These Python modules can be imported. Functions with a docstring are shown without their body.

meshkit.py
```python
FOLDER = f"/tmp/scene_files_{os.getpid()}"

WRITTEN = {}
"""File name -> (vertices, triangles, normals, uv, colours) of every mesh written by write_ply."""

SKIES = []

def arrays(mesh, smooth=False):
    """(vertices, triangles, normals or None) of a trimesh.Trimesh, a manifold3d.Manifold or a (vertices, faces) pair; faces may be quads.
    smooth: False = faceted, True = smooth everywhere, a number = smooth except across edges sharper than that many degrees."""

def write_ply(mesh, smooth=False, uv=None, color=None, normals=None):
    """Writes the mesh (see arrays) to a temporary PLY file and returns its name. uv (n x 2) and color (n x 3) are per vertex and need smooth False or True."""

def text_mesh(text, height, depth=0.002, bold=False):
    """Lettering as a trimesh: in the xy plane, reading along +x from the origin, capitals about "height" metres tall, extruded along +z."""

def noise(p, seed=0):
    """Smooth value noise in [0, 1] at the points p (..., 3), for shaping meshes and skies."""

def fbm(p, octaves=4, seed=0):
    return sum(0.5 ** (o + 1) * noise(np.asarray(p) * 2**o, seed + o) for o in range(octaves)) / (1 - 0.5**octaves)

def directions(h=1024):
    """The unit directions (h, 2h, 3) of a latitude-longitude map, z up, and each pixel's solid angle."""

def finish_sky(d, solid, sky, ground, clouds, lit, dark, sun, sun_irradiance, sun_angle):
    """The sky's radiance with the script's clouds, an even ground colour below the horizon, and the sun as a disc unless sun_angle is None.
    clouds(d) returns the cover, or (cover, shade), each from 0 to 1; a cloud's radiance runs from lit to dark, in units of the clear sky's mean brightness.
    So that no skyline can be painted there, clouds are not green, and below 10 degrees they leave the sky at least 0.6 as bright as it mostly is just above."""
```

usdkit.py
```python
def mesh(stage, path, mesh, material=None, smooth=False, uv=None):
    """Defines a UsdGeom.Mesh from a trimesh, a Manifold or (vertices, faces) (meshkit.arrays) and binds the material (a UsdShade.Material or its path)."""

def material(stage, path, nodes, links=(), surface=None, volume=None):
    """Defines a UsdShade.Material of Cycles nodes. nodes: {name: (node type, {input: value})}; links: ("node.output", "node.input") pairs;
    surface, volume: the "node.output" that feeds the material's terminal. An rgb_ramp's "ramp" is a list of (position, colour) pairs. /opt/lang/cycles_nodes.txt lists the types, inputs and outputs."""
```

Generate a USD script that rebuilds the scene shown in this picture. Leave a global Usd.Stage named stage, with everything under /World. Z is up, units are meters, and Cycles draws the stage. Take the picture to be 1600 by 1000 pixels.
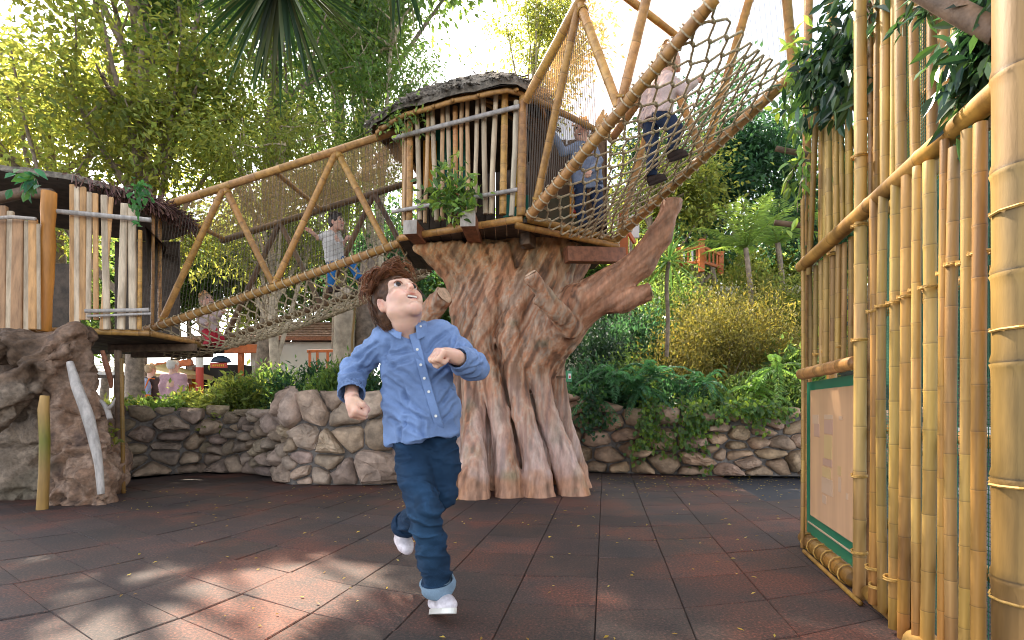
import math, random, numpy as np, trimesh, shapely, usdkit, meshkit
from shapely.geometry import Polygon, MultiPoint, Point
from shapely.ops import voronoi_diagram
from scipy.spatial import cKDTree
from pxr import Usd, UsdGeom, UsdLux, UsdShade, Sdf, Gf, Vt

stage = Usd.Stage.CreateInMemory()
UsdGeom.SetStageUpAxis(stage, UsdGeom.Tokens.z)
UsdGeom.SetStageMetersPerUnit(stage, 1.0)
UsdGeom.Xform.Define(stage, '/World')
UsdGeom.Scope.Define(stage, '/World/Looks')

# ---------------------------------------------------------------- camera, sky, sun
CAM_H = 0.8
cam = UsdGeom.Camera.Define(stage, '/World/camera')
cam.AddTranslateOp().Set((0, 0, CAM_H)); cam.AddRotateXOp().Set(90)
cam.CreateHorizontalApertureAttr(36.0); cam.CreateVerticalApertureAttr(22.5)
cam.CreateFocalLengthAttr(18.0); cam.CreateVerticalApertureOffsetAttr(139 / 1600 * 36.0)
cam.CreateClippingRangeAttr((0.05, 500))
cam.CreateExposureAttr(1.85)

SUN_EL = math.radians(50); _s = np.array([-0.52, 0.80]); _s /= np.linalg.norm(_s)
SUN = np.array([_s[0] * math.cos(SUN_EL), _s[1] * math.cos(SUN_EL), math.sin(SUN_EL)])
sun = UsdLux.DistantLight.Define(stage, '/World/sun')
sun.CreateIntensityAttr(1.2); sun.CreateAngleAttr(0.53); sun.CreateNormalizeAttr(True); sun.CreateColorAttr((1.0, 0.87, 0.70))
_x = np.cross([0, 0, 1.0], SUN); _x /= np.linalg.norm(_x); _y = np.cross(SUN, _x)
sun.AddTransformOp().Set(Gf.Matrix4d(*_x, 0, *_y, 0, *SUN, 0, 0, 0, 0, 1))
sky = UsdLux.DomeLight.Define(stage, '/World/sky')
sky.GetPrim().SetCustomDataByKey('kind', 'structure')
_skymat = usdkit.material(stage, '/World/Looks/sky', {
    'tc': ('texture_coordinate', {}),
    'sky': ('sky_texture', {'sky_type': 'single_scattering', 'sun_disc': False, 'sun_elevation': SUN_EL, 'sun_rotation': math.atan2(SUN[0], SUN[1]), 'aerosol_density': 2.5}),
    'cn': ('noise_texture', {'scale': 2.2, 'detail': 5.0, 'roughness': 0.55}),
    'cr': ('rgb_ramp', {'ramp': [(0.0, (0.35, 0.35, 0.35)), (0.45, (0.55, 0.55, 0.55)), (0.65, (0.9, 0.9, 0.9)), (1.0, (1, 1, 1))]}),
    'bw': ('rgb_to_bw', {}), 'mul': ('math', {'math_type': 'multiply', 'value2': 1.25}),
    'cc': ('combine_color', {'color_type': 'rgb'}),
    'mix': ('mix_color', {'blend_type': 'mix'}),
    'bg': ('background_shader', {'strength': 0.15})},
    [('tc.generated', 'cn.vector'), ('cn.fac', 'cr.fac'), ('sky.color', 'bw.color'), ('bw.val', 'mul.value1'),
     ('mul.value', 'cc.r'), ('mul.value', 'cc.g'), ('mul.value', 'cc.b'), ('cr.color', 'mix.fac'), ('sky.color', 'mix.a'), ('cc.image', 'mix.b') if False else ('cc.color', 'mix.b'),
     ('mix.result', 'bg.color')], surface='bg.background')
UsdShade.MaterialBindingAPI.Apply(sky.GetPrim()).Bind(_skymat)

# ---------------------------------------------------------------- helpers
def P(px, py, d):
    """World point of a photograph pixel (1600 x 1000) at depth d metres."""
    return np.array([(px - 800) / 800 * d, d, CAM_H + (639 - py) / 800 * d])
def A(*v): return np.array(v, float)
def unit(v):
    v = np.asarray(v, float); return v / (np.linalg.norm(v, axis=-1, keepdims=True) + 1e-12)
def lerp(a, b, t): return np.asarray(a) * (1 - t) + np.asarray(b) * t

_count = {}
def numbered(parent, name):
    k = parent + '/' + name; n = _count.get(k, 0); _count[k] = n + 1
    return k if n == 0 else f'{k}_{n:03d}'
BASE = {}
def tag(prim, label=None, cat=None, group=None, kind=None):
    for k, v in (('label', label), ('category', cat), ('group', group), ('kind', kind)):
        if v: prim.SetCustomDataByKey(k, v)
    return prim
def thing(name, label=None, cat=None, base=(0, 0, 0), group=None, kind=None):
    p = numbered('/World', name); x = UsdGeom.Xform.Define(stage, p); x.AddTranslateOp().Set(tuple(map(float, base)))
    BASE[p] = np.asarray(base, float); tag(x.GetPrim(), label, cat, group, kind)
    return p
class MB:
    """Collects vertices, triangles and a colour per vertex."""
    def __init__(s): s.v, s.f, s.c, s.n = [], [], [], 0
    def add(s, v, f, c=(1, 1, 1)):
        v = np.asarray(v, float); f = np.asarray(f, int)
        if f.shape[1] == 4: f = np.vstack([f[:, [0, 1, 2]], f[:, [0, 2, 3]]])
        c = np.broadcast_to(np.asarray(c, float), (len(v), 3))
        s.v.append(v); s.f.append(f + s.n); s.c.append(c); s.n += len(v); return s
    def get(s): return np.vstack(s.v), np.vstack(s.f), np.vstack(s.c)
def put(name, mb, mat, parent='/World', smooth=False, label=None, kind=None, cat=None, group=None):
    """Defines one Mesh prim from a MB, a (v, f) or a (v, f, c)."""
    if isinstance(mb, MB): v, f, c = mb.get()
    else: v, f, c = mb[0], mb[1], (mb[2] if len(mb) > 2 else None)
    v = np.asarray(v, float); f = np.asarray(f, int)
    if f.shape[1] == 4: f = np.vstack([f[:, [0, 1, 2]], f[:, [0, 2, 3]]])
    path = numbered(parent, name)
    if parent == '/World':
        base = v.mean(0) * [1, 1, 0] + [0, 0, v[:, 2].min()]; BASE[path] = base
    else: base = BASE['/'.join(parent.split('/')[:3])]
    if c is None: c = np.ones((len(v), 3))
    m = usdkit.mesh(stage, path, (v - base, f), mat, smooth=True if smooth else False)
    if parent == '/World': m.AddTranslateOp().Set(tuple(map(float, base)))
    if c is not None:
        UsdGeom.PrimvarsAPI(m).CreatePrimvar('tint', Sdf.ValueTypeNames.Color3fArray, 'vertex').Set(Vt.Vec3fArray.FromNumpy(np.ascontiguousarray(c, np.float32)))
    tag(m.GetPrim(), label, cat, group, kind)
    return path
def copy_thing(src, label, base, rotz=0, scale=1.0, group=None, cat=None, kind=None):
    """A copy of a thing, as an instance that references it."""
    name = src.split('/')[-1]
    if name[-4:-3] == '_' and name[-3:].isdigit(): name = name[:-4]
    p = numbered('/World', name); x = UsdGeom.Xform.Define(stage, p)
    x.GetPrim().GetReferences().AddInternalReference(src); x.GetPrim().SetInstanceable(True)
    UsdGeom.Xformable(x).ClearXformOpOrder()
    for a in ('xformOp:translate', 'xformOp:rotateZ', 'xformOp:scale'):
        pass
    api = UsdGeom.Xformable(x)
    t = api.AddTranslateOp(); t.Set(tuple(map(float, base)))
    api.AddRotateZOp().Set(float(rotz)); api.AddScaleOp().Set((float(scale),) * 3 if np.ndim(scale) == 0 else tuple(map(float, scale)))
    was = stage.GetPrimAtPath(src).GetCustomData()
    tag(x.GetPrim(), label, cat or was.get('category'), group or was.get('group'), kind)
    BASE[p] = np.asarray(base, float)
    return p

def frames(p):
    t = unit(np.gradient(p, axis=0)); a = np.zeros_like(p)
    ref = A(0, 0, 1) if abs(t[0, 2]) < 0.9 else A(1, 0, 0)
    a[0] = unit(np.cross(t[0], ref))
    for i in range(1, len(p)): a[i] = unit(a[i - 1] - t[i] * np.dot(a[i - 1], t[i]))
    return t, a, np.cross(t, a)
def tube(p, r, sides=8, caps=True):
    p = np.asarray(p, float); n = len(p); r = np.broadcast_to(np.asarray(r, float), (n,))
    _, a, b = frames(p); ang = np.arange(sides) * 2 * np.pi / sides
    v = (p[:, None] + r[:, None, None] * (np.cos(ang)[None, :, None] * a[:, None] + np.sin(ang)[None, :, None] * b[:, None])).reshape(-1, 3)
    i, j = np.meshgrid(np.arange(n - 1), np.arange(sides), indexing='ij'); j2 = (j + 1) % sides
    q = np.stack([i * sides + j, i * sides + j2, (i + 1) * sides + j2, (i + 1) * sides + j], -1).reshape(-1, 4)
    f = np.vstack([q[:, [0, 1, 2]], q[:, [0, 2, 3]]])
    if caps:
        k = len(v); v = np.vstack([v, p[:1], p[-1:]]); e = np.arange(sides); o = (n - 1) * sides
        f = np.vstack([f, np.stack([np.full(sides, k), (e + 1) % sides, e], 1), np.stack([np.full(sides, k + 1), o + e, o + (e + 1) % sides], 1)])
    return v, f
def segs(a, b, r, sides=3):
    """Many straight thin rods at once."""
    a = np.asarray(a, float).reshape(-1, 3); b = np.asarray(b, float).reshape(-1, 3); t = unit(b - a)
    ref = np.where(np.abs(t[:, 2:]) < 0.9, A(0, 0, 1), A(1, 0, 0)); u = unit(np.cross(t, ref)); w = np.cross(t, u)
    ang = np.arange(sides) * 2 * np.pi / sides
    off = r * (np.cos(ang)[None, :, None] * u[:, None] + np.sin(ang)[None, :, None] * w[:, None])
    v = np.concatenate([a[:, None] + off, b[:, None] + off], 1).reshape(-1, 3)
    n = len(a); e = np.arange(sides); e2 = (e + 1) % sides
    q = np.stack([e, e2, sides + e2, sides + e], 1); q = (q[None] + (np.arange(n) * 2 * sides)[:, None, None]).reshape(-1, 4)
    return v, np.vstack([q[:, [0, 1, 2]], q[:, [0, 2, 3]]])
def box(c, size, ax=None, bevel=0.004):
    """A bevelled box: centre, size, axes as rows."""
    ax = np.eye(3) if ax is None else np.asarray(ax); h = np.asarray(size, float) / 2; b = min(bevel, h.min() * 0.45)
    pts = []
    for s in np.array(np.meshgrid([-1, 1], [-1, 1], [-1, 1])).reshape(3, -1).T:
        for k in range(3):
            q = s * (h - b); q[k] = s[k] * h[k]; pts.append(q)
    m = trimesh.convex.convex_hull(np.array(pts)); return np.asarray(c) + np.asarray(m.vertices) @ ax, np.asarray(m.faces)
def axes_of(d, up=(0, 0, 1)):
    x = unit(d); y = unit(np.cross(up, x)); return np.array([x, y, np.cross(x, y)])
def beam(a, b, w, h, up=(0, 0, 1), bevel=0.004):
    a = np.asarray(a, float); b = np.asarray(b, float); return box((a + b) / 2, (np.linalg.norm(b - a), w, h), axes_of(b - a, up), bevel)

def bamboo(a, b, r, rng, step=None, sides=12, bow=0.004, taper=0.06, light=1.0):
    """A bamboo cane: swollen nodes, a groove under each, a slight bow. Returns a MB."""
    a = np.asarray(a, float); b = np.asarray(b, float); L = np.linalg.norm(b - a); step = step or max(0.12, min(0.32, r * 8))
    s = [0.0]; n = rng.uniform(0.3, 1.0) * step; nodes = []
    while n < L - 0.01: nodes.append(n); n += step * rng.uniform(0.8, 1.2)
    st = [(0.0, 1.0, 0.93)]
    last = 0.0
    for q in nodes:
        w = min(0.10 * step, r * 0.55)
        if q - 1.6 * w > last + 0.004: st.append((q - 1.6 * w, 1.0, 1.0))
        st += [(q - 0.5 * w, 1.02, 1.05), (q - 0.12 * w, 1.075, 1.12), (q + 0.02 * w, 1.0, 0.42), (q + 0.22 * w, 1.06, 0.86), (q + 0.9 * w, 0.99, 1.0)]
        last = q + 0.9 * w
    if L > last + 0.004: st.append((L, 0.99, 0.95))
    st = np.array(st); st = st[np.concatenate([[True], np.diff(st[:, 0]) > 1e-5])]
    t = st[:, 0] / L; ax = unit(b - a); side = unit(np.cross(ax, rng.normal(size=3)))
    p = a + np.outer(st[:, 0], ax) + side * (np.sin(np.pi * t) * bow * L * rng.uniform(-1, 1))[:, None]
    v, f = tube(p, r * st[:, 1] * (1 - taper * t), sides)
    hue = A(1, 1, 1) * rng.uniform(0.76, 1.14) * light; hue = hue * A(1, rng.uniform(0.94, 1.06), rng.uniform(0.70, 1.05))
    tone = np.ones((len(st), 3)); inter = np.searchsorted(np.array(nodes), st[:, 0]) if nodes else np.zeros(len(st), int)
    for q in np.unique(inter): tone[inter == q] = rng.uniform(0.84, 1.12) * A(1, rng.uniform(0.93, 1.03), rng.uniform(0.82, 1.10))
    c = (st[:, 2:3] * tone).repeat(sides, 0); c = np.concatenate([c, np.full((2, 3), 0.45)]) * hue; gz = np.concatenate([p[:, 2].repeat(sides), [p[0, 2], p[-1, 2]]]); c = lerp(c, c * A(0.80, 0.60, 0.40), (0.75 * np.clip(1 - gz / (0.35 + 0.3 * rng.random()), 0, 1))[:, None])
    return MB().add(v, f, np.clip(c, 0, 1.6))
def lashing(c, axis, r, rng, turns=3, wire=0.0035, pitch=0.006):
    """A binding wound round a pole."""
    ax = unit(axis); u = unit(np.cross(ax, A(0.3, 0.5, 0.8))); w = np.cross(ax, u); n = 12 * turns
    th = np.linspace(0, 2 * np.pi * turns, n); p = np.asarray(c) + (np.cos(th)[:, None] * u + np.sin(th)[:, None] * w) * (r + wire * 0.7) + np.outer((th / (2 * np.pi) - turns / 2) * pitch, ax)
    return tube(p, wire, 4)

def leaves(pos, d, nrm, L, W, col, fold=0.25, droop=0.0, pts=4):
    """Many leaves at once: pts 4 = two triangles folded along the midrib, 6 = six."""
    pos = np.asarray(pos, float); n = len(pos); d = unit(d); nrm = unit(nrm - d * (nrm * d).sum(1, keepdims=True)); s = np.cross(d, nrm)
    L = np.broadcast_to(L, (n,))[:, None]; W = np.broadcast_to(W, (n,))[:, None]; g = A(0, 0, -1) * droop * L
    if pts == 4:
        v = np.stack([pos, pos + d * L * 0.45 + s * W * 0.5 + nrm * W * fold, pos + d * L + g, pos + d * L * 0.45 - s * W * 0.5 + nrm * W * fold], 1)
        f = np.array([[0, 2, 1], [0, 3, 2]])
    else:
        m = pos + d * L * 0.5 + g * 0.25
        v = np.stack([pos, pos + d * L * 0.28 + s * W * 0.42 + nrm * W * fold, m + d * L * 0.1 + s * W * 0.46 + nrm * W * fold, pos + d * L + g,
                      m + d * L * 0.1 - s * W * 0.46 + nrm * W * fold, pos + d * L * 0.28 - s * W * 0.42 + nrm * W * fold, m], 1)
        f = np.array([[0, 6, 1], [1, 6, 2], [2, 6, 3], [3, 6, 4], [4, 6, 5], [5, 6, 0]])
    k = v.shape[1]; F = (f[None] + (np.arange(n) * k)[:, None, None]).reshape(-1, 3)
    return v.reshape(-1, 3), F, np.repeat(np.broadcast_to(col, (n, 3)), k, axis=0)

# ---- implicit surfaces
def surfnets(F, lo, h):
    s = F < 0; n = np.array(F.shape) - 1
    cnt = np.zeros(n, np.int8)
    for dx in (0, 1):
        for dy in (0, 1):
            for dz in (0, 1): cnt += s[dx:dx + n[0], dy:dy + n[1], dz:dz + n[2]]
    act = (cnt > 0) & (cnt < 8); idx = np.stack(np.unravel_index(np.flatnonzero(act), act.shape), 1); acc = np.zeros((len(idx), 3)); w = np.zeros(len(idx))
    co = [(x, y, z) for x in (0, 1) for y in (0, 1) for z in (0, 1)]
    val = {c: F[idx[:, 0] + c[0], idx[:, 1] + c[1], idx[:, 2] + c[2]] for c in co}
    for a in co:
        for k in range(3):
            if a[k] == 0:
                b = list(a); b[k] = 1; b = tuple(b); x, y = val[a], val[b]; m = (x < 0) != (y < 0)
                t = np.where(m, x / np.where(m, x - y, 1), 0); q = np.array(a, float)[None] + t[:, None] * (np.array(b) - np.array(a)); acc += q * m[:, None]; w += m
    V = lo + (idx + acc / w[:, None]) * h
    ids = np.full(n, -1, np.int32); ids[tuple(idx.T)] = np.arange(len(idx)); faces = []
    for k in range(3):
        sl0 = [slice(None)] * 3; sl1 = [slice(None)] * 3; sl0[k] = slice(0, -1); sl1[k] = slice(1, None)
        d = s[tuple(sl0)] != s[tuple(sl1)]; e = np.stack(np.unravel_index(np.flatnonzero(d), d.shape), 1); o = [i for i in range(3) if i != k]
        ok = (e[:, o[0]] > 0) & (e[:, o[1]] > 0) & (e[:, o[0]] < n[o[0]]) & (e[:, o[1]] < n[o[1]]); e = e[ok]
        ins = s[tuple(e.T)]
        def at(da, db):
            q = e.copy(); q[:, o[0]] -= da; q[:, o[1]] -= db; return ids[tuple(q.T)]
        quad = np.stack([at(0, 0), at(1, 0), at(1, 1), at(0, 1)], 1)
        flip = ins if k != 1 else ~ins
        faces.append(np.where(flip[:, None], quad, quad[:, ::-1]))
    q = np.vstack(faces); return V, np.vstack([q[:, [0, 1, 2]], q[:, [0, 2, 3]]])
class Field:
    def __init__(s, lo, hi, h):
        s.lo, s.h = np.asarray(lo, float), h; n = np.ceil((np.asarray(hi) - lo) / h).astype(int) + 1; s.F = np.full(n, 1.0, np.float32)
        s.ax = [s.lo[k] + np.arange(n[k]) * h for k in range(3)]
    def win(s, lo, hi):
        i0 = np.clip(np.floor((np.asarray(lo) - s.lo) / s.h).astype(int), 0, np.array(s.F.shape)); i1 = np.clip(np.ceil((np.asarray(hi) - s.lo) / s.h).astype(int) + 1, 0, np.array(s.F.shape))
        sl = tuple(slice(a, b) for a, b in zip(i0, i1)); return sl, np.stack(np.meshgrid(*[x[q] for x, q in zip(s.ax, sl)], indexing='ij'), -1)
    def cone(s, a, b, ra, rb, k=0.02, op='add'):
        a, b = np.asarray(a, float), np.asarray(b, float); R = max(ra, rb) + k + 3 * s.h
        sl, p = s.win(np.minimum(a, b) - R, np.maximum(a, b) + R)
        if p.size == 0: return s
        ab = b - a; t = np.clip((p - a) @ ab / max(ab @ ab, 1e-12), 0, 1); d = np.linalg.norm(p - a - t[..., None] * ab, axis=-1) - (ra + (rb - ra) * t)
        s._op(sl, d, k, op); return s
    def ell(s, c, ax, rad, k=0.02, op='add'):
        c = np.asarray(c, float); rad = np.asarray(rad, float); R = rad.max() + k + 3 * s.h; sl, p = s.win(c - R, c + R)
        if p.size == 0: return s
        q = (p - c) @ np.asarray(ax).T; k0 = np.linalg.norm(q / rad, axis=-1); k1 = np.linalg.norm(q / rad ** 2, axis=-1); d = k0 * (k0 - 1) / np.maximum(k1, 1e-9)
        s._op(sl, d, k, op); return s
    def chain(s, pts, rad, k=0.02, op='add'):
        for i in range(len(pts) - 1): s.cone(pts[i], pts[i + 1], rad[i], rad[i + 1], k, op)
        return s
    def _op(s, sl, d, k, op):
        f = s.F[sl]
        if op == 'add': hh = np.maximum(k - np.abs(f - d), 0) / k; s.F[sl] = np.minimum(f, d) - hh * hh * k / 4
        else: d = -d; hh = np.maximum(k - np.abs(f - d), 0) / k; s.F[sl] = np.maximum(f, d) + hh * hh * k / 4
    def half(s, c, n, lo=None, hi=None):
        """Keeps what lies behind the plane, within an optional box."""
        sl, p = s.win(s.lo if lo is None else lo, s.ax and [x[-1] for x in s.ax] if hi is None else hi); s.F[sl] = np.maximum(s.F[sl], (p - np.asarray(c)) @ unit(n)); return s
    def at(s, p):
        q = (np.asarray(p) - s.lo) / s.h; i = np.clip(np.floor(q).astype(int), 0, np.array(s.F.shape) - 2); t = np.clip(q - i, 0, 1); out = 0
        for dx in (0, 1):
            for dy in (0, 1):
                for dz in (0, 1):
                    w = (t[..., 0] if dx else 1 - t[..., 0]) * (t[..., 1] if dy else 1 - t[..., 1]) * (t[..., 2] if dz else 1 - t[..., 2]); out = out + w * s.F[i[..., 0] + dx, i[..., 1] + dy, i[..., 2] + dz]
        return out
    def hit(s, px, py, d0, d1, n=500):
        """First surface point along a pixel's ray."""
        ds = np.linspace(d0, d1, n); pts = np.array([P(px, py, d) for d in ds]); f = s.at(pts); k = np.argmax(f < 0)
        return pts[k] if f[k] < 0 else None
    def mesh(s): return surfnets(s.F, s.lo, s.h)

def vnormals(v, f):
    n = np.zeros_like(v); fn = np.cross(v[f[:, 1]] - v[f[:, 0]], v[f[:, 2]] - v[f[:, 0]])
    for k in range(3): np.add.at(n, f[:, k], fn)
    return unit(n)
def fbm(p, s=1.0, o=4, seed=0): return meshkit.fbm(np.asarray(p) * s, o, seed)

# ---------------------------------------------------------------- materials
def mat(name, col, rough=0.6, tint=False, noise=None, bump=None, spec=0.5, var=0.0, stretch=(1, 1, 1), extra=None, metallic=0.0):
    """col x (mottling) x (per-vertex tint) with fine bump. noise = (scale, dark, light[, detail]); bump = (scale, distance)."""
    n = {'p': ('principled_bsdf', {'roughness': rough, 'metallic': metallic, 'specular_ior_level': spec}), 'g': ('geometry', {}), 'c': ('color', {'value': col}),
         'm': ('mapping', {'scale': stretch})}
    l = [('g.position', 'm.vector')]; cur = 'c.color'
    if noise:
        n['nz'] = ('noise_texture', {'scale': noise[0], 'detail': noise[3] if len(noise) > 3 else 5.0, 'roughness': 0.62})
        n['nr'] = ('rgb_ramp', {'ramp': [(0.36, noise[1] if np.ndim(noise[1]) else (noise[1],) * 3), (0.64, noise[2] if np.ndim(noise[2]) else (noise[2],) * 3)]})
        n['nm'] = ('mix_color', {'blend_type': 'multiply', 'fac': 1.0})
        l += [('m.vector', 'nz.vector'), ('nz.fac', 'nr.fac'), (cur, 'nm.a'), ('nr.color', 'nm.b')]; cur = 'nm.result'
    if tint:
        n['at'] = ('attribute', {'attribute': 'tint'}); n['tm'] = ('mix_color', {'blend_type': 'multiply', 'fac': 1.0})
        l += [(cur, 'tm.a'), ('at.color', 'tm.b')]; cur = 'tm.result'
    if var:
        n['oi'] = ('object_info', {}); n['vr'] = ('map_range', {'to_min': 1 - var, 'to_max': 1 + var}); n['vh'] = ('hsv', {})
        l += [('oi.random', 'vr.value'), ('vr.result', 'vh.value'), (cur, 'vh.color')]; cur = 'vh.color'
    l.append((cur, 'p.base_color'))
    if bump:
        n['bz'] = ('noise_texture', {'scale': bump[0], 'detail': 4.0, 'roughness': 0.6}); n['b'] = ('bump', {'strength': 1.0, 'distance': bump[1]})
        l += [('m.vector', 'bz.vector'), ('bz.fac', 'b.height'), ('b.normal', 'p.normal')]
    if extra: extra(n, l)
    return usdkit.material(stage, '/World/Looks/' + name, n, l, surface='p.BSDF')
def leafmat(name, col, trans, rough=0.45, k=0.45, noise=3.0):
    return usdkit.material(stage, '/World/Looks/' + name, {
        'at': ('attribute', {'attribute': 'tint'}), 'c': ('mix_color', {'blend_type': 'multiply', 'fac': 1.0, 'a': col}), 't': ('mix_color', {'blend_type': 'multiply', 'fac': 1.0, 'a': trans}),
        'p': ('principled_bsdf', {'roughness': rough, 'specular_ior_level': 0.4}), 'tr': ('translucent_bsdf', {}), 'mx': ('mix_closure', {'fac': k})},
        [('at.color', 'c.b'), ('at.color', 't.b'), ('c.result', 'p.base_color'), ('t.result', 'tr.color'), ('p.BSDF', 'mx.closure1'), ('tr.BSDF', 'mx.closure2')], surface='mx.closure')

M = {}
M['bamboo'] = mat('bamboo', (0.36, 0.205, 0.050), 0.55, tint=True, noise=(9, (0.55, 0.48, 0.42), (1.30, 1.28, 1.2)), bump=(160, 0.0006), stretch=(1, 1, 0.12))
M['bamboo_pale'] = mat('bamboo_pale', (0.375, 0.240, 0.078), 0.55, tint=True, noise=(8, (0.58, 0.50, 0.42), (1.28, 1.28, 1.25)), bump=(160, 0.0006), stretch=(1, 1, 0.12))
M['bamboo_gold'] = mat('bamboo_gold', (0.33, 0.200, 0.058), 0.5, tint=True, noise=(7, (0.55, 0.52, 0.45), (1.25, 1.2, 1.15)), bump=(140, 0.0006), stretch=(1, 1, 0.15))
M['bamboo_pole'] = mat('bamboo_pole', (0.46, 0.255, 0.09), 0.45, tint=True, noise=(20, (0.7, 0.64, 0.6), (1.2, 1.15, 1.05)), bump=(150, 0.0008))
M['bamboo_dark'] = mat('bamboo_dark', (0.17, 0.095, 0.055), 0.55, tint=True, noise=(20, 0.65, 1.25), bump=(150, 0.0008))
M['wood_dark'] = mat('wood_dark', (0.16, 0.10, 0.06), 0.65, tint=True, noise=(18, 0.6, 1.3), bump=(90, 0.002))
M['wood_red'] = mat('wood_red', (0.26, 0.10, 0.05), 0.6, tint=True, noise=(20, 0.65, 1.25), bump=(90, 0.001))
M['wood_grey'] = mat('wood_grey', (0.42, 0.36, 0.31), 0.7, tint=True, noise=(26, 0.7, 1.2), bump=(120, 0.0015), stretch=(1, 1, 0.25))
M['slat'] = mat('slat', (0.55, 0.38, 0.22), 0.6, tint=True, noise=(22, (0.62, 0.6, 0.58), (1.2, 1.2, 1.2)), bump=(140, 0.0012), stretch=(1, 1, 0.15))
M['lash'] = mat('lash', (0.48, 0.27, 0.06), 0.6, noise=(60, 0.7, 1.2))
M['rope'] = mat('rope', (0.56, 0.45, 0.29), 0.8, noise=(50, 0.6, 1.25), bump=(500, 0.002))
M['rope_dark'] = mat('rope_dark', (0.26, 0.21, 0.15), 0.8, noise=(50, 0.6, 1.25))
M['wire'] = mat('wire', (0.10, 0.08, 0.06), 0.6)
M['green_net'] = mat('green_net', (0.012, 0.10, 0.055), 0.6)
# ================================================================ ground, paving, stone walls
rng = np.random.default_rng(11)
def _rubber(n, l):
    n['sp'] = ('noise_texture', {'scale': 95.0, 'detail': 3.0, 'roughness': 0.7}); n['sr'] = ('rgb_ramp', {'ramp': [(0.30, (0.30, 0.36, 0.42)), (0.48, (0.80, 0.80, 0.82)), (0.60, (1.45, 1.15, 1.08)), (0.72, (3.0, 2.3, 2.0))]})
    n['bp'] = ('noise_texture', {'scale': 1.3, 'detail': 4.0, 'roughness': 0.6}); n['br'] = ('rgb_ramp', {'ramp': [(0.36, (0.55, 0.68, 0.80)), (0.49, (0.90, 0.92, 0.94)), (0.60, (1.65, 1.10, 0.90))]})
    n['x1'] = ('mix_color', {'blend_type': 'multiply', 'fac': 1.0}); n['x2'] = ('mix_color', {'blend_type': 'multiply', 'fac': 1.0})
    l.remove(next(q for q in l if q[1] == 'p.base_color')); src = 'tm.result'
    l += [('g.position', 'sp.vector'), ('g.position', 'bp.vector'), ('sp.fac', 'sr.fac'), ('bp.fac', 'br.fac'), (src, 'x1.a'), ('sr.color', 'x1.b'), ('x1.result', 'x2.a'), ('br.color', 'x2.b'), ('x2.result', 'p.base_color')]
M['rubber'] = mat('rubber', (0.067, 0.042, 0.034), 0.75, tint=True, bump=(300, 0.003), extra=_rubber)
M['asphalt'] = mat('asphalt', (0.030, 0.031, 0.038), 0.8, noise=(120, 0.6, 1.5), bump=(260, 0.002))
M['soil'] = mat('soil', (0.030, 0.034, 0.017), 0.9, noise=(6, 0.6, 1.4), bump=(40, 0.02))
M['stone'] = mat('stone', (0.34, 0.275, 0.22), 0.85, tint=True, noise=(9, (0.62, 0.60, 0.58), (1.25, 1.2, 1.15), 8), bump=(38, 0.012))
M['mortar'] = mat('mortar', (0.17, 0.15, 0.135), 0.9, noise=(14, 0.6, 1.3), bump=(50, 0.008))

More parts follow.
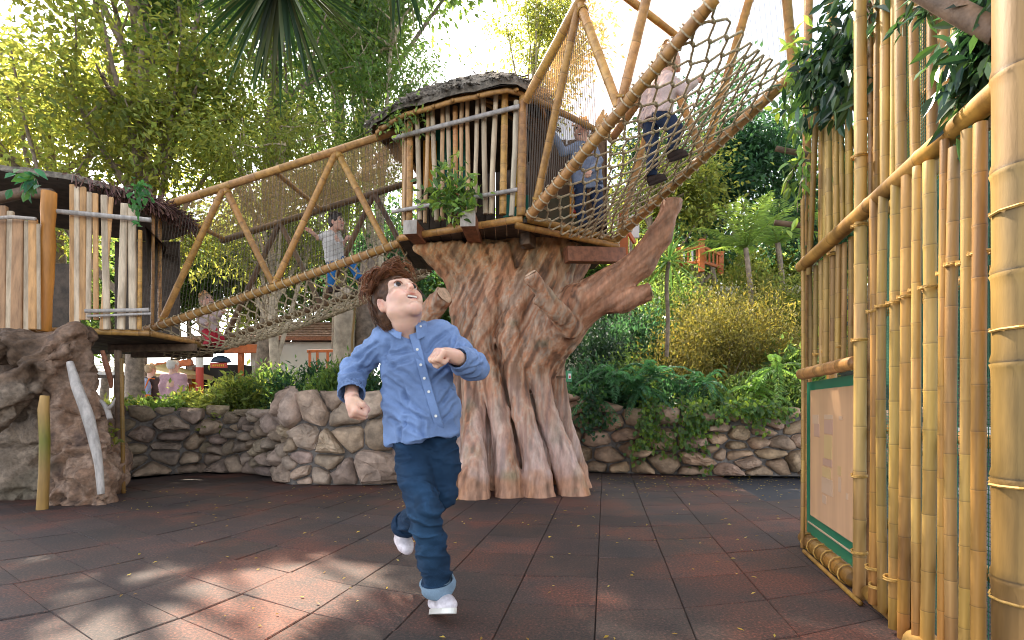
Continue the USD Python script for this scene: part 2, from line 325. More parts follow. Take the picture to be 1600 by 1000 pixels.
ground = thing('ground', 'dark ground under and beyond the rubber tile paving', None, kind='structure')
put('base_sheet', (A((-150, -30, -0.030), (150, -30, -0.030), (150, 250, -0.030), (-150, 250, -0.030)), A((0, 1, 2), (0, 2, 3)).astype(int)), M['asphalt'], ground)
S_C, S_D = 0.352, 0.362
def pave(c, D):
    ph = math.atan2(c, D); r = math.hypot(c, D); a = 145 / 800 + ph
    return A(a * r, r)
tiles = []
for i in range(-13, 9):
    for j in range(-7, 13):
        c0 = -0.035 + i * S_C; D0 = 2.415 + j * S_D + (0.5 * S_D if i % 5 == 2 else 0.0) * 0 + (hash_ := (((i * 7919) % 13) / 13 - 0.5) * 0.05)
        q = [pave(c, D) for c, D in ((c0, D0), (c0 + S_C, D0), (c0 + S_C, D0 + S_D), (c0, D0 + S_D))]
        m = np.mean(q, 0)
        if D0 > 0.12 and 1.25 < m[1] < 6.35 and -5.6 < m[0] < 2.4 and abs(m[0]) < m[1] * 1.02 + 0.35: tiles.append((m[1], np.array(q)))
tiles.sort(key=lambda t: t[0]); rest = MB()
for n, (r, q) in enumerate(tiles):
    cen = q.mean(0); z = rng.uniform(-0.0015, 0.0015); tl = rng.normal(size=2) * 0.006
    def ring(sh, dz):
        e = unit(q - cen); p = q - e * sh * 1.4; return np.column_stack([p, np.full(4, dz) + z + (p - cen) @ tl])
    v = np.vstack([ring(0.0017, -0.028), ring(0.0017, -0.004), ring(0.0048, 0.0)]); e = np.arange(4); e2 = (e + 1) % 4
    f = np.vstack([np.stack([e + o, e2 + o, e2 + o + 4, e + o + 4], 1) for o in (0, 4)] + [[[8, 9, 10, 11]]])
    tone = rng.uniform(0.82, 1.18); c = A(tone * rng.uniform(0.95, 1.10), tone, tone * rng.uniform(0.95, 1.05))
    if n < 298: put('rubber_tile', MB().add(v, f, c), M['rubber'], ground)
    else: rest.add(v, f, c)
if rest.n: put('far_tiles', rest, M['rubber'], ground, kind='stuff')

def stone_wall(name, label, plan, top, size, depth, seed, tone=(1, 1, 1), cat='stone wall', thick=0.4, squash=1.0, group=None):
    """plan: ground polyline, its right hand side away from the viewer's side... the stones stand proud on the left-normal side."""
    r = np.random.default_rng(seed); plan = np.asarray(plan, float); L = np.concatenate([[0], np.cumsum(np.linalg.norm(np.diff(plan, axis=0), axis=1))])
    W = thing(name, label, cat, (*plan.mean(0), 0), group)
    def at(u):
        u = np.clip(u, 0, L[-1]); x = np.stack([np.interp(u, L, plan[:, 0]), np.interp(u, L, plan[:, 1])], -1)
        e = 0.12; t = unit(np.stack([np.interp(np.minimum(u + e, L[-1]), L, plan[:, k]) - np.interp(np.maximum(u - e, 0), L, plan[:, k]) for k in (0, 1)], -1)); return x, np.stack([t[..., 1], -t[..., 0]], -1)
    hz = lambda u: np.interp(u, np.linspace(0, L[-1], len(top)), top)
    # mortar body: front, top, back
    nu, nv = max(8, int(L[-1] / 0.08)), 12; us = np.linspace(0, L[-1], nu); x, nn = at(us); MBm = MB(); rows = []
    for k in range(nv + 1):
        z = hz(us) * 0.97 * k / nv; bat = 0.06 * (1 - k / nv)
        o = bat + (fbm(np.column_stack([x, z]), 7, 3, seed) - 0.5) * 0.03; rows.append(np.column_stack([x + nn * o[:, None], z]))
    for back in (0.5, 1.0): rows.append(np.column_stack([x - nn * thick * back, hz(us) * (0.97 if back < 1 else 0.9)]))
    rows.append(np.column_stack([x - nn * thick, np.full(nu, -0.05)])); v = np.vstack(rows); i, j = np.meshgrid(np.arange(len(rows) - 1), np.arange(nu - 1), indexing='ij')
    q = np.stack([i * nu + j, i * nu + j + 1, (i + 1) * nu + j + 1, (i + 1) * nu + j], -1).reshape(-1, 4)
    MBm.add(v, q)
    for e in (0, nu - 1):
        idx = np.arange(len(rows)) * nu + e; cpt = v[idx].mean(0); k = MBm.n; MBm.add(np.vstack([v[idx], cpt]), [[a, (a + 1) % len(rows), len(rows)] for a in range(len(rows))])
    put('mortar', MBm, M['mortar'], W)
    # stones from a relaxed Voronoi pattern
    dom = Polygon([(0, 0.0)] + [(u, hz(u)) for u in np.linspace(0, L[-1], 24)] + [(L[-1], 0.0)]); n = int(dom.area / (size * size * squash))
    pts = np.column_stack([r.uniform(0, L[-1], n), r.uniform(0, max(top), n)]); sc = A(1, 1 / squash)
    for it in range(3):
        vor = voronoi_diagram(MultiPoint(pts * sc), envelope=Polygon([(-1, -1), (L[-1] + 1, -1), (L[-1] + 1, 9), (-1, 9)])); cells = []
        for c in vor.geoms:
            c = shapely.affinity.scale(c, 1, squash, origin=(0, 0)).intersection(dom)
            if c.area > 0.002: cells.append(c)
        pts = np.array([lerp(np.array(c.centroid.coords[0]), np.array(c.centroid.coords[0]) + r.normal(size=2) * size * 0.12, 1.0) for c in cells])
    for c in cells:
        g = c.buffer(-0.006 - size * 0.012).buffer(-size * 0.07).buffer(size * 0.07, quad_segs=2)
        g = max(g.geoms, key=lambda a: a.area) if hasattr(g, 'geoms') else g
        if g.is_empty or g.area < 0.0025: continue
        m = max(9, min(16, int(g.length / 0.055))); ring = np.array([g.exterior.interpolate(t, normalized=True).coords[0] for t in np.arange(m) / m]); cen = np.array(g.centroid.coords[0])
        D = depth * r.uniform(0.55, 1.25) * min(1, math.sqrt(g.area) / (size * 0.8)); sk = r.normal(size=2) * 0.35; rad = math.sqrt(g.area)
        R = []; 
        for s, h in ((1.0, -0.20), (0.99, 0.20), (0.93, 0.55), (0.74, 0.86), (0.40, 1.0)):
            p = cen + (ring - cen) * s; p = p + r.normal(size=p.shape) * 0.02 * rad * (s < 1)
            R.append(np.column_stack([p, h * D + (p - cen) @ sk * D / rad * (h > 0.5) * 1.3 + r.normal(size=m) * 0.07 * D * (h > 0.1)]))
        R.append(np.array([[*cen, D * r.uniform(0.9, 1.05)]])); uvw = np.vstack(R); top_here = float(hz(cen[0])); uvw[:, 1] += (np.clip((uvw[:, 1] - 0.6 * top_here) / (0.4 * top_here), 0, 1) * r.uniform(-0.02, 0.09)) if cen[1] > 0.62 * top_here else 0
        uvw[:, 1] = np.maximum(uvw[:, 1], 0.004); x, nn = at(uvw[:, 0]); bat = 0.06 * (1 - uvw[:, 1] / max(top))
        v = np.column_stack([x + nn * (uvw[:, 2] + bat)[:, None], uvw[:, 1]]); e = np.arange(m); e2 = (e + 1) % m
        f = np.vstack([np.vstack([np.stack([e + k * m, e2 + k * m, e2 + (k + 1) * m], 1), np.stack([e + k * m, e2 + (k + 1) * m, e + (k + 1) * m], 1)]) for k in range(4)] + [np.stack([4 * m + e, 4 * m + e2, np.full(m, 5 * m)], 1)])
        t = A(*tone) * r.uniform(0.75, 1.25) * A(1, r.uniform(0.95, 1.03), r.uniform(0.88, 1.08))
        put('stone', MB().add(v, f, t), M['stone'], W, smooth=(r.random() < 0.75))
    return W, at, hz, L[-1]
WL = stone_wall('stone_wall', 'low curved grey fieldstone wall under the bushes left of the boy', [(-5.9, 5.7), (-4.57, 6.04), (-3.92, 6.55), (-3.3, 6.45), (-2.45, 5.85)], [0.66, 0.70, 0.80, 0.80, 0.78, 0.82, 0.80], 0.25, 0.16, 3, (1.02, 0.99, 0.95), squash=0.6)
WP = stone_wall('stone_pier', 'square pale stone pier standing forward of the low wall behind the boy', [(-2.55, 6.15), (-2.46, 5.62), (-2.32, 5.47), (-1.42, 5.44), (-1.30, 5.56), (-1.27, 6.15)], [0.88, 0.95, 0.99, 1.0, 1.05, 1.0], 0.27, 0.13, 8, (1.18, 1.12, 1.08), cat='stone pier', thick=0.3, squash=0.95)
WR = stone_wall('stone_wall', 'long low tan stone wall under the ferns and ivy right of the sculpted trunk', [(-1.25, 6.3), (0.0, 6.6), (0.79, 6.62), (2.33, 6.2), (3.49, 6.15), (5.2, 6.1)], [0.95, 0.95, 1.05, 0.80, 0.74, 0.76, 0.78, 0.75], 0.29, 0.17, 21, (1.0, 0.86, 0.74), squash=0.55)
# planted banks behind the walls
def bank(name, label, xs, ys, hf):
    X, Y = np.meshgrid(xs, ys, indexing='ij'); Z = hf(X, Y) + (fbm(np.stack([X, Y, 0 * X], -1), 1.5, 3, 5) - 0.5) * 0.12; n, m = X.shape
    i, j = np.meshgrid(np.arange(n - 1), np.arange(m - 1), indexing='ij'); q = np.stack([i * m + j, (i + 1) * m + j, (i + 1) * m + j + 1, i * m + j + 1], -1).reshape(-1, 4)
    return put(name, MB().add(np.stack([X, Y, Z], -1).reshape(-1, 3), q), M['soil'], '/World', smooth=True, label=label, kind='structure')
bank('planted_bank', 'earth bank behind the right hand stone wall', np.linspace(-0.3, 12, 40), np.linspace(6.55, 22, 50), lambda X, Y: 0.55 + np.clip(Y - 6.6, 0, 3) * 0.25 + np.clip(Y - 8.5, 0, 5) * 0.55 - np.clip(0.9 - X, 0, 9) * 0.6)
bank('planted_bed', 'earth bed behind the left hand stone wall', np.linspace(-6.5, -0.8, 30), np.linspace(6.9, 8.4, 14), lambda X, Y: 0.62 - np.clip(Y - 7.6, 0, 2) * 0.9 - np.clip(-5.6 - X, 0, 3) * 0.7 - 0.9 * np.clip(6.75 - Y, 0, 1) * (X < -2.6))
# ================================================================ sculpted concrete trunk
def paint(v, f, n, along, seed, pal, streak=(9, 9, 1.4)):
    """Painted streaks: colours picked by noise drawn out along the growth direction."""
    q = np.column_stack([along[:, 0] * streak[0], along[:, 1] * streak[1], v[:, 2] * streak[2]]); t = fbm(q, 1.0, 4, seed); t2 = fbm(q * A(2.3, 2.3, 1.2) + 7, 1.0, 3, seed + 9); t3 = fbm(v * A(1, 1, 0.5), 3.0, 3, seed + 4)
    c = np.zeros((len(v), 3)); w = np.zeros(len(v))
    for lo, hi, col in pal:
        k = np.exp(-((t - lo) / hi) ** 2) + 1e-4; c += k[:, None] * np.array(col); w += k
    c /= w[:, None]; c *= (0.72 + 0.62 * t2)[:, None] * (0.80 + 0.42 * t3)[:, None]; return c
M['bark'] = mat('bark', (1, 1, 1), 0.6, tint=True, noise=(26, (0.80, 0.78, 0.76), (1.16, 1.15, 1.14), 8), bump=(55, 0.008), spec=0.35, stretch=(1, 1, 0.3))
M['cut_wood'] = mat('cut_wood', (0.66, 0.44, 0.29), 0.7, noise=(30, 0.75, 1.15), bump=(80, 0.004))
PAL = [(0.30, 0.05, (0.15, 0.085, 0.055)), (0.40, 0.04, (0.34, 0.17, 0.10)), (0.47, 0.035, (0.42, 0.27, 0.185)), (0.53, 0.035, (0.42, 0.34, 0.28)), (0.585, 0.025, (0.40, 0.19, 0.10)), (0.64, 0.03, (0.36, 0.27, 0.21)), (0.71, 0.05, (0.20, 0.12, 0.08))]
rng = np.random.default_rng(5); TC = A(0.06, 5.22)
F = Field((-1.15, 4.2, -0.06), (1.85, 6.1, 2.62), 0.0165)
def cutbox(c, n, s):
    c = c + unit(n) * s * 0.0; F.half(c, n, c - s, c + s)
strands = []  # (base px, depth), mid, top, radii
S = [ # roots in front, left to right: (x0,d0) foot ; waist ; shoulder ; top
 ((741, 4.62), (741, 4.82), (736, 4.98), (756, 5.00), (0.135, 0.098, 0.118, 0.09)),
 ((796, 4.70), (780, 4.78), (752, 4.88), (796, 4.96), (0.122, 0.090, 0.112, 0.085)),
 ((843, 4.72), (818, 4.78), (795, 4.84), (838, 4.94), (0.122, 0.092, 0.112, 0.085)),
 ((896, 4.80), (854, 4.86), (830, 4.86), (866, 4.98), (0.128, 0.095, 0.118, 0.095)),
 ((712, 5.02), (722, 5.02), (726, 5.10), (712, 5.05), (0.11, 0.10, 0.12, 0.10)),
 ((905, 5.25), (873, 5.10), (858, 5.02), (888, 5.10), (0.11, 0.11, 0.13, 0.09)),
 ((820, 5.55), (810, 5.40), (800, 5.35), (830, 5.45), (0.2, 0.22, 0.22, 0.22)),
 ((750, 5.50), (755, 5.40), (762, 5.38), (735, 5.45), (0.2, 0.18, 0.17, 0.18)),
 ((880, 5.60), (860, 5.45), (845, 5.40), (890, 5.50), (0.18, 0.18, 0.18, 0.18))]
for (b, w, s, t, r) in S:
    zb = lambda z, q: A((q[0] - 800) / 800 * q[1], q[1], z)
    key = [zb(-0.02, b), zb(0.16, (b[0] * 0.88 + w[0] * 0.12, b[1] + 0.02)), zb(0.75, w), zb(1.45, s), zb(2.05, (s[0] * 0.45 + t[0] * 0.55, (s[1] + t[1]) / 2)), zb(2.50, (t[0] + (t[0] - s[0]) * 0.25, t[1]))]
    rad = [r[0] * 1.12, r[0], r[1], r[2], (r[2] + r[3]) / 2, r[3] * 1.15]
    F.chain(key, rad, 0.042)
# top flare: finer ribs under the deck
for k in range(22):
    x = 654 + (893 - 654) * k / 21; d = 4.86 + 0.25 * abs(k / 21 - 0.55) + rng.uniform(-0.03, 0.05); x1 = 728 + (866 - 728) * k / 21
    F.chain([P(x, 386, d - 0.02), P(lerp(x1, x, 0.35), 436, d), P(x1 - 12, 500, d + 0.03)], [0.055, 0.045, 0.05], 0.022)
F.cone(A(0.04, 5.22, 0.2), A(-0.02, 5.25, 2.5), 0.36, 0.34, 0.05)
# big limb to the right
F.chain([P(838, 560, 4.98), P(872, 512, 4.86), P(905, 478, 4.75), P(955, 446, 4.66), P(1000, 412, 4.58), P(1030, 368, 4.52), P(1050, 320, 4.48), P(1060, 272, 4.45)], [0.25, 0.24, 0.205, 0.158, 0.124, 0.102, 0.076, 0.046], 0.05)
F.chain([P(930, 474, 4.70), P(975, 470, 4.58), P(1014, 456, 4.50)], [0.13, 0.095, 0.080], 0.04)
cutbox(P(1016, 455, 4.49), A(0.85, -0.25, 0.25), 0.13)
# stub pointing up left, and its small knuckle
F.chain([P(892, 512, 4.62), P(866, 482, 4.44), P(828, 430, 4.30)], [0.105, 0.078, 0.066], 0.018)
cutbox(P(830, 428, 4.30), A(-0.5, -0.3, 0.8), 0.10)
F.cone(P(864, 490, 4.42), P(838, 470, 4.34), 0.05, 0.035, 0.03)
# sawn stub low on the left
F.chain([P(655, 520, 4.92), P(668, 494, 4.78), P(694, 461, 4.64)], [0.13, 0.105, 0.095], 0.04)
cutbox(P(694, 461, 4.64), A(0.72, -0.55, 0.42), 0.15)
v, f = F.mesh(); n = vnormals(v, f)
tw = (v[:, 2] - 1.2) * np.where(v[:, 2] > 1.2, 0.52, 0.02)
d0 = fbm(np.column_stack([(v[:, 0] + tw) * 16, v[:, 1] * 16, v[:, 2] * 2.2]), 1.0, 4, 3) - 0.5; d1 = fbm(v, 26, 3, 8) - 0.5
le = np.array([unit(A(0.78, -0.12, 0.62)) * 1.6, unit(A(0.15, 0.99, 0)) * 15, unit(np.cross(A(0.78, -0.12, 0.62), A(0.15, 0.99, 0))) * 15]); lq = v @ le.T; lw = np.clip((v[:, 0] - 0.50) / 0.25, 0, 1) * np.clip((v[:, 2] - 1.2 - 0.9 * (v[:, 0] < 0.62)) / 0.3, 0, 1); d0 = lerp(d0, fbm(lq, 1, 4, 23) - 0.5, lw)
d2 = fbm(np.column_stack([(v[:, 0] + tw) * 34, v[:, 1] * 34, v[:, 2] * 3.4]), 1.0, 3, 13) - 0.5
v = v + n * (d0 * 0.050 + d1 * 0.007 + d2 * 0.010)[:, None]
n = vnormals(v, f); col = paint(v, f, n, np.column_stack([v[:, 0] - tw, v[:, 1]]), 4, PAL, (15, 15, 0.9))
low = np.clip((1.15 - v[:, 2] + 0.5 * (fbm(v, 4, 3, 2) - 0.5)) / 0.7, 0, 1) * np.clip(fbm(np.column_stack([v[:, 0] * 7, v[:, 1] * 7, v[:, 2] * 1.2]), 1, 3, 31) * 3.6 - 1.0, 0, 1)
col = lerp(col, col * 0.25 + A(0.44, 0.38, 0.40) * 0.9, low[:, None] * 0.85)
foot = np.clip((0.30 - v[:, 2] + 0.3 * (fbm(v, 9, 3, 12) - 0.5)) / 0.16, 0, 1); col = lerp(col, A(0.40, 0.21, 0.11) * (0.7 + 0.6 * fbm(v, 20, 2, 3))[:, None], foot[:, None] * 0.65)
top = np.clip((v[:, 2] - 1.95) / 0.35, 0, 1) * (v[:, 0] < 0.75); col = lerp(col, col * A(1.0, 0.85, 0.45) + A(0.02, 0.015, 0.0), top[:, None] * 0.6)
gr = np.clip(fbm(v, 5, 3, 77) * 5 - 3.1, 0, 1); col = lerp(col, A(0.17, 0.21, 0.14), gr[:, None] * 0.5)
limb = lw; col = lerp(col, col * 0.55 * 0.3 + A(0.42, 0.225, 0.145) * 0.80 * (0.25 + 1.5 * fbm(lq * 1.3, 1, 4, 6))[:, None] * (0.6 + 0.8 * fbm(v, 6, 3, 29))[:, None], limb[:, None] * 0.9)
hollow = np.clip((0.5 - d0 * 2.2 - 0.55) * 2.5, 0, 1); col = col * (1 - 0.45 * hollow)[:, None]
TT = thing('sculpted_trunk', 'huge painted concrete tree trunk with fluted roots carrying the treehouse', 'tree sculpture', (0.06, 5.2, 0))
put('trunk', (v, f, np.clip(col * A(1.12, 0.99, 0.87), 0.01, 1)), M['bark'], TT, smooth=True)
def disc(c, nrm, r, th=0.006, m=18, seed=0):
    nrm = unit(nrm); u = unit(np.cross(nrm, A(0.1, 0.2, 1))); w = np.cross(nrm, u); a = np.arange(m) * 2 * np.pi / m; rr = r * (1 + 0.10 * np.sin(a * 3 + seed) + 0.05 * np.sin(a * 7 + seed))
    ring = (np.cos(a) * rr)[:, None] * u + (np.sin(a) * rr)[:, None] * w; v = np.vstack([c + ring * 1.0, c + ring * 0.94 + nrm * th, [c + nrm * th * 0.6]]); e = np.arange(m); e2 = (e + 1) % m
    return v, np.vstack([np.stack([e, e2, e2 + m], 1), np.stack([e, e2 + m, e + m], 1), np.stack([e + m, e2 + m, np.full(m, 2 * m)], 1)])
put('cut_face', disc(P(693.5, 461.5, 4.64) + unit(A(0.72, -0.55, 0.42)) * 0.010, A(0.72, -0.55, 0.42), 0.078, seed=1), M['cut_wood'], TT, label='pale sawn end of the stub beside the boy\'s head')
put('cut_face', disc(P(1016, 455, 4.49) + unit(A(0.85, -0.25, 0.25)) * 0.008, A(0.85, -0.25, 0.25), 0.068, seed=2), M['cut_wood'], TT)
put('cut_face', disc(P(829.5, 428.5, 4.30) + unit(A(-0.5, -0.3, 0.8)) * 0.008, A(-0.5, -0.3, 0.8), 0.05, seed=4), M['cut_wood'], TT)
M['sign_green'] = mat('sign_green', (0.02, 0.20, 0.07), 0.4); M['sign_white'] = mat('sign_white', (0.75, 0.72, 0.66), 0.5); M['sign_red'] = mat('sign_red', (0.45, 0.04, 0.03), 0.5)
sg = thing('small_sign', 'small green plate with a white and red mark on the trunk\'s right side', 'sign', P(888, 598, 4.80))
sa = np.array([unit(A(0.75, 0.66, 0)), unit(A(0.66, -0.75, 0)), A(0, 0, 1)]); sc = P(889, 588, 4.80)
put('plate', box(sc, (0.075, 0.012, 0.105), sa), M['sign_green'], sg); put('mark', box(sc + sa[1] * 0.008, (0.036, 0.006, 0.05), sa, 0.002), M['sign_white'], sg)
put('mark', box(sc + sa[1] * 0.0125 + A(0, 0, -0.005), (0.018, 0.005, 0.022), sa, 0.002), M['sign_red'], sg)
put('arm', beam(sc - sa[1] * 0.007, sc - sa[1] * 0.16, 0.02, 0.02), M['wood_dark'], sg)
# ================================================================ treehouse
rng = np.random.default_rng(17)
def _thatch(n, l): pass
M['thatch'] = mat('thatch', (0.20, 0.165, 0.125), 0.9, tint=True, noise=(22, 0.5, 1.4), bump=(80, 0.012))
M['shag'] = mat('shag', (0.13, 0.075, 0.060), 0.9, tint=True)
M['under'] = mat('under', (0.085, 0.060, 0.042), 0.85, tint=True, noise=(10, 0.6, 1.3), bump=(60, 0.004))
M['teal'] = mat('teal', (0.01, 0.17, 0.12), 0.5); M['orange'] = mat('orange', (0.62, 0.26, 0.02), 0.5); M['yellow'] = mat('yellow', (0.70, 0.40, 0.02), 0.5); M['red'] = mat('red', (0.55, 0.06, 0.04), 0.5)
def net_cloth(name, col, alpha, scale, tr=0.3):
    """A fine woven shade net: threads of a real open weave, too fine to model one by one."""
    return usdkit.material(stage, '/World/Looks/' + name, {'d': ('diffuse_bsdf', {'color': col}), 'tl': ('translucent_bsdf', {'color': col}), 'm0': ('mix_closure', {'fac': tr}), 't': ('transparent_bsdf', {}),
        'g': ('geometry', {}), 'nz': ('noise_texture', {'scale': scale, 'detail': 3.0}), 'r': ('map_range', {'to_min': alpha - 0.12, 'to_max': alpha + 0.12}), 'mx': ('mix_closure', {})},
        [('d.BSDF', 'm0.closure1'), ('tl.BSDF', 'm0.closure2'), ('g.position', 'nz.vector'), ('nz.fac', 'r.value'), ('r.result', 'mx.fac'), ('t.BSDF', 'mx.closure1'), ('m0.closure', 'mx.closure2')], surface='mx.closure')
M['shade_net'] = net_cloth('shade_net', (0.34, 0.20, 0.10), 0.50, 5.0, 0.45)
M['orange_net'] = net_cloth('orange_net', (0.60, 0.33, 0.13), 0.55, 4.0, 0.5)

TH = thing('treehouse', 'raised bamboo treehouse hut with a thatched roof on top of the sculpted trunk', 'treehouse', (-0.1, 5.2, 2.3))
# deck: floor boards seen from below, rim poles
deck = [A(-1.10, 4.98), A(0.115, 4.46), A(1.03, 5.04), A(0.95, 5.95), A(-0.2, 6.3), A(-1.15, 5.9)]
DZ = 2.455
dp = Polygon(deck)
for k in range(22):
    x0 = -1.2 + k * 0.105; strip = dp.intersection(shapely.geometry.box(x0, 4, x0 + 0.099, 7))
    if strip.is_empty or strip.area < 0.01: continue
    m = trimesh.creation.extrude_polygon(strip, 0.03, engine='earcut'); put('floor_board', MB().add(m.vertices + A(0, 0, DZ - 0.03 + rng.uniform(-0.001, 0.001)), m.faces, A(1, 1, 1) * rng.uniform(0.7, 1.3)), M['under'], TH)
for k in range(6):
    a, b = deck[k], deck[(k + 1) % 6]; e = unit(b - a) * 0.02
    put('rim_pole', bamboo(A(*(a + e), DZ + 0.005), A(*(b - e), DZ + 0.005), 0.034, rng), M['bamboo_pole'], TH, smooth=True)
# joists and the two box beams that stick out in front
for x0 in (-0.75, -0.30, 0.10, 0.55):
    put('joist', beam(A(x0, 5.02 if x0 < 0.1 else 4.86 if x0 < 0.3 else 4.95, DZ - 0.085), A(x0 + 0.1, 6.1, DZ - 0.085), 0.07, 0.10), M['wood_dark'], TH)
def box_beam(pa, da, b, w, h, label=None):
    a = P(*pa, da); q = put('box_beam', beam(a, b, w, h), M['wood_red'], TH, label=label)
    ax = axes_of(b - a); put('end_cap', box(a - ax[0] * 0.004, (0.006, w * 1.06, h * 1.06), ax, 0.002), M['wood_grey'], q if False else TH)
box_beam((641, 355), 4.72, A(-0.72, 5.9, DZ - 0.06), 0.125, 0.125); box_beam((731, 342), 4.40, A(-0.28, 5.9, DZ - 0.06), 0.125, 0.125)
put('box_beam', beam(P(884, 398, 4.78), P(974, 400, 5.0), 0.10, 0.14), M['wood_red'], TH); put('box_beam', beam(P(820, 372, 4.7), A(0.7, 6.0, DZ - 0.09), 0.09, 0.11), M['wood_dark'], TH)
put('rim_pole', bamboo(P(806, 352, 4.46), P(966, 385, 4.98), 0.030, rng), M['bamboo_pole'], TH, smooth=True)
# front wall: slats as photographed (top x, top y, bottom x, bottom y, width px, kind)
ZX, ZY, ZS = 560, 90, 400 / 1143
def wd(px): t = (px - 637) / (815 - 637); return lerp(4.92, 4.50, t)
SL = [(210, 285, 205, 745, 14, 's'), (231, 265, 228, 735, 30, 'b'), (262, 250, 275, 725, 22, 'g'), (312, 230, 297, 738, 18, 's'), (330, 225, 350, 728, 22, 'g'), (377, 210, 375, 725, 20, 's'), (398, 205, 412, 715, 20, 'g'),
      (432, 220, 433, 700, 24, 'r'), (462, 190, 455, 690, 18, 's'), (485, 188, 490, 705, 20, 's'), (533, 180, 518, 690, 20, 'g'), (557, 165, 568, 698, 24, 'g'), (615, 150, 592, 698, 24, 'g'), (655, 140, 644, 700, 32, 'b'), (705, 195, 685, 708, 24, 'w')]
for (xa, ya, xb, yb, w, kd) in SL:
    pa, pb = (ZX + xa * ZS, ZY + ya * ZS), (ZX + xb * ZS, ZY + yb * ZS); a, b = P(*pa, wd(pa[0])), P(*pb, wd(pb[0])); wm = w * ZS * wd(pa[0]) / 800
    if kd in 'br': put('bamboo_post', bamboo(b, a, wm / 2, rng, step=0.07 if kd == 'r' else 0.16), M['bamboo_pole'], TH, smooth=True)
    else:
        t = {'s': A(1.05, 0.95, 0.85), 'g': A(1.0, 1.12, 1.3), 'w': A(1.15, 1.4, 1.75)}[kd] * rng.uniform(0.88, 1.12)
        v, fa = tube(np.array([lerp(b, a, q) + A(rng.normal() * 0.002, 0, 0) for q in np.linspace(0, 1, 6)]), wm / 2 * rng.uniform(0.94, 1.06, 6), 9); put('wall_pole', MB().add(v, fa, t), M['slat'], TH, smooth=True)
put('corner_post', bamboo(P(814, 338, 4.47), P(818, 152, 4.47), 0.040, rng, step=0.12), M['bamboo_pole'], TH, smooth=True)
put('corner_post', bamboo(P(632, 352, 4.99), P(632, 190, 4.99), 0.026, rng), M['bamboo_pole'], TH, smooth=True)
def rail(pa, pb, r, m, name='rail', dz=-0.055):
    v, fa = tube(np.array([lerp(P(*pa, wd(pa[0]) + dz), P(*pb, wd(pb[0]) + dz), q) for q in np.linspace(0, 1, 7)]), r * rng.uniform(0.93, 1.07, 7), 9); return put(name, MB().add(v, fa, A(1, 1.05, 1.12)), m, TH, smooth=True)
rail((614, 216), (812, 166), 0.021, M['wood_grey']); rail((613, 331), (809, 296), 0.019, M['wood_grey'])
# back walls, interior boards and play panels
wallb = [A(-1.05, 5.35), A(-1.08, 5.85), A(-0.2, 6.22), A(0.88, 5.9), A(0.96, 5.35)]
for k in range(1, 4):
    a, b = wallb[k], wallb[k + 1]; m = int(np.linalg.norm(b - a) / 0.12)
    for j in range(m):
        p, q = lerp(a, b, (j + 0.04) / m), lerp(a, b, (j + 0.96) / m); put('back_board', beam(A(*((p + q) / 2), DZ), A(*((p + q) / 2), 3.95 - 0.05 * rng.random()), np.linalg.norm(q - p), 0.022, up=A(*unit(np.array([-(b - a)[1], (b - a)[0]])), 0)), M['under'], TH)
for k in range(1, 4):
    a, b = wallb[k], wallb[k + 1]; o = unit(np.array([(b - a)[1], -(b - a)[0]])) * -0.03; put('back_panel', beam(A(*((a + b) / 2 + o), DZ), A(*((a + b) / 2 + o), 3.9), np.linalg.norm(b - a), 0.012, up=A(*unit(np.array([-(b - a)[1], (b - a)[0]])), 0)), M['wood_dark'], TH)
put('play_panel', box(P(703, 250, 5.35), (0.34, 0.03, 0.62)), M['teal'], TH, label='teal play panel behind the poles'); put('play_panel', box(P(672, 258, 5.3), (0.14, 0.03, 0.5)), M['orange'], TH, label='orange play panel behind the poles')
put('play_panel', box(P(810, 285, 5.3), (0.10, 0.03, 0.5)), M['yellow'], TH, label='yellow play panel near the corner post')
pc = P(899, 300, 4.99); put('play_panel', box(pc, (0.11, 0.03, 0.50)), M['orange'], TH, label='orange and red play panel beside the climbing child')
put('panel_patch', box(pc + A(0.012, -0.018, 0.02), (0.06, 0.012, 0.12), bevel=0.003), M['red'], TH); put('panel_patch', box(pc + A(-0.015, -0.018, -0.17), (0.05, 0.012, 0.08), bevel=0.003), M['red'], TH); put('panel_patch', box(pc + A(-0.01, -0.018, 0.19), (0.06, 0.012, 0.07), bevel=0.003), M['red'], TH)
put('floor_mat', (A((0.13, 4.55, DZ + 0.012), (0.98, 5.10, DZ + 0.012), (0.80, 5.6, DZ + 0.012), (0.0, 5.2, DZ + 0.012)), A((0, 1, 2), (0, 2, 3)).astype(int)), M['teal'], TH)
put('floor_mat', box(P(852, 330, 5.5), (0.9, 0.03, 0.34)), M['teal'], TH)
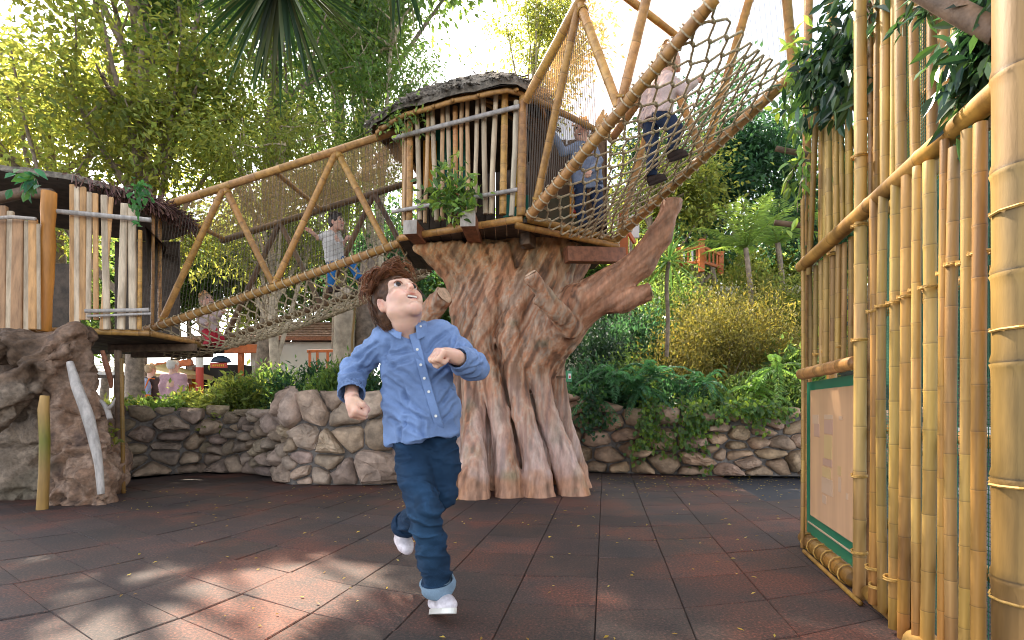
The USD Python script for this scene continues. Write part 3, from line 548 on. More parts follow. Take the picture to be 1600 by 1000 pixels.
# roof: shallow thatched cone on poles, with bundles at the eave
RC = A(-0.50, 5.25); RR = 0.93
OUT = [(0.02, 4.36), (0.34, 4.60), (0.42, 5.2), (0.1, 5.9), (-0.6, 6.2), (-1.3, 5.8), (-1.43, 5.12), (-1.08, 4.79)]
def roof(parent, C, R, ze, zt, n=40, thick=0.07, seed=0, sag=0.0, name='roof', m=None, mu=None, ez=None, out=None):
    a = np.arange(n) * 2 * np.pi / n
    if out is not None:
        pg = Polygon(out).buffer(-0.16).buffer(0.16); R = np.array([Point(*C).distance(pg.exterior.intersection(shapely.geometry.LineString([C, C + 5 * A(math.cos(q), math.sin(q))]))) for q in a])
    rr = R * (1 + 0.05 * (fbm(np.column_stack([np.cos(a), np.sin(a), 0 * a]), 3, 3, seed) - 0.5) * 2); rings = []
    zo = (lambda x, y: 0 * x) if ez is None else ez
    for s in (1.0, 0.98, 0.8, 0.55, 0.3, 0.08):
        x, y = C[0] + np.cos(a) * rr * s, C[1] + np.sin(a) * rr * s; z = ze + (zt - ze) * (1 - s ** 1.35) + thick * (s < 1) + zo(x, y) * s + (fbm(np.column_stack([x, y, 0 * x]), 9, 3, seed + 1) - 0.5) * 0.05
        rings.append(np.column_stack([x, y, z]))
    v = np.vstack(rings + [[[C[0], C[1], zt + thick]]]); e = np.arange(n); e2 = (e + 1) % n; k = len(rings)
    f = np.vstack([np.vstack([np.stack([e + i * n, e2 + i * n, e2 + (i + 1) * n], 1), np.stack([e + i * n, e2 + (i + 1) * n, e + (i + 1) * n], 1)]) for i in range(k - 1)] + [np.stack([e + (k - 1) * n, e2 + (k - 1) * n, np.full(n, k * n)], 1)])
    q = put(name, MB().add(v, f, A(1, 1, 1)), m or M['thatch'], parent, smooth=True)
    und = [np.column_stack([C[0] + np.cos(a) * rr * s, C[1] + np.sin(a) * rr * s, ze + (zt - ze) * (1 - s ** 1.35) - 0.004 + zo(C[0] + np.cos(a) * rr * s, C[1] + np.sin(a) * rr * s) * s]) for s in (1.0, 0.6, 0.2)]
    v = np.vstack(und + [[[C[0], C[1], zt - 0.01]]]); f = np.vstack([np.vstack([np.stack([e + i * n, e2 + (i + 1) * n, e2 + i * n], 1), np.stack([e + i * n, e + (i + 1) * n, e2 + (i + 1) * n], 1)]) for i in range(2)] + [np.stack([e + 2 * n, np.full(n, 3 * n), e2 + 2 * n], 1)])
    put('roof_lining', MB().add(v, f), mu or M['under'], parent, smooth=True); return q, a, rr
tilt = lambda x, y: (x + 0.5) * -0.02
q, ra, rr = roof(TH, RC, RR, 3.60, 4.10, n=56, seed=3, ez=tilt, out=OUT)
rof = lambda a: np.interp(a % (2 * math.pi), np.append(ra, 2 * math.pi), np.append(rr, rr[0]))
MBt = MB()
for k in range(900):
    a = rng.uniform(0, 2 * np.pi); s = rng.uniform(0.55, 1.03) if k % 3 else 1.0; R = rof(a) * s; c = A(RC[0] + math.cos(a) * R, RC[1] + math.sin(a) * R, 0); c[2] = 3.60 + 0.50 * (1 - min(s, 1) ** 1.35) + 0.075 + tilt(c[0], c[1]) * s
    o = A(math.cos(a + rng.normal() * 0.25), math.sin(a + rng.normal() * 0.25), -0.42 - rng.uniform(0, 0.25)); L = rng.uniform(0.10, 0.22)
    v, fa = segs(c - unit(o) * L * 0.6, c + unit(o) * L * 0.4 + A(0, 0, rng.uniform(-0.03, 0.01)), rng.uniform(0.004, 0.009), 3); MBt.add(v, fa, A(1, 1.02, 1.05) * rng.uniform(0.5, 1.7))
put('thatch_straw', MBt, M['thatch'], TH, kind='stuff')
for k in range(10):
    a = -2.9 + k * 0.32; put('rafter', tube([A(RC[0], RC[1], 4.05), A(RC[0] + math.cos(a) * rof(a) * 0.97, RC[1] + math.sin(a) * rof(a) * 0.97, 3.565)], 0.018, 7), M['bamboo_pole'], TH, smooth=True)
eave = [A(RC[0] + math.cos(t) * rof(t) * 0.93, RC[1] + math.sin(t) * rof(t) * 0.93, 3.575) for t in np.linspace(-math.pi, 0.35, 26)]
put('eave_pole', tube(eave, 0.022, 8), M['bamboo_pole'], TH, smooth=True)

# ================================================================ rope bridges
def bridge(name, label, LA, LB, UA, UB, cross, nodes, pole_r, sag, knots, rope_r, mesh_step, roof_mat, far_fade, nu, nv, rope_m, seed, front_mesh=True, mesh_r=0.0022):
    """LA-LB, UA-UB: near lower and upper rails; cross: vector to the far side; nodes: (position along lower or upper rail, which) of the zigzag."""
    r = np.random.default_rng(seed); B = thing(name, label, 'rope bridge', (LA + LB) / 2 * A(1, 1, 0) + A(0, 0, min(LA[2], LB[2]) - sag))
    for side in (0, 1):
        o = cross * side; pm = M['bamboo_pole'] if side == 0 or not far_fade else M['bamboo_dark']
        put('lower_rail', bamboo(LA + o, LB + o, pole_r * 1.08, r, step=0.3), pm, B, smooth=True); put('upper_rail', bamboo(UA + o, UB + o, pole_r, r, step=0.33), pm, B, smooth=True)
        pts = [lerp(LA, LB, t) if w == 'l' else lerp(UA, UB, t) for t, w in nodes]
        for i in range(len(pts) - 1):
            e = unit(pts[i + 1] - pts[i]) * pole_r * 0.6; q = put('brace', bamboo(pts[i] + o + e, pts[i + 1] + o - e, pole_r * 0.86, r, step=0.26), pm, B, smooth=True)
            if side == 0:
                put('lashing', lashing(pts[i] + o + e * 3.5, e, pole_r * 0.92, r, 3), M['lash'], B)
    # U-shaped rope net hung between the lower rails: zigzag strands that meet at knots
    th = np.linspace(0, 1, nv + 1)
    def surf(u, w):
        sg = sag * (0.55 + 0.45 * np.sin(np.pi * np.clip(u * 0.8 + 0.1, 0, 1))); s = np.sin(np.pi * w); base = LA + np.outer(u, LB - LA) + np.outer(w + 0.06 * np.sin(2 * np.pi * w), cross)
        base[:, 2] -= sg * s ** 0.7; return base
    net = MB()
    for i in range(nu):
        for ph in (0,):
            u0 = (i + 0.5) / nu; ww = np.linspace(0, 1, nv + 1); off = np.where(np.arange(nv + 1) % 2 == 0, 0.47, -0.47) * (1 if i % 2 == 0 else -1) / nu
            wf = np.sort(np.concatenate([ww[1:] - 0.24 / nv, ww[:-1] + 0.24 / nv])); wk = np.concatenate([np.clip(ww - 0.25 / nv, 0, 1), np.clip(ww + 0.25 / nv, 0, 1)]); ok_ = np.argsort(wk, kind='stable'); uf = u0 + np.interp(wf, wk[ok_], np.concatenate([off, off])[ok_]) * 0.97; uf = np.clip(uf + r.normal(size=len(uf)) * 0.0035, 0, 1); p = surf(uf, wf)
            p[1:-1] += r.normal(size=p[1:-1].shape) * 0.0035; v, f = tube(p, rope_r, 5, False); net.add(v, f)
    if knots:
        for i in range(nu - 1):
            for j in range(1, nv):
                if (i + j) % 2 == 0: c = surf(A((i + 1) / nu), A(j / nv))[0]; v, f = trimesh.creation.icosphere(subdivisions=0, radius=rope_r * 1.9).vertices, trimesh.creation.icosphere(subdivisions=0).faces; net.add(v + c, f)
    put('rope_net', net, rope_m, B, smooth=True)
    lace = MB()
    for o, A0, B0 in ((0, LA, LB), (1, LA + cross, LB + cross)):
        L = np.linalg.norm(B0 - A0); n = int(L / 0.085)
        for k in range(n): v, f = lashing(lerp(A0, B0, (k + 0.5) / n), B0 - A0, pole_r * 1.08, r, 1, rope_r * 0.75, 0.02); lace.add(v, f)
    put('rail_lacing', lace, rope_m, B, kind='stuff')
    # wire mesh on both sides, fine shade net as a roof
    for side in (0, 1) if front_mesh else (1,):
        o = cross * side; n = int(np.linalg.norm(LB - LA) / mesh_step); t = (np.arange(n) + 0.5) / n
        a = LA + np.outer(t, LB - LA) + o; b = UA + np.outer(t, UB - UA) + o; mb = MB(); mb.add(*segs(a, b, mesh_r)); 
        for k in range(1, 22): mb.add(*segs(lerp(LA, UA, k / 22) + o, lerp(LB, UB, k / 22) + o, mesh_r * 0.6))
        put('wire_mesh', mb, M['wire'], B)
    if roof_mat:
        e = A(0, 0, 0.012); q = []; nn = 12
        for i in range(nn + 1):
            for j in range(7): w = j / 6; q.append(lerp(UA, UB, i / nn) + cross * w + A(0, 0, 0.07 * math.sin(math.pi * w)) + e)
        idx = np.array([[i * 7 + j, i * 7 + j + 1, (i + 1) * 7 + j + 1, (i + 1) * 7 + j] for i in range(nn) for j in range(6)]); put('roof_net', (np.array(q), idx), roof_mat, B, smooth=True)
        for t in (0.02, 0.5, 0.98): put('cross_pole', bamboo(lerp(UA, UB, t), lerp(UA, UB, t) + cross, pole_r * 0.7, r), M['bamboo_pole'], B, smooth=True)
    return B
LA, LB = P(213, 521, 5.5), P(632, 377, 5.2); UA, UB = P(243, 326, 5.48), P(622, 204, 5.2)
def tl(px, A0, B0): # parameter along a rail at a pixel column
    lo, hi = 0.0, 1.0
    for _ in range(40):
        m = (lo + hi) / 2; p = lerp(A0, B0, m); 
        if 800 + p[0] / p[1] * 800 < px: lo = m
        else: hi = m
    return lo
nodesL = [(tl(250, LA, LB), 'l'), (tl(351, UA, UB), 'u'), (tl(428, LA, LB), 'l'), (tl(526, UA, UB), 'u'), (tl(605, LA, LB), 'l')]
BL = bridge('rope_bridge', 'long covered bamboo rope bridge from the left hut up to the treehouse', LA, LB, UA, UB, A(0.105, 1.05, 0.0), nodesL, 0.040, 0.34, True, 0.0085, 0.042, M['shade_net'], 1, 54, 16, M['rope'], 3)
RA, RB = P(827, 338, 4.40), P(1118, -4, 3.05); VA, VB = P(822, 158, 4.40), P(1085, -330, 3.05)
crossR = A(0.85, 0.67, 0.0)
nodesR = [(tl(836, RA, RB), 'l'), (tl(905, VA, VB), 'u'), (tl(968, RA, RB), 'l'), (1.0, 'u'), (0.99, 'l')]
BR = bridge('rope_bridge', 'steep bamboo rope bridge with a wide diamond net rising right from the treehouse', RA, RB, VA, VB, crossR, nodesR, 0.040, 0.12, True, 0.0088, 0.040, M['orange_net'], 0, 25, 17, M['rope'], 4, front_mesh=False)
# wire mesh of the near side of the right bridge reaches along the first half only
mb = MB(); t = np.linspace(0.0, 0.45, 36); mb.add(*segs(RA + np.outer(t, RB - RA), VA + np.outer(t, VB - VA), 0.0024)); put('wire_mesh', mb, M['wire'], BR)
put('entry_panel', (A(P(548, 278, 6.15), P(622, 209, 5.30), P(636, 250, 5.05), P(598, 292, 6.0)), A((0, 1, 2), (0, 2, 3)).astype(int)), M['shade_net'], BL, label='dark brown cloth over the treehouse end of the bridge')
M['dark_net'] = net_cloth('dark_net', (0.13, 0.080, 0.050), 0.80, 6.0, 0.3)
q = []; 
for i in range(9):
    t = i / 8; x, y = lerp(0.16, 0.95, t), lerp(4.78, 5.22, t); q += [A(x, y + 0.02 * math.sin(t * 20), 2.475), A(x, y + 0.03 * math.sin(t * 17), lerp(3.74, 3.58, t))]
put('doorway_net', (np.array(q), np.array([[2 * i, 2 * i + 2, 2 * i + 3, 2 * i + 1] for i in range(8)])), M['dark_net'], TH, smooth=True, label='dark brown netting closing the right side of the hut')
# ================================================================ left hut on its rock
rng = np.random.default_rng(29)
HT = thing('lookout_hut', 'small slatted bamboo hut with a shaggy thatched roof at the left edge', 'hut', (-4.3, 5.0, 1.5))
def hd(px): return lerp(4.70, 4.92, (px - 88) / 147)
# roof
RC2 = A(-4.62, 5.50)
roof(HT, RC2, 0.96, 2.93, 3.12, n=44, thick=0.05, seed=12, ez=lambda x, y: -(x + 4.6) * 0.03)
M['roof_skin'] = M['thatch']
mb = MB()
for k in range(1500):
    a = rng.normal(-0.10, 0.33); R = 0.96 * rng.uniform(0.84, 1.06); c = A(RC2[0] + math.cos(a) * R, RC2[1] + math.sin(a) * R, 2.97); c[2] += -(c[0] + 4.6) * 0.03 + 0.10 * (0.96 - R)
    o = A(math.cos(a) * 0.5 + rng.normal() * 0.35, math.sin(a) * 0.5 + rng.normal() * 0.35, -0.6 + rng.normal() * 0.45); L = rng.uniform(0.06, 0.17)
    mb.add(*segs(c, c + unit(o) * L, rng.uniform(0.003, 0.007)), A(1, rng.uniform(0.8, 1.0), rng.uniform(0.75, 1.1)) * rng.uniform(0.5, 2.2))
put('thatch_fringe', mb, M['shag'], HT, kind='stuff')
# deck
hdk = [A(-6.2, 4.75), A(-5.0, 4.62), A(-4.10, 4.78), A(-3.50, 4.95), A(-3.46, 5.55), A(-3.80, 6.55), A(-5.8, 6.6)]
HZ = 1.535; dp = Polygon(hdk)
for k in range(26):
    x0 = -6.2 + k * 0.11; st = dp.intersection(shapely.geometry.box(x0, 4, x0 + 0.103, 7))
    if st.is_empty or st.area < 0.01: continue
    m = trimesh.creation.extrude_polygon(st, 0.03, engine='earcut'); put('floor_board', MB().add(m.vertices + A(0, 0, HZ - 0.03 + rng.uniform(-0.001, 0.001)), m.faces, A(1, 1, 1) * rng.uniform(0.7, 1.3)), M['under'], HT)
for k in range(1, 5): put('rim_pole', bamboo(A(*hdk[k], HZ - 0.005), A(*hdk[k + 1], HZ - 0.005), 0.030, rng), M['bamboo_pole'], HT, smooth=True)
put('joist', beam(A(-4.4, 5.6, HZ - 0.075), A(-3.4, 5.5, HZ - 0.075), 0.06, 0.08), M['wood_dark'], HT)
put('joist', beam(A(-4.6, 6.2, HZ - 0.075), A(-3.6, 6.15, HZ - 0.075), 0.06, 0.08), M['wood_dark'], HT)
# big posts
def gpost(pa, pb, d, w, m, tone, name='post'):
    a, b = P(*pa, d), P(*pb, d); r = w * d / 1600; v, f = tube(np.array([lerp(b, a, q) for q in np.linspace(0, 1, 9)]), r * (1 + 0.06 * rng.normal(size=9)), 11); return put(name, MB().add(v, f, tone), m, HT, smooth=True)
gpost((77, 300), (69, 518), 4.62, 19, M['bamboo_gold'], A(1.7, 1.2, 0.8))
HS = [(113, 288, 113, 510, 7, 's'), (120, 292, 120, 512, 8, 'w'), (130, 292, 129, 500, 8, 's'), (140, 300, 138, 500, 7, 'w'), (149, 302, 150, 500, 7, 's'), (163, 305, 167, 515, 9, 'w'), (174, 308, 159, 515, 6, 's'), (195, 318, 189, 515, 10, 'w'), (206, 325, 208, 515, 10, 'w'), (219, 360, 218, 515, 6, 'b')]
for (xa, ya, xb, yb, w, kd) in HS:
    a, b = P(xa, ya, hd(xa)), P(xb, yb, hd(xb)); wm = w * hd(xa) / 800
    if kd == 'b': put('bamboo_post', bamboo(b, a, wm / 2, rng, step=0.13), M['bamboo_pole'], HT, smooth=True); continue
    t = {'s': A(1.05, 0.86, 0.64), 'g': A(1.1, 1.05, 1.0), 'w': A(1.1, 1.25, 1.5)}[kd] * rng.uniform(0.9, 1.15)
    ax = axes_of(a - b, (0.2, -1, 0)); put('wall_slat', MB().add(*box((a + b) / 2, (np.linalg.norm(a - b), wm, wm * 0.55), ax, 0.006), t), M['slat'], HT)
for pa, pb, r in (((88, 330), (236, 344), 0.022), ((133, 486), (233, 484), 0.018), ((136, 494), (236, 490), 0.012)):
    v, f = tube(np.array([lerp(P(*pa, hd(pa[0]) - 0.05), P(*pb, hd(pb[0]) - 0.05), q) for q in np.linspace(0, 1, 6)]), r * rng.uniform(0.93, 1.07, 6), 9); put('rail', MB().add(v, f, A(1.1, 1.15, 1.2)), M['wood_grey'], HT, smooth=True)
# the bay left of the big post
for (xa, ya, xb, yb, w, kd) in [(-14, 322, -16, 520, 14, 's'), (4, 322, 3, 522, 13, 's'), (17, 330, 15, 520, 9, 'w'), (30, 342, 27, 520, 15, 's'), (43, 345, 42, 520, 8, 'w'), (52, 342, 52, 515, 11, 's'), (60, 350, 61, 515, 5, 'w')]:
    a, b = P(xa, ya, 4.55), P(xb, yb, 4.5); wm = w * 4.55 / 800; t = {'s': [A(1.2, 0.92, 0.6), A(0.75, 0.6, 0.5), A(1.0, 0.9, 0.75)][int(rng.integers(0, 3))], 'w': A(0.95, 1.05, 1.2)}[kd] * rng.uniform(0.85, 1.1)
    put('wall_slat', MB().add(*box((a + b) / 2, (np.linalg.norm(a - b), wm, wm * 0.55), axes_of(a - b, (0.2, -1, 0)), 0.006), t), M['slat'], HT)
put('rail', tube([P(-40, 343, 4.46), P(20, 339, 4.46), P(56, 342, 4.48)], 0.016, 8), M['wood_grey'], HT, smooth=True)
put('lintel', tube([P(-40, 318, 4.62), P(40, 300, 4.64), P(82, 304, 4.64)], 0.05, 9), M['wood_dark'], HT, smooth=True)
put('back_board', box(A(-4.52, 6.35, 2.2), (0.8, 0.03, 1.35)), M['under'], HT); put('back_board', box(A(-5.6, 6.35, 2.1), (0.5, 0.03, 1.0)), M['under'], HT)
put('bamboo_post', bamboo(P(250, 510, 5.6), P(250, 330, 5.6), 0.020, rng), M['bamboo_pole'], HT, smooth=True); put('bamboo_post', bamboo(P(238, 508, 5.35), P(240, 330, 5.35), 0.016, rng), M['bamboo_pole'], HT, smooth=True)
put('entry_panel', (A(P(226, 352, 5.2), P(262, 388, 5.5), P(256, 398, 6.4), P(232, 452, 5.6)), A((0, 1, 2), (0, 2, 3)).astype(int)), M['under'], HT)
put('support_post', tube(np.array([P(184, 548, 4.92), P(186, 650, 4.90), P(187, 766, 4.90)]), 0.030, 9), M['wood_dark'], HT, smooth=True)
put('support_post', bamboo(A(*P(193, 768, 4.86)[:2], 0.0), P(190, 560, 4.86), 0.017, rng), M['bamboo_gold'], HT, smooth=True)

# sculpted rock and root mass under the hut
F = Field((-5.6, 3.75, -0.05), (-2.95, 5.6, 1.56), 0.024)
for c, r in (((-4.55, 4.9, 0.25), 0.62), ((-5.1, 4.8, 0.35), 0.6), ((-4.1, 4.85, 0.25), 0.42), ((-3.98, 4.72, 0.2), 0.30), ((-4.2, 4.75, 0.65), 0.40), ((-4.8, 5.1, 0.8), 0.5)):
    F.ell(c, np.eye(3), A(r, r * 0.8, r * 1.05), 0.10)
# hollow log lying at the left, big root forks, trunk-like leg on the right
F.chain([P(-70, 545, 4.35), P(20, 540, 4.35), P(75, 545, 4.45), P(118, 535, 4.6)], [0.17, 0.15, 0.13, 0.11], 0.04)
F.chain([P(-30, 640, 4.2), P(35, 600, 4.25), P(80, 555, 4.35), P(112, 528, 4.5)], [0.20, 0.13, 0.12, 0.11], 0.04)
F.chain([P(150, 790, 4.38), P(152, 745, 4.40), P(140, 660, 4.48), P(122, 580, 4.55), P(128, 528, 4.62)], [0.17, 0.13, 0.11, 0.12, 0.12], 0.05)
F.chain([P(128, 782, 4.32), P(112, 690, 4.42), P(100, 600, 4.5)], [0.11, 0.10, 0.13], 0.05)
F.chain([P(95, 785, 4.30), P(92, 690, 4.40), P(95, 600, 4.5)], [0.10, 0.09, 0.12], 0.05)
F.ell(P(45, 585, 4.10), np.eye(3), A(0.16, 0.22, 0.09), 0.05, 'sub')
v, f = F.mesh(); n = vnormals(v, f); d0 = fbm(v, 4.5, 4, 41) - 0.5; d1 = fbm(v * A(1, 1, 0.5), 17, 4, 42) - 0.5; rid = np.abs(fbm(v, 3.2, 3, 43) - 0.5)
v = v + n * (d0 * 0.16 + d1 * 0.055 - np.exp(-(rid / 0.025) ** 2) * 0.07)[:, None]
px = 800 + v[:, 0] / v[:, 1] * 800; root = np.clip((px - 58 + 60 * (fbm(v, 3, 2, 6) - 0.5)) / 22, 0, 1); logm = np.clip((v[:, 2] - 0.92 + 0.2 * (fbm(v, 4, 2, 61) - 0.5)) / 0.12, 0, 1)
rock = A(0.235, 0.175, 0.125)[None] * (0.15 + 1.6 * fbm(v, 5, 5, 9))[:, None]; rock = lerp(rock, A(0.13, 0.12, 0.075)[None], (np.clip(fbm(v, 3, 3, 71) * 4 - 2.1, 0, 1) * 0.6)[:, None])
woodc = paint(v, f, n, v[:, :2], 14, [(0.32, 0.06, (0.12, 0.07, 0.05)), (0.45, 0.06, (0.27, 0.16, 0.10)), (0.54, 0.05, (0.36, 0.24, 0.17)), (0.65, 0.06, (0.22, 0.12, 0.07))], (11, 11, 2))
darkw = A(0.115, 0.070, 0.042)[None] * (0.5 + 1.1 * fbm(v * A(1, 1, 3), 6, 4, 19))[:, None]
col = lerp(rock, woodc, (root * 0.9)[:, None]); col = lerp(col, lerp(darkw, woodc, (root * 0.55)[:, None]), logm[:, None])
M['rockpaint'] = mat('rockpaint', (1, 1, 1), 0.8, tint=True, noise=(28, 0.65, 1.25, 8), bump=(46, 0.010))
RK = thing('rock_base', 'sculpted rock and twisted root base carrying the left hut', 'rock sculpture', (-4.4, 4.8, 0))
put('rock_mass', (v, f, np.clip(col, 0.01, 1)), M['rockpaint'], RK, smooth=True)
pst = [P(66, 800, 4.08), P(69, 740, 4.09), P(70, 690, 4.1), P(68, 640, 4.12), P(70, 618, 4.12)]; pst[0][2] = -0.01
v, f = tube(np.array(pst), A(0.040, 0.036, 0.036, 0.038, 0.03), 12); c = np.where((np.abs(v[:, 2] - 0.52) < 0.07)[:, None], A(0.45, 0.75, 0.2), A(1, 1, 1)) * (0.7 + 0.6 * fbm(v, 14, 3, 3))[:, None]
put('stump_post', MB().add(v, f, c), M['bamboo_gold'], RK, smooth=True, label='short orange painted post in front of the rock')
def branchy(name, label, cat, pts, rad, m, sides=10, extra=()):
    p = np.array(pts); t = np.linspace(0, 1, len(p)); q = np.linspace(0, 1, 24); pp = np.column_stack([np.interp(q, t, p[:, k]) for k in range(3)]); rr = np.interp(q, t, rad) * (1 + 0.12 * (fbm(pp, 9, 2, 5) - 0.5))
    for _ in range(3): pp[1:-1] = (pp[:-2] + 2 * pp[1:-1] + pp[2:]) / 4
    mb = MB().add(*tube(pp, rr, sides)); T = thing(name, label, cat, (p[0][0], p[0][1], p[:, 2].min())); put('limb', mb, m, T, smooth=True)
    for ex in extra: put('twig', MB().add(*tube(np.array(ex[0]), ex[1], 8)), m, T, smooth=True)
    return T
M['driftwood'] = mat('driftwood', (0.47, 0.42, 0.38), 0.7, tint=True, noise=(26, 0.7, 1.15), bump=(60, 0.004), stretch=(1, 1, 0.3))
branchy('driftwood_log', 'bleached white driftwood log leaning on the root base under the left hut', 'driftwood', [P(158, 772, 4.19), P(154, 720, 4.22), P(138, 650, 4.26), P(120, 605, 4.30), P(109, 566, 4.34)], [0.026, 0.032, 0.046, 0.040, 0.026], M['driftwood'])
branchy('driftwood_branch', 'small forked pale driftwood branch behind the white log', 'driftwood', [P(172, 655, 4.5), P(168, 640, 4.52), P(160, 628, 4.54), P(150, 622, 4.56)], [0.022, 0.022, 0.016, 0.008], M['driftwood'], extra=[([P(168, 640, 4.52), P(176, 632, 4.48), P(180, 622, 4.46)], [0.016, 0.013, 0.006])])
branchy('root_branch', 'reddish crooked root hanging beneath the left hut deck', 'root', [P(160, 548, 4.75), P(166, 570, 4.75), P(172, 590, 4.78), P(174, 606, 4.8)], [0.018, 0.026, 0.024, 0.012], M['wood_red'])

# ================================================================ bamboo tower on the right
rng = np.random.default_rng(31)
def td(px): return 727.2 / (px - 1016)
NW = unit(A(-0.965, 0.262, 0)); TW_ = unit(A(0.262, 0.965, 0))
def W(px, z, off=0.0):
    k = (px - 800) / 800; d = (0.909 + NW[0] * off - k * NW[1] * off) / (k - 0.27); return A(0.909 + 0.27 * d, d, z) + NW * off
def zpx(px, py, off=0.0): return CAM_H + (639 - py) / 800 * td(px)
TW = thing('bamboo_tower', 'tall bamboo slatted tower wall filling the right edge of the picture', 'bamboo tower', (1.5, 2.2, 0))
def cane(px0, py0, px1, py1, w, off=0.0, m='bamboo_pale', step=None, light=1.0, name='bamboo_cane'):
    """from bottom pixel to top pixel on the wall plane."""
    a = W(px0, zpx(px0, py0), off); b = W(px1, zpx(px1, py1), off); r = w * td((px0 + px1) / 2) / 1600
    return put(name, bamboo(a, b, r, rng, step=step, light=light, bow=0.006), M[m], TW, smooth=True), a, b, r
def zc(px, z0, z1, w, off=0.0, m='bamboo_pale', name='bamboo_cane', px1=None, light=1.0):
    a = W(px, z0, off); b = W(px1 or px, z1, off); r = w * td(px) / 1600; put(name, bamboo(a, b, r, rng, light=light, bow=0.005), M[m], TW, smooth=True); return a, b, r
# main posts
zc(1342.5, 0.004, 3.4, 17, 0.030, name='main_post'); zc(1356, 0.004, 3.4, 10, -0.06, 'bamboo_pole', name='back_post', light=0.6)
zc(1254, 0.004, 2.0, 6, 0.035, 'bamboo_pale', name='outer_post', light=1.05); zc(1259, 0.004, 2.1, 8, -0.015, 'bamboo_pole', name='back_post')
zc(1264, 1.55, 2.45, 8, 0.02, 'bamboo_pale', px1=1276)
r_big = 0.062
bx = 1604.0; put('corner_post', bamboo(W(bx, -0.001, 0.02), W(bx, 3.0, 0.02), r_big, rng, step=0.26, sides=28, bow=0.001), M['bamboo_gold'], TW, smooth=True)
# lower bay, right of the main post: canes from the ground rail up to below the beam
LO = [(1366, 13.5, 328), (1380, 14, 320), (1399, 15.5, 302), (1417, 16.5, 294), (1433, 13.5, 284), (1452, 19, 270), (1477, 13.5, 244), (1492, 17, 250), (1511, 16.5, 231), (1532, 20, 219)]
for k, (px, w, top) in enumerate(LO):
    w *= 0.93
    base = zpx(px, 925 + (px - 1366) * 1.15) if px < 1385 else 0.02
    zc(px - 3 + rng.uniform(-3, 3), max(0.012, min(base, 0.05)), zpx(px, top), w, 0.045 + rng.uniform(-0.008, 0.012), 'bamboo_pale' if k % 3 else 'bamboo', px1=px + rng.uniform(-1, 1))
zc(1425, 0.012, 0.62, 8, 0.02, 'bamboo', px1=1424)
# upper bay
UP = [(1370, 12, 1371), (1383, 14, 1384), (1395, 9, 1396), (1409, 16, 1408), (1431, 14, 1420), (1457, 16, 1454), (1478, 16, 1468), (1497, 19, 1493), (1521, 15, 1517), (1543, 14, 1540)]
for k, (px, w, top) in enumerate(UP): zc(px, 1.58, 3.1, w, -0.035 + rng.uniform(-0.006, 0.008), 'bamboo_pale' if k % 4 else 'bamboo', px1=top)
# left bay: canes over the panel, and above the beam
for k, (px, w) in enumerate([(1266, 7), (1274, 7), (1283, 7), (1290, 9), (1301, 8), (1310, 9), (1319, 8), (1329, 8)]):
    zc(px + rng.uniform(-1, 1), 1.03, zpx(px, 425 - (px - 1262) * 0.83), w, 0.0 + rng.uniform(-0.01, 0.01), 'bamboo_gold' if k == 7 else 'bamboo_pale', light=1.0, px1=px + rng.uniform(-1.5, 1.5))
for k, (px, w) in enumerate([(1283, 9), (1289, 7), (1295, 11), (1307, 10), (1317, 8), (1327, 11)]):
    zc(px, zpx(px, 372 - (px - 1283) * 0.8), zpx(px, 178 - (px - 1283) * 0.7), w, -0.03, 'bamboo_pale', px1=px + rng.uniform(-3, 1), light=1.12)
for k, (px, w) in enumerate([(1362, 12), (1376, 10), (1390, 12), (1402, 9), (1442, 10), (1466, 12), (1486, 11), (1508, 12), (1531, 12)]): zc(px, 1.7, 3.0, w, -0.10, 'bamboo', light=0.8)
# beams and rails along the wall
def along(px0, px1, z0, z1, r, off, m, step=None, name='beam'): return put(name, bamboo(W(px0, z0, off), W(px1, z1, off), r, rng, step=step, bow=0.0, sides=16), M[m], TW, smooth=True)
along(1252.5, 1580, 1.625, 1.60, 0.034, 0.03, 'bamboo', 0.36); along(1253, 1336, 1.0, 0.997, 0.032, 0.035, 'bamboo_pole', 0.15)
along(1258, 1336, 0.045, 0.040, 0.040, 0.0, 'bamboo_gold', 0.13, 'ground_rail'); along(1360, 1600, 0.040, 0.035, 0.034, 0.0, 'bamboo_gold', 0.22, 'ground_rail')
along(1256, 1345, 0.012, 0.012, 0.010, 0.055, 'bamboo_pale', 0.2, 'ground_rail')
along(1350, 1600, 1.22, 1.20, 0.022, -0.09, 'bamboo_pole', None, 'inner_rail'); along(1350, 1600, 0.72, 0.70, 0.022, -0.09, 'bamboo_pole', None, 'inner_rail'); along(1350, 1600, 0.32, 0.31, 0.022, -0.09, 'bamboo_gold', None, 'inner_rail'); along(1350, 1560, 1.95, 1.93, 0.022, -0.09, 'bamboo_pole', None, 'inner_rail')
# lashings round each lower cane at mid height, and at the rails
for (px, w, top) in LO: put('lashing', lashing(W(px - 1, 1.175 + (0.03 if px > 1470 else 0) + rng.uniform(-0.012, 0.012), 0.047), (0, 0, 1), w * td(px) / 1600 + 0.004, rng, 2, 0.0032, 0.005), M['lash'], TW)
for px, z in [(1342.5, 1.09), (1342.5, 0.20), (1342.5, 1.86), (1342.5, 1.57), (1342.5, 0.52), (1366, 0.19), (1396, 0.20), (1372, 0.13)]: put('lashing', lashing(W(px, z, 0.03 if px == 1342.5 else 0.045), (0, 0, 1), 0.026, rng, 2, 0.0036, 0.006), M['lash'], TW)
for k in range(6): put('lashing', lashing(lerp(W(1260, 0.045), W(1334, 0.041), (k + 0.5) / 6), TW_, 0.043, rng, 1, 0.004, 0.01), M['lash'], TW)
for k in range(5): put('lashing', lashing(W(1259, 0.28 + k * 0.155, -0.015), (0, 0, 1), 0.017, rng, 1, 0.003), M['lash'], TW)
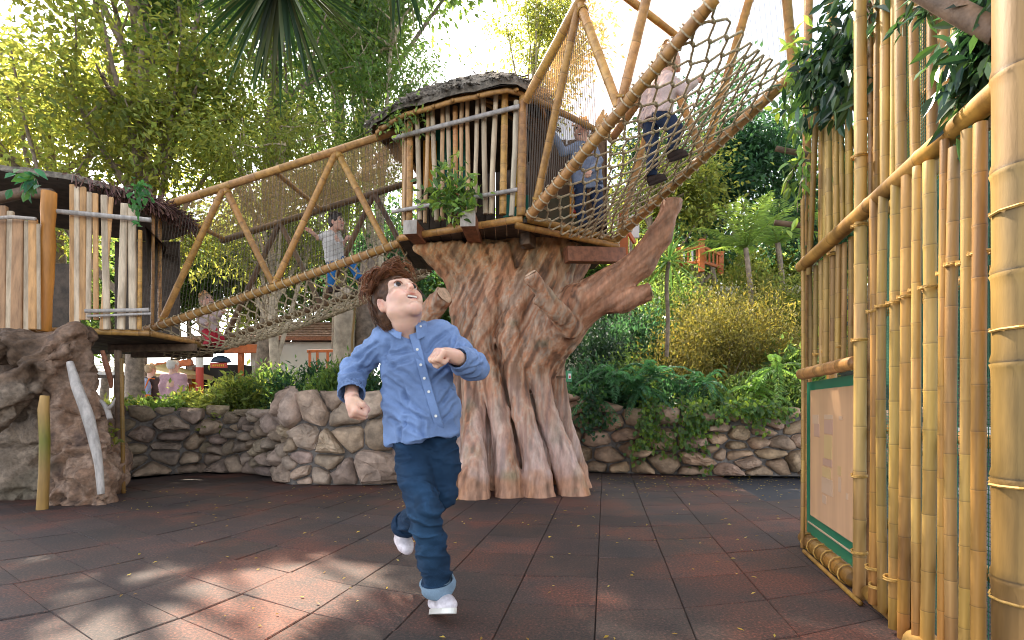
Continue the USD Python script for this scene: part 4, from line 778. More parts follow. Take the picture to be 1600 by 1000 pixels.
for px, z, r in [(1312, 1.10, 0.015), (1290, 1.10, 0.016), (1275, 1.10, 0.014), (1301, 1.57, 0.015), (1327, 1.67, 0.016)]: put('lashing', lashing(W(px, z, 0.0), (0, 0, 1), r, rng, 2, 0.003), M['lash'], TW)
for z in (0.35, 0.62, 0.99, 1.27, 1.93): put('lashing', lashing(W(bx, z, 0.02), (0, 0, 1), r_big * 1.02, rng, 1, 0.0035), M['lash'], TW)
put('rail_end', tube([W(1436, 0.035, 0.03), W(1436, 0.035, 0.11)], 0.045, 16), M['bamboo_gold'], TW, smooth=True)
# ends of logs that stick out at the far edge, log up at the right
for (xa, ya, xb, yb, d) in [(1212, 232, 1262, 242, 3.2), (1210, 348, 1268, 354, 3.15)]: put('log_end', tube([P(xa, ya, d), P(xb, yb, d - 0.05)], 0.017, 9), M['wood_dark'], TW, smooth=True)
put('top_log', tube([P(1425, -22, 1.42), P(1500, 20, 1.36), P(1562, 52, 1.30)], A(0.025, 0.027, 0.028), 12), M['wood_dark'], TW, smooth=True)
# tall post where the bridge arrives, with its own short rails
put('bridge_post', bamboo(A(*P(1264, 400, 3.30)[:2], 0.0), P(1264, -60, 3.30), 0.027, rng), M['bamboo_pole'], TW, smooth=True)
put('bridge_post', bamboo(A(*P(1300, 400, 3.9)[:2], 0.0), P(1300, -60, 3.9), 0.035, rng), M['bamboo_pole'], TW, smooth=True)
put('floor_beam', bamboo(P(1245, 118, 3.75), P(1340, 70, 3.2), 0.035, rng), M['bamboo_pole'], TW, smooth=True)
# green netting stretched behind the canes, dark green cloth behind the upper bay
g = MB(); off = -0.065; d0, d1 = td(1600), td(1352)
n = int((d1 - d0) / 0.0135); ds = d0 + (np.arange(n) + 0.5) / n * (d1 - d0); pb = np.column_stack([0.909 + 0.27 * ds, ds, 0 * ds]) + NW * off
g.add(*segs(pb + A(0, 0, 0.03), pb + A(0, 0, 2.5), 0.0013)); zs = np.arange(0.04, 2.5, 0.0135); g.add(*segs(np.array([[*(pb[0][:2]), z] for z in zs]), np.array([[*(pb[-1][:2]), z] for z in zs]), 0.0013))
put('green_net', g, M['green_net'], TW)
M['green_cloth'] = mat('green_cloth', (0.010, 0.085, 0.048), 0.7, noise=(300, 0.5, 1.4)); M['lime'] = mat('lime', (0.36, 0.38, 0.03), 0.6)
def panel(px0, px1, z0, z1, off, th, m, name, label=None):
    a, b = W(px0, 0, off), W(px1, 0, off); c = (a + b) / 2; c[2] = (z0 + z1) / 2; return put(name, box(c, (np.linalg.norm(b - a), th, z1 - z0), np.array([unit(b - a), unit(np.cross(A(0, 0, 1), unit(b - a))), A(0, 0, 1)])), m, TW, label=label)
panel(1362, 1700, 0.95, 4.2, -0.62, 0.012, M['green_cloth'], 'green_cloth'); panel(1376, 1470, 1.66, 2.7, -0.16, 0.012, M['lime'], 'yellow_panel', 'yellow green board behind the upper canes')
# notice board in the lower left bay
M['board_face'] = mat('board_face', (0.68, 0.41, 0.23), 0.12, noise=(3, 0.92, 1.06), stretch=(4, 4, 0.3), spec=0.6)
M['board_pale'] = mat('board_pale', (0.62, 0.42, 0.28), 0.15); M['board_yellow'] = mat('board_yellow', (0.62, 0.42, 0.20), 0.15); M['board_mauve'] = mat('board_mauve', (0.54, 0.33, 0.24), 0.15); M['board_green'] = mat('board_green', (0.008, 0.16, 0.08), 0.35)
NB = thing('notice_board', 'tan glossy notice board with a green border in the lower bay of the bamboo tower', 'notice board', W(1298, 0.09, 0.0))
def bpanel(px0, px1, z0, z1, off, th, m, name):
    a, b = W(px0, 0, off), W(px1, 0, off); c = (a + b) / 2; c[2] = (z0 + z1) / 2; return put(name, box(c, (np.linalg.norm(b - a), th, z1 - z0), np.array([unit(b - a), unit(np.cross(A(0, 0, 1), unit(b - a))), A(0, 0, 1)]), 0.002), m, NB)
bpanel(1262.5, 1336, 0.085, 0.955, -0.012, 0.012, M['board_green'], 'border'); bpanel(1267, 1337, 0.20, 0.905, 0.0, 0.008, M['board_face'], 'face')
bpanel(1262.5, 1336, 0.145, 0.155, -0.003, 0.006, M['board_pale'], 'stripe')
for k, (x0, x1, y0, y1, m) in enumerate([(1270, 1279, 648, 662, 'pale'), (1272, 1280, 662, 682, 'mauve'), (1288, 1301, 648, 655, 'pale'), (1288, 1301, 656, 678, 'mauve'), (1288, 1300, 680, 716, 'yellow'), (1286, 1300, 717, 728, 'mauve'), (1285, 1298, 730, 746, 'yellow'), (1284, 1301, 747, 772, 'pale'), (1285, 1291, 773, 786, 'pale'), (1309, 1314, 728, 742, 'yellow'), (1310, 1314, 745, 768, 'pale'), (1322, 1325, 770, 780, 'pale'), (1311, 1316, 650, 656, 'pale')]):
    xm = (x0 + x1) / 2; bpanel(x0, x1, zpx(xm, y1), zpx(xm, y0), 0.0052, 0.003, M['board_' + m], 'printed_patch')
# ================================================================ vegetation
M['leaf_a'] = leafmat('leaf_a', (0.12, 0.155, 0.045), (0.52, 0.56, 0.11), 0.5, 0.55)
M['leaf_b'] = leafmat('leaf_b', (0.080, 0.135, 0.042), (0.34, 0.48, 0.09), 0.42, 0.46)
M['leaf_c'] = leafmat('leaf_c', (0.044, 0.098, 0.050), (0.12, 0.28, 0.09), 0.35, 0.36)
M['leaf_gold'] = leafmat('leaf_gold', (0.17, 0.15, 0.040), (0.44, 0.38, 0.07), 0.5, 0.40)
M['leaf_dark'] = leafmat('leaf_dark', (0.042, 0.075, 0.042), (0.05, 0.12, 0.03), 0.35, 0.22)
M['treebark'] = mat('treebark', (0.23, 0.17, 0.12), 0.85, tint=True, noise=(12, 0.6, 1.35), bump=(40, 0.01))
M['treebark_pale'] = mat('treebark_pale', (0.46, 0.36, 0.25), 0.8, tint=True, noise=(8, 0.7, 1.25), bump=(30, 0.006))
TRI = 0
# places on the paving that the real canopy leaves open to the sun: no leaves stand in those light paths
def gpt(px, py): d = CAM_H * 800 / (py - 639); return ((px - 800) / 800 * d, d)
SUNGAPS = [Polygon([gpt(*q) for q in g]).buffer(0.05) for g in (
    [(40, 1040), (90, 975), (240, 938), (330, 900), (440, 880), (490, 868), (560, 878), (610, 898), (600, 916), (555, 940), (470, 946), (540, 958), (470, 985), (420, 1040)],
    [(-60, 830), (-20, 806), (70, 796), (128, 802), (100, 822), (20, 832)], [(30, 872), (80, 850), (150, 838), (120, 862), (70, 874)], [(235, 893), (280, 881), (325, 879), (290, 890), (250, 897)], [(80, 912), (150, 898), (210, 902), (170, 920), (100, 925)])]
_r = np.random.default_rng(77)
for _ in range(26): SUNGAPS.append(Point(_r.uniform(-4.6, -2.2), _r.uniform(5.9, 7.0)).buffer(_r.uniform(0.06, 0.20)))
for _ in range(34): SUNGAPS.append(Point(_r.uniform(2.4, 5.6), _r.uniform(5.4, 7.6)).buffer(_r.uniform(0.08, 0.26)))
for x, y, q in ((2.0, 1.36, 0.10), (2.2, 1.7, 0.07), (1.9, 1.05, 0.08)): SUNGAPS.append(Point(x, y).buffer(q))
SUNOFF = A(SUN[0], SUN[1]) / SUN[2]
def keep_sun(pos, prob=1.0):
    g = pos[:, :2] - pos[:, 2:3] * SUNOFF; out = np.ones(len(pos), bool)
    for G in SUNGAPS:
        x0, y0, x1, y1 = G.bounds; k = (g[:, 0] > x0) & (g[:, 0] < x1) & (g[:, 1] > y0) & (g[:, 1] < y1)
        if k.any(): out[np.where(k)[0]] &= ~shapely.contains_xy(G, g[k, 0], g[k, 1])
    return out
def pal(rng, n, cols, jit=0.25):
    c = np.array(cols)[rng.integers(0, len(cols), n)]; return c * rng.uniform(1 - jit, 1 + jit, (n, 1))
def tree(name, label, base, crown, rad, n, L, Wd, cols, m, tr=0.16, limbs=9, clump=0.55, seed=0, cat='tree', bark='treebark', group=None, hang=0.3, bend=0.3, spread=1.0):
    r = np.random.default_rng(seed); base, crown, rad = A(*base), A(*crown), A(*rad); T = thing(name, label, cat, base, group)
    top = crown + A(0, 0, rad[2] * 0.35); s = np.linspace(0, 1, 12)[:, None]; w = A(*r.normal(size=2), 0) * bend
    tp = lerp(base, top, s) + np.sin(s * math.pi) * w + np.sin(s * 7) * w * 0.15; put('trunk', MB().add(*tube(tp, tr * (1 - 0.75 * s[:, 0]), 9)), M[bark], T, smooth=True)
    cl = []
    for k in range(limbs):
        t0 = r.uniform(0.35, 0.95); p0 = tp[int(t0 * 11)]; e = unit(r.normal(size=3)); e[2] = abs(e[2]) * 0.7 - 0.15; end = crown + e * rad * r.uniform(0.55, 0.95)
        q = np.linspace(0, 1, 7)[:, None]; lp = lerp(p0, end, q) + np.sin(q * math.pi) * r.normal(size=3) * 0.18 * rad.mean() * 0.4; mb = MB().add(*tube(lp, tr * 0.38 * (1 - 0.8 * q[:, 0]), 6)); cl += [lp[5], end]
        for j in range(3):
            a = lp[r.integers(2, 6)]; b = a + unit(r.normal(size=3)) * rad * r.uniform(0.25, 0.5) * (1 if keep_sun(a[None])[0] else 0.05); b = crown + (b - crown) * min(1, 1 / max(1e-6, np.linalg.norm((b - crown) / rad))); mb.add(*tube(lerp(a, b, np.linspace(0, 1, 4)[:, None]) + r.normal(size=(4, 3)) * 0.03, tr * 0.13 * np.linspace(1, 0.4, 4), 5)); cl += [b, lerp(a, b, 0.6)]
        put('limb', mb, M[bark], T, smooth=True)
    cl = np.array(cl); extra = crown + unit(r.normal(size=(limbs * 3, 3))) * rad * r.uniform(0.3, 1.0, (limbs * 3, 1)) ** 0.5; cl = np.vstack([cl, extra])
    k = r.integers(0, len(cl), n); size = r.uniform(0.5, 1.35, len(cl)) * clump; pos = cl[k] + r.normal(size=(n, 3)) * size[k][:, None] * A(0.6, 0.6, 0.42) * spread
    keep = keep_sun(pos); pos = pos[keep]; k = k[keep]; n = len(pos)
    d = unit(pos - cl[k] + r.normal(size=(n, 3)) * 0.35) + A(0, 0, -hang); nr = unit(r.normal(size=(n, 3)) * 0.8 + unit(pos - cl[k]) * 0.6 + A(0, 0, 0.9)); tone = r.uniform(0.65, 1.35, len(cl)); hz = np.clip((pos[:, 2] - crown[2]) / rad[2], -1, 1)
    col = (pal(r, n, cols, 0.12) * 0.6 + 0.4) * tone[k][:, None] * (1 + 0.15 * hz)[:, None]
    put('crown', leaves(pos, d, nr, L * r.uniform(0.6, 1.3, n), Wd * r.uniform(0.7, 1.25, n), col), M[m], T)
    return T
Y = [(1, 1, 1), (1.25, 1.05, 0.8), (0.8, 0.95, 0.9), (1.5, 1.25, 0.9)]; G = [(1, 1, 1), (0.8, 1, 1.1), (1.3, 1.15, 0.8), (0.7, 0.8, 0.9)]; Bl = [(1, 1, 1), (0.8, 0.95, 1.2), (1.2, 1.25, 0.9), (0.7, 0.75, 0.8)]
LT = 'broad trees behind the left hut'
tree('broadleaf_tree', 'tall yellow green tree farthest left, above the hut roof', (-9.6, 10.6, 0), (-9.4, 10.2, 6.6), (2.6, 2.2, 3.0), 11500, 0.16, 0.075, Y, 'leaf_a', 0.2, 12, 0.62, 1)
tree('broadleaf_tree', 'dense yellow green tree just behind the left hut roof', (-6.9, 9.4, 0), (-6.5, 9.0, 6.1), (2.1, 1.9, 2.8), 12000, 0.14, 0.068, Y, 'leaf_a', 0.17, 12, 0.55, 2)
tree('broadleaf_tree', 'darker green tree between the hut roof and the hanging spiky leaves', (-5.6, 11.0, 0), (-5.1, 10.8, 8.0), (2.3, 1.9, 3.0), 12000, 0.13, 0.06, G, 'leaf_b', 0.17, 12, 0.55, 3)
tree('feathery_tree', 'feathery yellow green tree above the long rope bridge with bare slanting boughs', (-4.2, 9.6, 0), (-4.3, 9.5, 5.3), (2.0, 1.5, 1.9), 12500, 0.13, 0.035, Y, 'leaf_a', 0.12, 14, 0.5, 4, bark='treebark_pale', hang=0.7)
tree('eucalyptus_tree', 'slender loose tree with pale trunk left of the treehouse roof', (-2.6, 11.4, 0), (-2.6, 11.4, 8.3), (1.35, 1.3, 3.9), 9000, 0.13, 0.045, G, 'leaf_b', 0.11, 14, 0.42, 5, bark='treebark_pale', hang=0.9)
tree('eucalyptus_tree', 'second slender pale trunk nearer the hanging spiky leaves', (-3.9, 12.4, 0), (-3.9, 12.4, 9.2), (1.5, 1.4, 3.8), 9500, 0.13, 0.045, G, 'leaf_b', 0.10, 12, 0.45, 6, bark='treebark_pale', hang=0.9)
tree('canopy_tree', 'high canopy tree whose shade falls over the paving', (-4.6, 13.6, 0), (-4.2, 12.4, 12.4), (4.0, 2.4, 2.0), 16000, 0.20, 0.10, G, 'leaf_b', 0.24, 14, 0.7, 7)
tree('pale_tree', 'pale hazy tree showing above the treehouse roof against the sky', (0.9, 15.0, 0), (0.85, 14.8, 11.9), (1.9, 1.6, 2.2), 9000, 0.15, 0.055, Y, 'leaf_a', 0.13, 14, 0.5, 8, bark='treebark_pale', hang=0.5)
tree('blue_green_tree', 'bluish green round tree under the net bridge on the right', (4.7, 12.4, 1.6), (4.9, 12.2, 6.6), (2.2, 1.7, 2.0), 15000, 0.15, 0.07, Bl, 'leaf_c', 0.15, 12, 0.5, 9)
tree('yellow_tree', 'bright yellow green tree behind the branch tip', (3.2, 11.2, 1.5), (3.1, 11.0, 5.4), (1.5, 1.3, 1.5), 10000, 0.12, 0.055, Y, 'leaf_a', 0.12, 10, 0.45, 10)
tree('blue_green_tree', 'tall bluish tree half hidden by the bamboo tower', (7.6, 12.6, 1.6), (7.6, 12.4, 6.3), (2.0, 1.6, 2.5), 9000, 0.15, 0.07, Bl, 'leaf_c', 0.14, 10, 0.5, 11)
for k, (px, py, d, rx, rz, m, cs, lab) in enumerate([(290, 400, 17.0, 2.2, 1.9, 'leaf_b', G, 'rounded mid green tree seen through the left end of the long bridge'), (395, 395, 17.6, 2.2, 2.1, 'leaf_a', Y, 'yellow green tree seen through the middle of the long bridge'), (505, 400, 17.2, 2.2, 2.0, 'leaf_b', G, 'leafy green tree behind the child in the white shirt'), (610, 420, 14.0, 1.5, 2.2, 'leaf_c', Bl, 'dark tree between the long bridge and the trunk'), (170, 430, 16.0, 2.2, 2.2, 'leaf_b', Bl, 'shaded tree behind the hut slats'), (50, 430, 12.5, 1.9, 2.2, 'leaf_b', G, 'shaded tree filling the gaps of the left hut')]):
    c = P(px, py, d); tree('small_tree', lab, (c[0], d, 0), c, (rx, 1.0, rz), 9000, 0.17, 0.08, cs, m, 0.09, 10, 0.52, 20 + k)
tree('canopy_tree', 'high leafy canopy over the left hut that dapples the light on the paving', (-8.4, 11.4, 0), (-6.6, 9.3, 10.6), (2.9, 2.2, 1.5), 11500, 0.18, 0.09, G, 'leaf_b', 0.22, 14, 0.65, 33)

BT = [(1.5, 16.0, 5.2, 3.0, 2.6, 'leaf_b', G, 'dim green tree far behind the red railing'), (5.5, 17.5, 5.6, 3.2, 3.0, 'leaf_b', G, 'far green tree behind the bright feather palm'), (9.5, 16.5, 5.4, 3.0, 3.0, 'leaf_a', G, 'far yellow green tree behind the bamboo canes'), (-1.5, 17.0, 4.6, 2.4, 2.6, 'leaf_b', G, 'far tree hidden behind the sculpted trunk'), (-4.6, 18.5, 6.0, 2.8, 2.6, 'leaf_b', Y, 'far tree seen through the upper half of the long bridge'), (-9.4, 19.0, 6.2, 3.2, 3.0, 'leaf_a', G, 'far tree above the white building'), (-14.5, 18.0, 5.8, 3.4, 3.4, 'leaf_b', G, 'far tree behind the left hut')]
for k, (x, y, z, rx, rz, m, cs, lab) in enumerate(BT): tree('distant_tree', lab, (x, y, 1.0 if x > 0 else 0), (x, y, z), (rx, 1.4, rz), 11000, 0.22, 0.11, cs, m, 0.16, 12, 0.7, 400 + k)
def shrub(name, label, base, rad, n, L, Wd, cols, m, seed, cat='shrub', group=None, stems=7, clumps=46, bark='treebark', up=0.5):
    r = np.random.default_rng(seed); base, rad = A(*base), A(*rad); T = thing(name, label, cat, base, group); mb = MB()
    e = unit(r.normal(size=(clumps, 3)) + A(0, 0, 0.5)); e[:, 2] = np.abs(e[:, 2]); cl = base + A(0, 0, rad[2] * 0.25) + e * rad * r.uniform(0.62, 1.0, (clumps, 1))
    for k in range(stems): q = np.linspace(0, 1, 5)[:, None]; mb.add(*tube(lerp(base + r.normal(size=3) * A(0.04, 0.04, 0), cl[k], q) + np.sin(q * 3.14) * r.normal(size=3) * 0.05, 0.014 * (1.2 - q[:, 0]), 5))
    put('stem', mb, M[bark], T, smooth=True)
    k = r.integers(0, clumps, n); sz = rad.mean() * r.uniform(0.10, 0.24, clumps); pos = cl[k] + r.normal(size=(n, 3)) * sz[k][:, None]; keep = (pos[:, 2] > base[2] - 0.02); pos, k = pos[keep], k[keep]; n = len(pos)
    d = unit(pos - base) * 0.5 + r.normal(size=(n, 3)) * 0.55 + A(0, 0, up * 0.2) ; out = unit(pos - base - A(0, 0, rad[2] * 0.2)); nr = unit(r.normal(size=(n, 3)) * 0.45 + out + A(0, -0.1, 0.45)); tone = r.uniform(0.55, 1.45, clumps)
    put('foliage', leaves(pos, d, nr, L * r.uniform(0.6, 1.35, n), Wd * r.uniform(0.7, 1.25, n), (pal(r, n, cols, 0.1) * 0.5 + 0.5) * tone[k][:, None]), M[m], T); return T
# bed behind the left wall
HB = [(205, 6.9, 0.42, 0.24, 'leaf_a', Y, 0.085, 0.045, 'bright yellow green shrub beside the thin hut post'), (262, 6.9, 0.40, 0.24, 'leaf_b', G, 0.085, 0.042, 'green shrub below the man in pink'), (315, 7.3, 0.5, 0.34, 'leaf_a', Y, 0.09, 0.042, 'yellow leaved shrub right of the man in pink'), (372, 7.0, 0.46, 0.48, 'leaf_a', G, 0.09, 0.04, 'light green shrub at the lowest dip of the wall'), (425, 7.1, 0.55, 0.60, 'leaf_b', G, 0.09, 0.03, 'shrub with ferny leaves under the white building'), (480, 7.2, 0.55, 0.66, 'leaf_c', Bl, 0.10, 0.04, 'dark blue green shrub against the pier'), (532, 6.9, 0.50, 0.68, 'leaf_b', G, 0.09, 0.03, 'dense green shrub behind the pier'), (578, 6.9, 0.45, 0.54, 'leaf_c', G, 0.09, 0.03, 'dark shrub behind the boy'), (660, 7.4, 0.6, 0.7, 'leaf_dark', Bl, 0.09, 0.035, 'shaded shrub hidden behind the trunk and the boy')]
for k, (px, d, rx, rz, m, cs, L, Wd, lab) in enumerate(HB): c = P(px, 600, d); shrub('garden_shrub', lab, (c[0], d, 0.55), (rx, 0.45, rz), 3000, L, Wd, cs, m, 40 + k, group=None)
# right bank, from the wall upwards
RB_ = [(930, 590, 7.0, 0.45, 0.55, 'leaf_c', Bl, 0.09, 0.035, 'dark shrub in the shade right of the trunk', 3000), (985, 560, 7.2, 0.5, 0.65, 'leaf_b', Bl, 0.06, 0.024, 'small leaved green shrub under the limb', 3600), (1060, 520, 7.3, 0.62, 0.95, 'leaf_gold', Y, 0.06, 0.022, 'golden feathery shrub in the middle of the bank', 4200), (1130, 480, 7.5, 0.80, 1.2, 'leaf_gold', G, 0.06, 0.022, 'tall golden green shrub below the red railing', 7500), (1195, 480, 7.6, 0.60, 1.05, 'leaf_gold', Y, 0.065, 0.025, 'tall yellow shrub nearest the bamboo tower', 4800), (1235, 560, 7.1, 0.5, 0.75, 'leaf_b', G, 0.11, 0.04, 'broad leaved green shrub at the foot of the tower', 3000), (1150, 600, 6.8, 0.5, 0.45, 'leaf_b', G, 0.08, 0.035, 'low green shrub on top of the tan wall', 3200), (1050, 605, 6.8, 0.5, 0.40, 'leaf_c', Bl, 0.08, 0.035, 'low dark green shrub over the ivy', 3200), (960, 470, 9.0, 0.6, 0.9, 'leaf_dark', Bl, 0.09, 0.035, 'dark shrub behind the limb', 3200), (1110, 450, 8.6, 0.65, 0.8, 'leaf_gold', G, 0.08, 0.025, 'golden shrub just under the red railing', 4000), (1260, 440, 8.8, 0.8, 1.1, 'leaf_a', Y, 0.10, 0.04, 'yellow green shrub behind the bamboo canes', 3600), (1165, 410, 9.6, 0.7, 0.8, 'leaf_a', Y, 0.09, 0.035, 'bright shrub beside the palm', 3600), (1030, 380, 10.0, 0.7, 1.0, 'leaf_a', G, 0.09, 0.04, 'bright green shrub behind the sword leaved plant', 3600), (930, 520, 7.7, 0.6, 0.9, 'leaf_dark', Bl, 0.08, 0.035, 'dark shrub in the gap under the limb', 3600), (1000, 485, 8.0, 0.6, 0.8, 'leaf_c', Bl, 0.08, 0.035, 'dark green shrub between the limb and the sword leaved plant', 3400), (1078, 478, 8.0, 0.6, 0.95, 'leaf_gold', G, 0.06, 0.024, 'light golden shrub behind the golden feathery one', 3600), (1040, 440, 8.8, 0.65, 0.8, 'leaf_b', G, 0.08, 0.035, 'mid green shrub under the sword leaved plant', 3400), (1190, 445, 8.3, 0.6, 0.95, 'leaf_gold', G, 0.06, 0.024, 'olive shrub in front of the feather palm stem', 3400), (1220, 600, 6.75, 0.45, 0.4, 'leaf_b', Y, 0.07, 0.03, 'small light shrub on the wall beside the notice board', 2600)]
for k, (px, py, d, rx, rz, m, cs, L, Wd, lab, n) in enumerate(RB_): c = P(px, py, d); zb = 0.55 + max(0, min(3, d - 6.6)) * 0.25 + max(0, min(5, d - 8.5)) * 0.55; shrub('bank_shrub', lab, (c[0], d, min(zb, c[2] - 0.2)), (rx, 0.5, max(rz, (c[2] - zb) * 0.85)), n, L, Wd, cs, m, 70 + k, clumps=64)

def frond_mesh(r, base, d, up, L, pairs, pl, pw, arch, droop, col, jit=0.2, tipfrac=0.25):
    """A pinnate leaf: arching rib with paired leaflets."""
    d = unit(d); t = np.linspace(0, 1, pairs + 2); side = unit(np.cross(d, up)); upv = np.cross(side, d)
    rib = base + np.outer(t * L, d) + np.outer(np.sin(t * math.pi * 0.5) * arch * L, upv) - np.outer(t ** 2.2 * droop * L, A(0, 0, 1)); mb = MB().add(*tube(rib, np.linspace(L * 0.008, L * 0.002, len(t)), 4), np.array(col) * A(1.1, 0.9, 0.8))
    tg = unit(np.gradient(rib, axis=0)); k = np.arange(1, pairs + 2); prof = np.sin(np.clip(t[k] * 0.9 + 0.1, 0, 1) * math.pi) ** 0.6 * (1 - tipfrac) + tipfrac * (1 - t[k])
    for s in (-1, 1):
        n = len(k); dd = unit(side * s + tg[k] * 0.75 + r.normal(size=(n, 3)) * 0.10 - A(0, 0, 0.25)); nn = np.broadcast_to(upv, (n, 3)) + r.normal(size=(n, 3)) * 0.25
        mb.add(*leaves(rib[k], dd, nn, pl * prof, pw, np.array(col) * r.uniform(1 - jit, 1 + jit, (n, 1)), 0.15, 0.15))
    return mb
def palm(name, label, base, crown, nf, L, pairs, pl, pw, m, seed, col=(1, 1, 1), tr=0.1, cat='palm', elev=(0.1, 1.2), droop=0.45, az=None, bark='treebark'):
    r = np.random.default_rng(seed); T = thing(name, label, cat, base); b, c = A(*base), A(*crown); q = np.linspace(0, 1, 10)[:, None]
    put('trunk', MB().add(*tube(lerp(b, c, q) + np.sin(q * 3.14) * A(0.1, 0, 0), tr * (1 - 0.2 * q[:, 0]), 9)), M[bark], T, smooth=True)
    for k in range(nf):
        a = (k / nf * 2 * math.pi + r.uniform(-0.2, 0.2)) if az is None else r.uniform(*az); e = r.uniform(*elev); put('frond', frond_mesh(r, c, A(math.cos(a) * math.cos(e), math.sin(a) * math.cos(e), math.sin(e)), A(0, 0, 1), L * r.uniform(0.8, 1.15), pairs, pl, pw, 0.1, droop, np.array(col) * r.uniform(0.75, 1.3)), M[m], T)
    return T
c = P(1165, 388, 8.6); palm('palm_tree', 'bright green feather palm above the red railing', (c[0], 8.6, 1.2), c, 15, 1.10, 32, 0.24, 0.013, 'leaf_a', 91, (0.85, 1.1, 0.95), 0.05, elev=(0.2, 1.15), droop=0.25)
c = P(1215, 380, 9.8); palm('palm_tree', 'pale feather palm half behind the bamboo tower', (c[0], 9.8, 1.7), c, 11, 1.15, 22, 0.32, 0.020, 'leaf_b', 92, (1.5, 1.5, 1.3), 0.06, elev=(0.3, 1.3), droop=0.3)
c = P(1112, 410, 10.6); palm('palm_tree', 'dark low palm left of the bright feather palm', (c[0], 10.6, 1.8), c, 10, 1.0, 20, 0.28, 0.02, 'leaf_b', 93, (0.9, 1, 1), 0.06, elev=(0.3, 1.4), droop=0.3)
def sword_plant(name, label, base, crown, n, L, Wd, m, seed, cat='plant', elev=(-0.9, 1.4), tr=0.025, cols=G, trunkpts=None, droop=0.2, azc=None):
    r = np.random.default_rng(seed); T = thing(name, label, cat, base); b, c = A(*base), A(*crown); tp = np.array(trunkpts) if trunkpts is not None else lerp(b, c, np.linspace(0, 1, 6)[:, None]) + r.normal(size=(6, 3)) * 0.01
    t = np.linspace(0, 1, len(tp)); q = np.linspace(0, 1, 20); tp = np.column_stack([np.interp(q, t, tp[:, k]) for k in range(3)])
    for _ in range(6): tp[1:-1] = (tp[:-2] + 2 * tp[1:-1] + tp[2:]) / 4
    put('trunk', MB().add(*tube(tp, tr, 9)), M['treebark'], T, smooth=True)
    for k in range(n):
        a = r.uniform(0, 2 * math.pi) if azc is None else r.normal(*azc); e = r.uniform(*elev); d = A(math.cos(a) * math.cos(e), math.sin(a) * math.cos(e), math.sin(e)); l = L * r.uniform(0.75, 1.1); w = Wd * r.uniform(0.8, 1.15); s = unit(np.cross(d, A(0.01, 0.02, 1))); up = np.cross(s, d)
        st = np.linspace(0, 1, 7); cen = c + d * 0.03 + np.outer(st * l, d) - np.outer(st ** 2 * l * droop * r.uniform(0.5, 1.4), A(0, 0, 1)); ww = w * np.array([0.55, 0.9, 1.0, 0.95, 0.75, 0.42, 0.03]) / 2
        v = np.concatenate([cen - s * ww[:, None] + up * ww[:, None] * 0.5, cen, cen + s * ww[:, None] + up * ww[:, None] * 0.5]); i = np.arange(6); f = np.vstack([np.stack([i + o, i + 1 + o, i + 8 + o, i + 7 + o], 1) for o in (0, 7)])
        put('leaf', MB().add(v, f, pal(r, 1, cols)[0]), M[m], T, smooth=True)
    return T
c = P(1045, 408, 6.4); sword_plant('sword_plant', 'spiky sword leaved plant on a thin stem beside the limb tip', P(1042, 560, 6.5), c, 46, 0.50, 0.030, 'leaf_b', 95, elev=(-0.8, 1.3), cols=[(1.3, 1.6, 1.6), (1, 1.3, 1.2), (0.8, 1, 1)], droop=0.25)
c = P(985, 365, 8.2); sword_plant('sword_plant', 'small spiky plant behind the deck corner', (c[0], 8.2, 1.0), c, 30, 0.5, 0.035, 'leaf_b', 96, elev=(-0.4, 1.4), cols=G)
# spiky crown hanging into the top of the picture
DK = [(1, 1, 1), (0.8, 0.95, 0.9), (1.3, 1.2, 0.9), (2.6, 1.5, 1.2), (3.4, 2.2, 2.2)]
c = P(438, -42, 4.4); sword_plant('spiky_palm', 'dark spiky palm crown hanging into the top of the picture', (-5.6, 3.2, 0), c, 115, 0.93, 0.044, 'leaf_dark', 97, 'palm', elev=(-1.25, 0.12), tr=0.07, cols=DK, trunkpts=[A(-5.6, 3.2, 0), A(-5.7, 3.3, 2.5), A(-5.4, 3.6, 4.8), A(-4.2, 4.1, 6.2), A(-2.6, 4.4, 5.9), c + A(0, 0, 0.05)], droop=0.12)
c = P(612, -105, 4.7); sword_plant('spiky_palm', 'smaller spiky palm crown at the top edge beside the bright sky', (-5.9, 3.9, 0), c, 50, 0.75, 0.040, 'leaf_dark', 98, 'palm', elev=(-1.5, 0.2), tr=0.06, cols=DK, trunkpts=[A(-5.9, 3.9, 0), A(-6.0, 4.0, 3.2), A(-5.4, 4.3, 6.0), A(-3.2, 4.6, 7.0), A(-1.4, 4.7, 6.0), c + A(0, 0, 0.05)], droop=0.12)
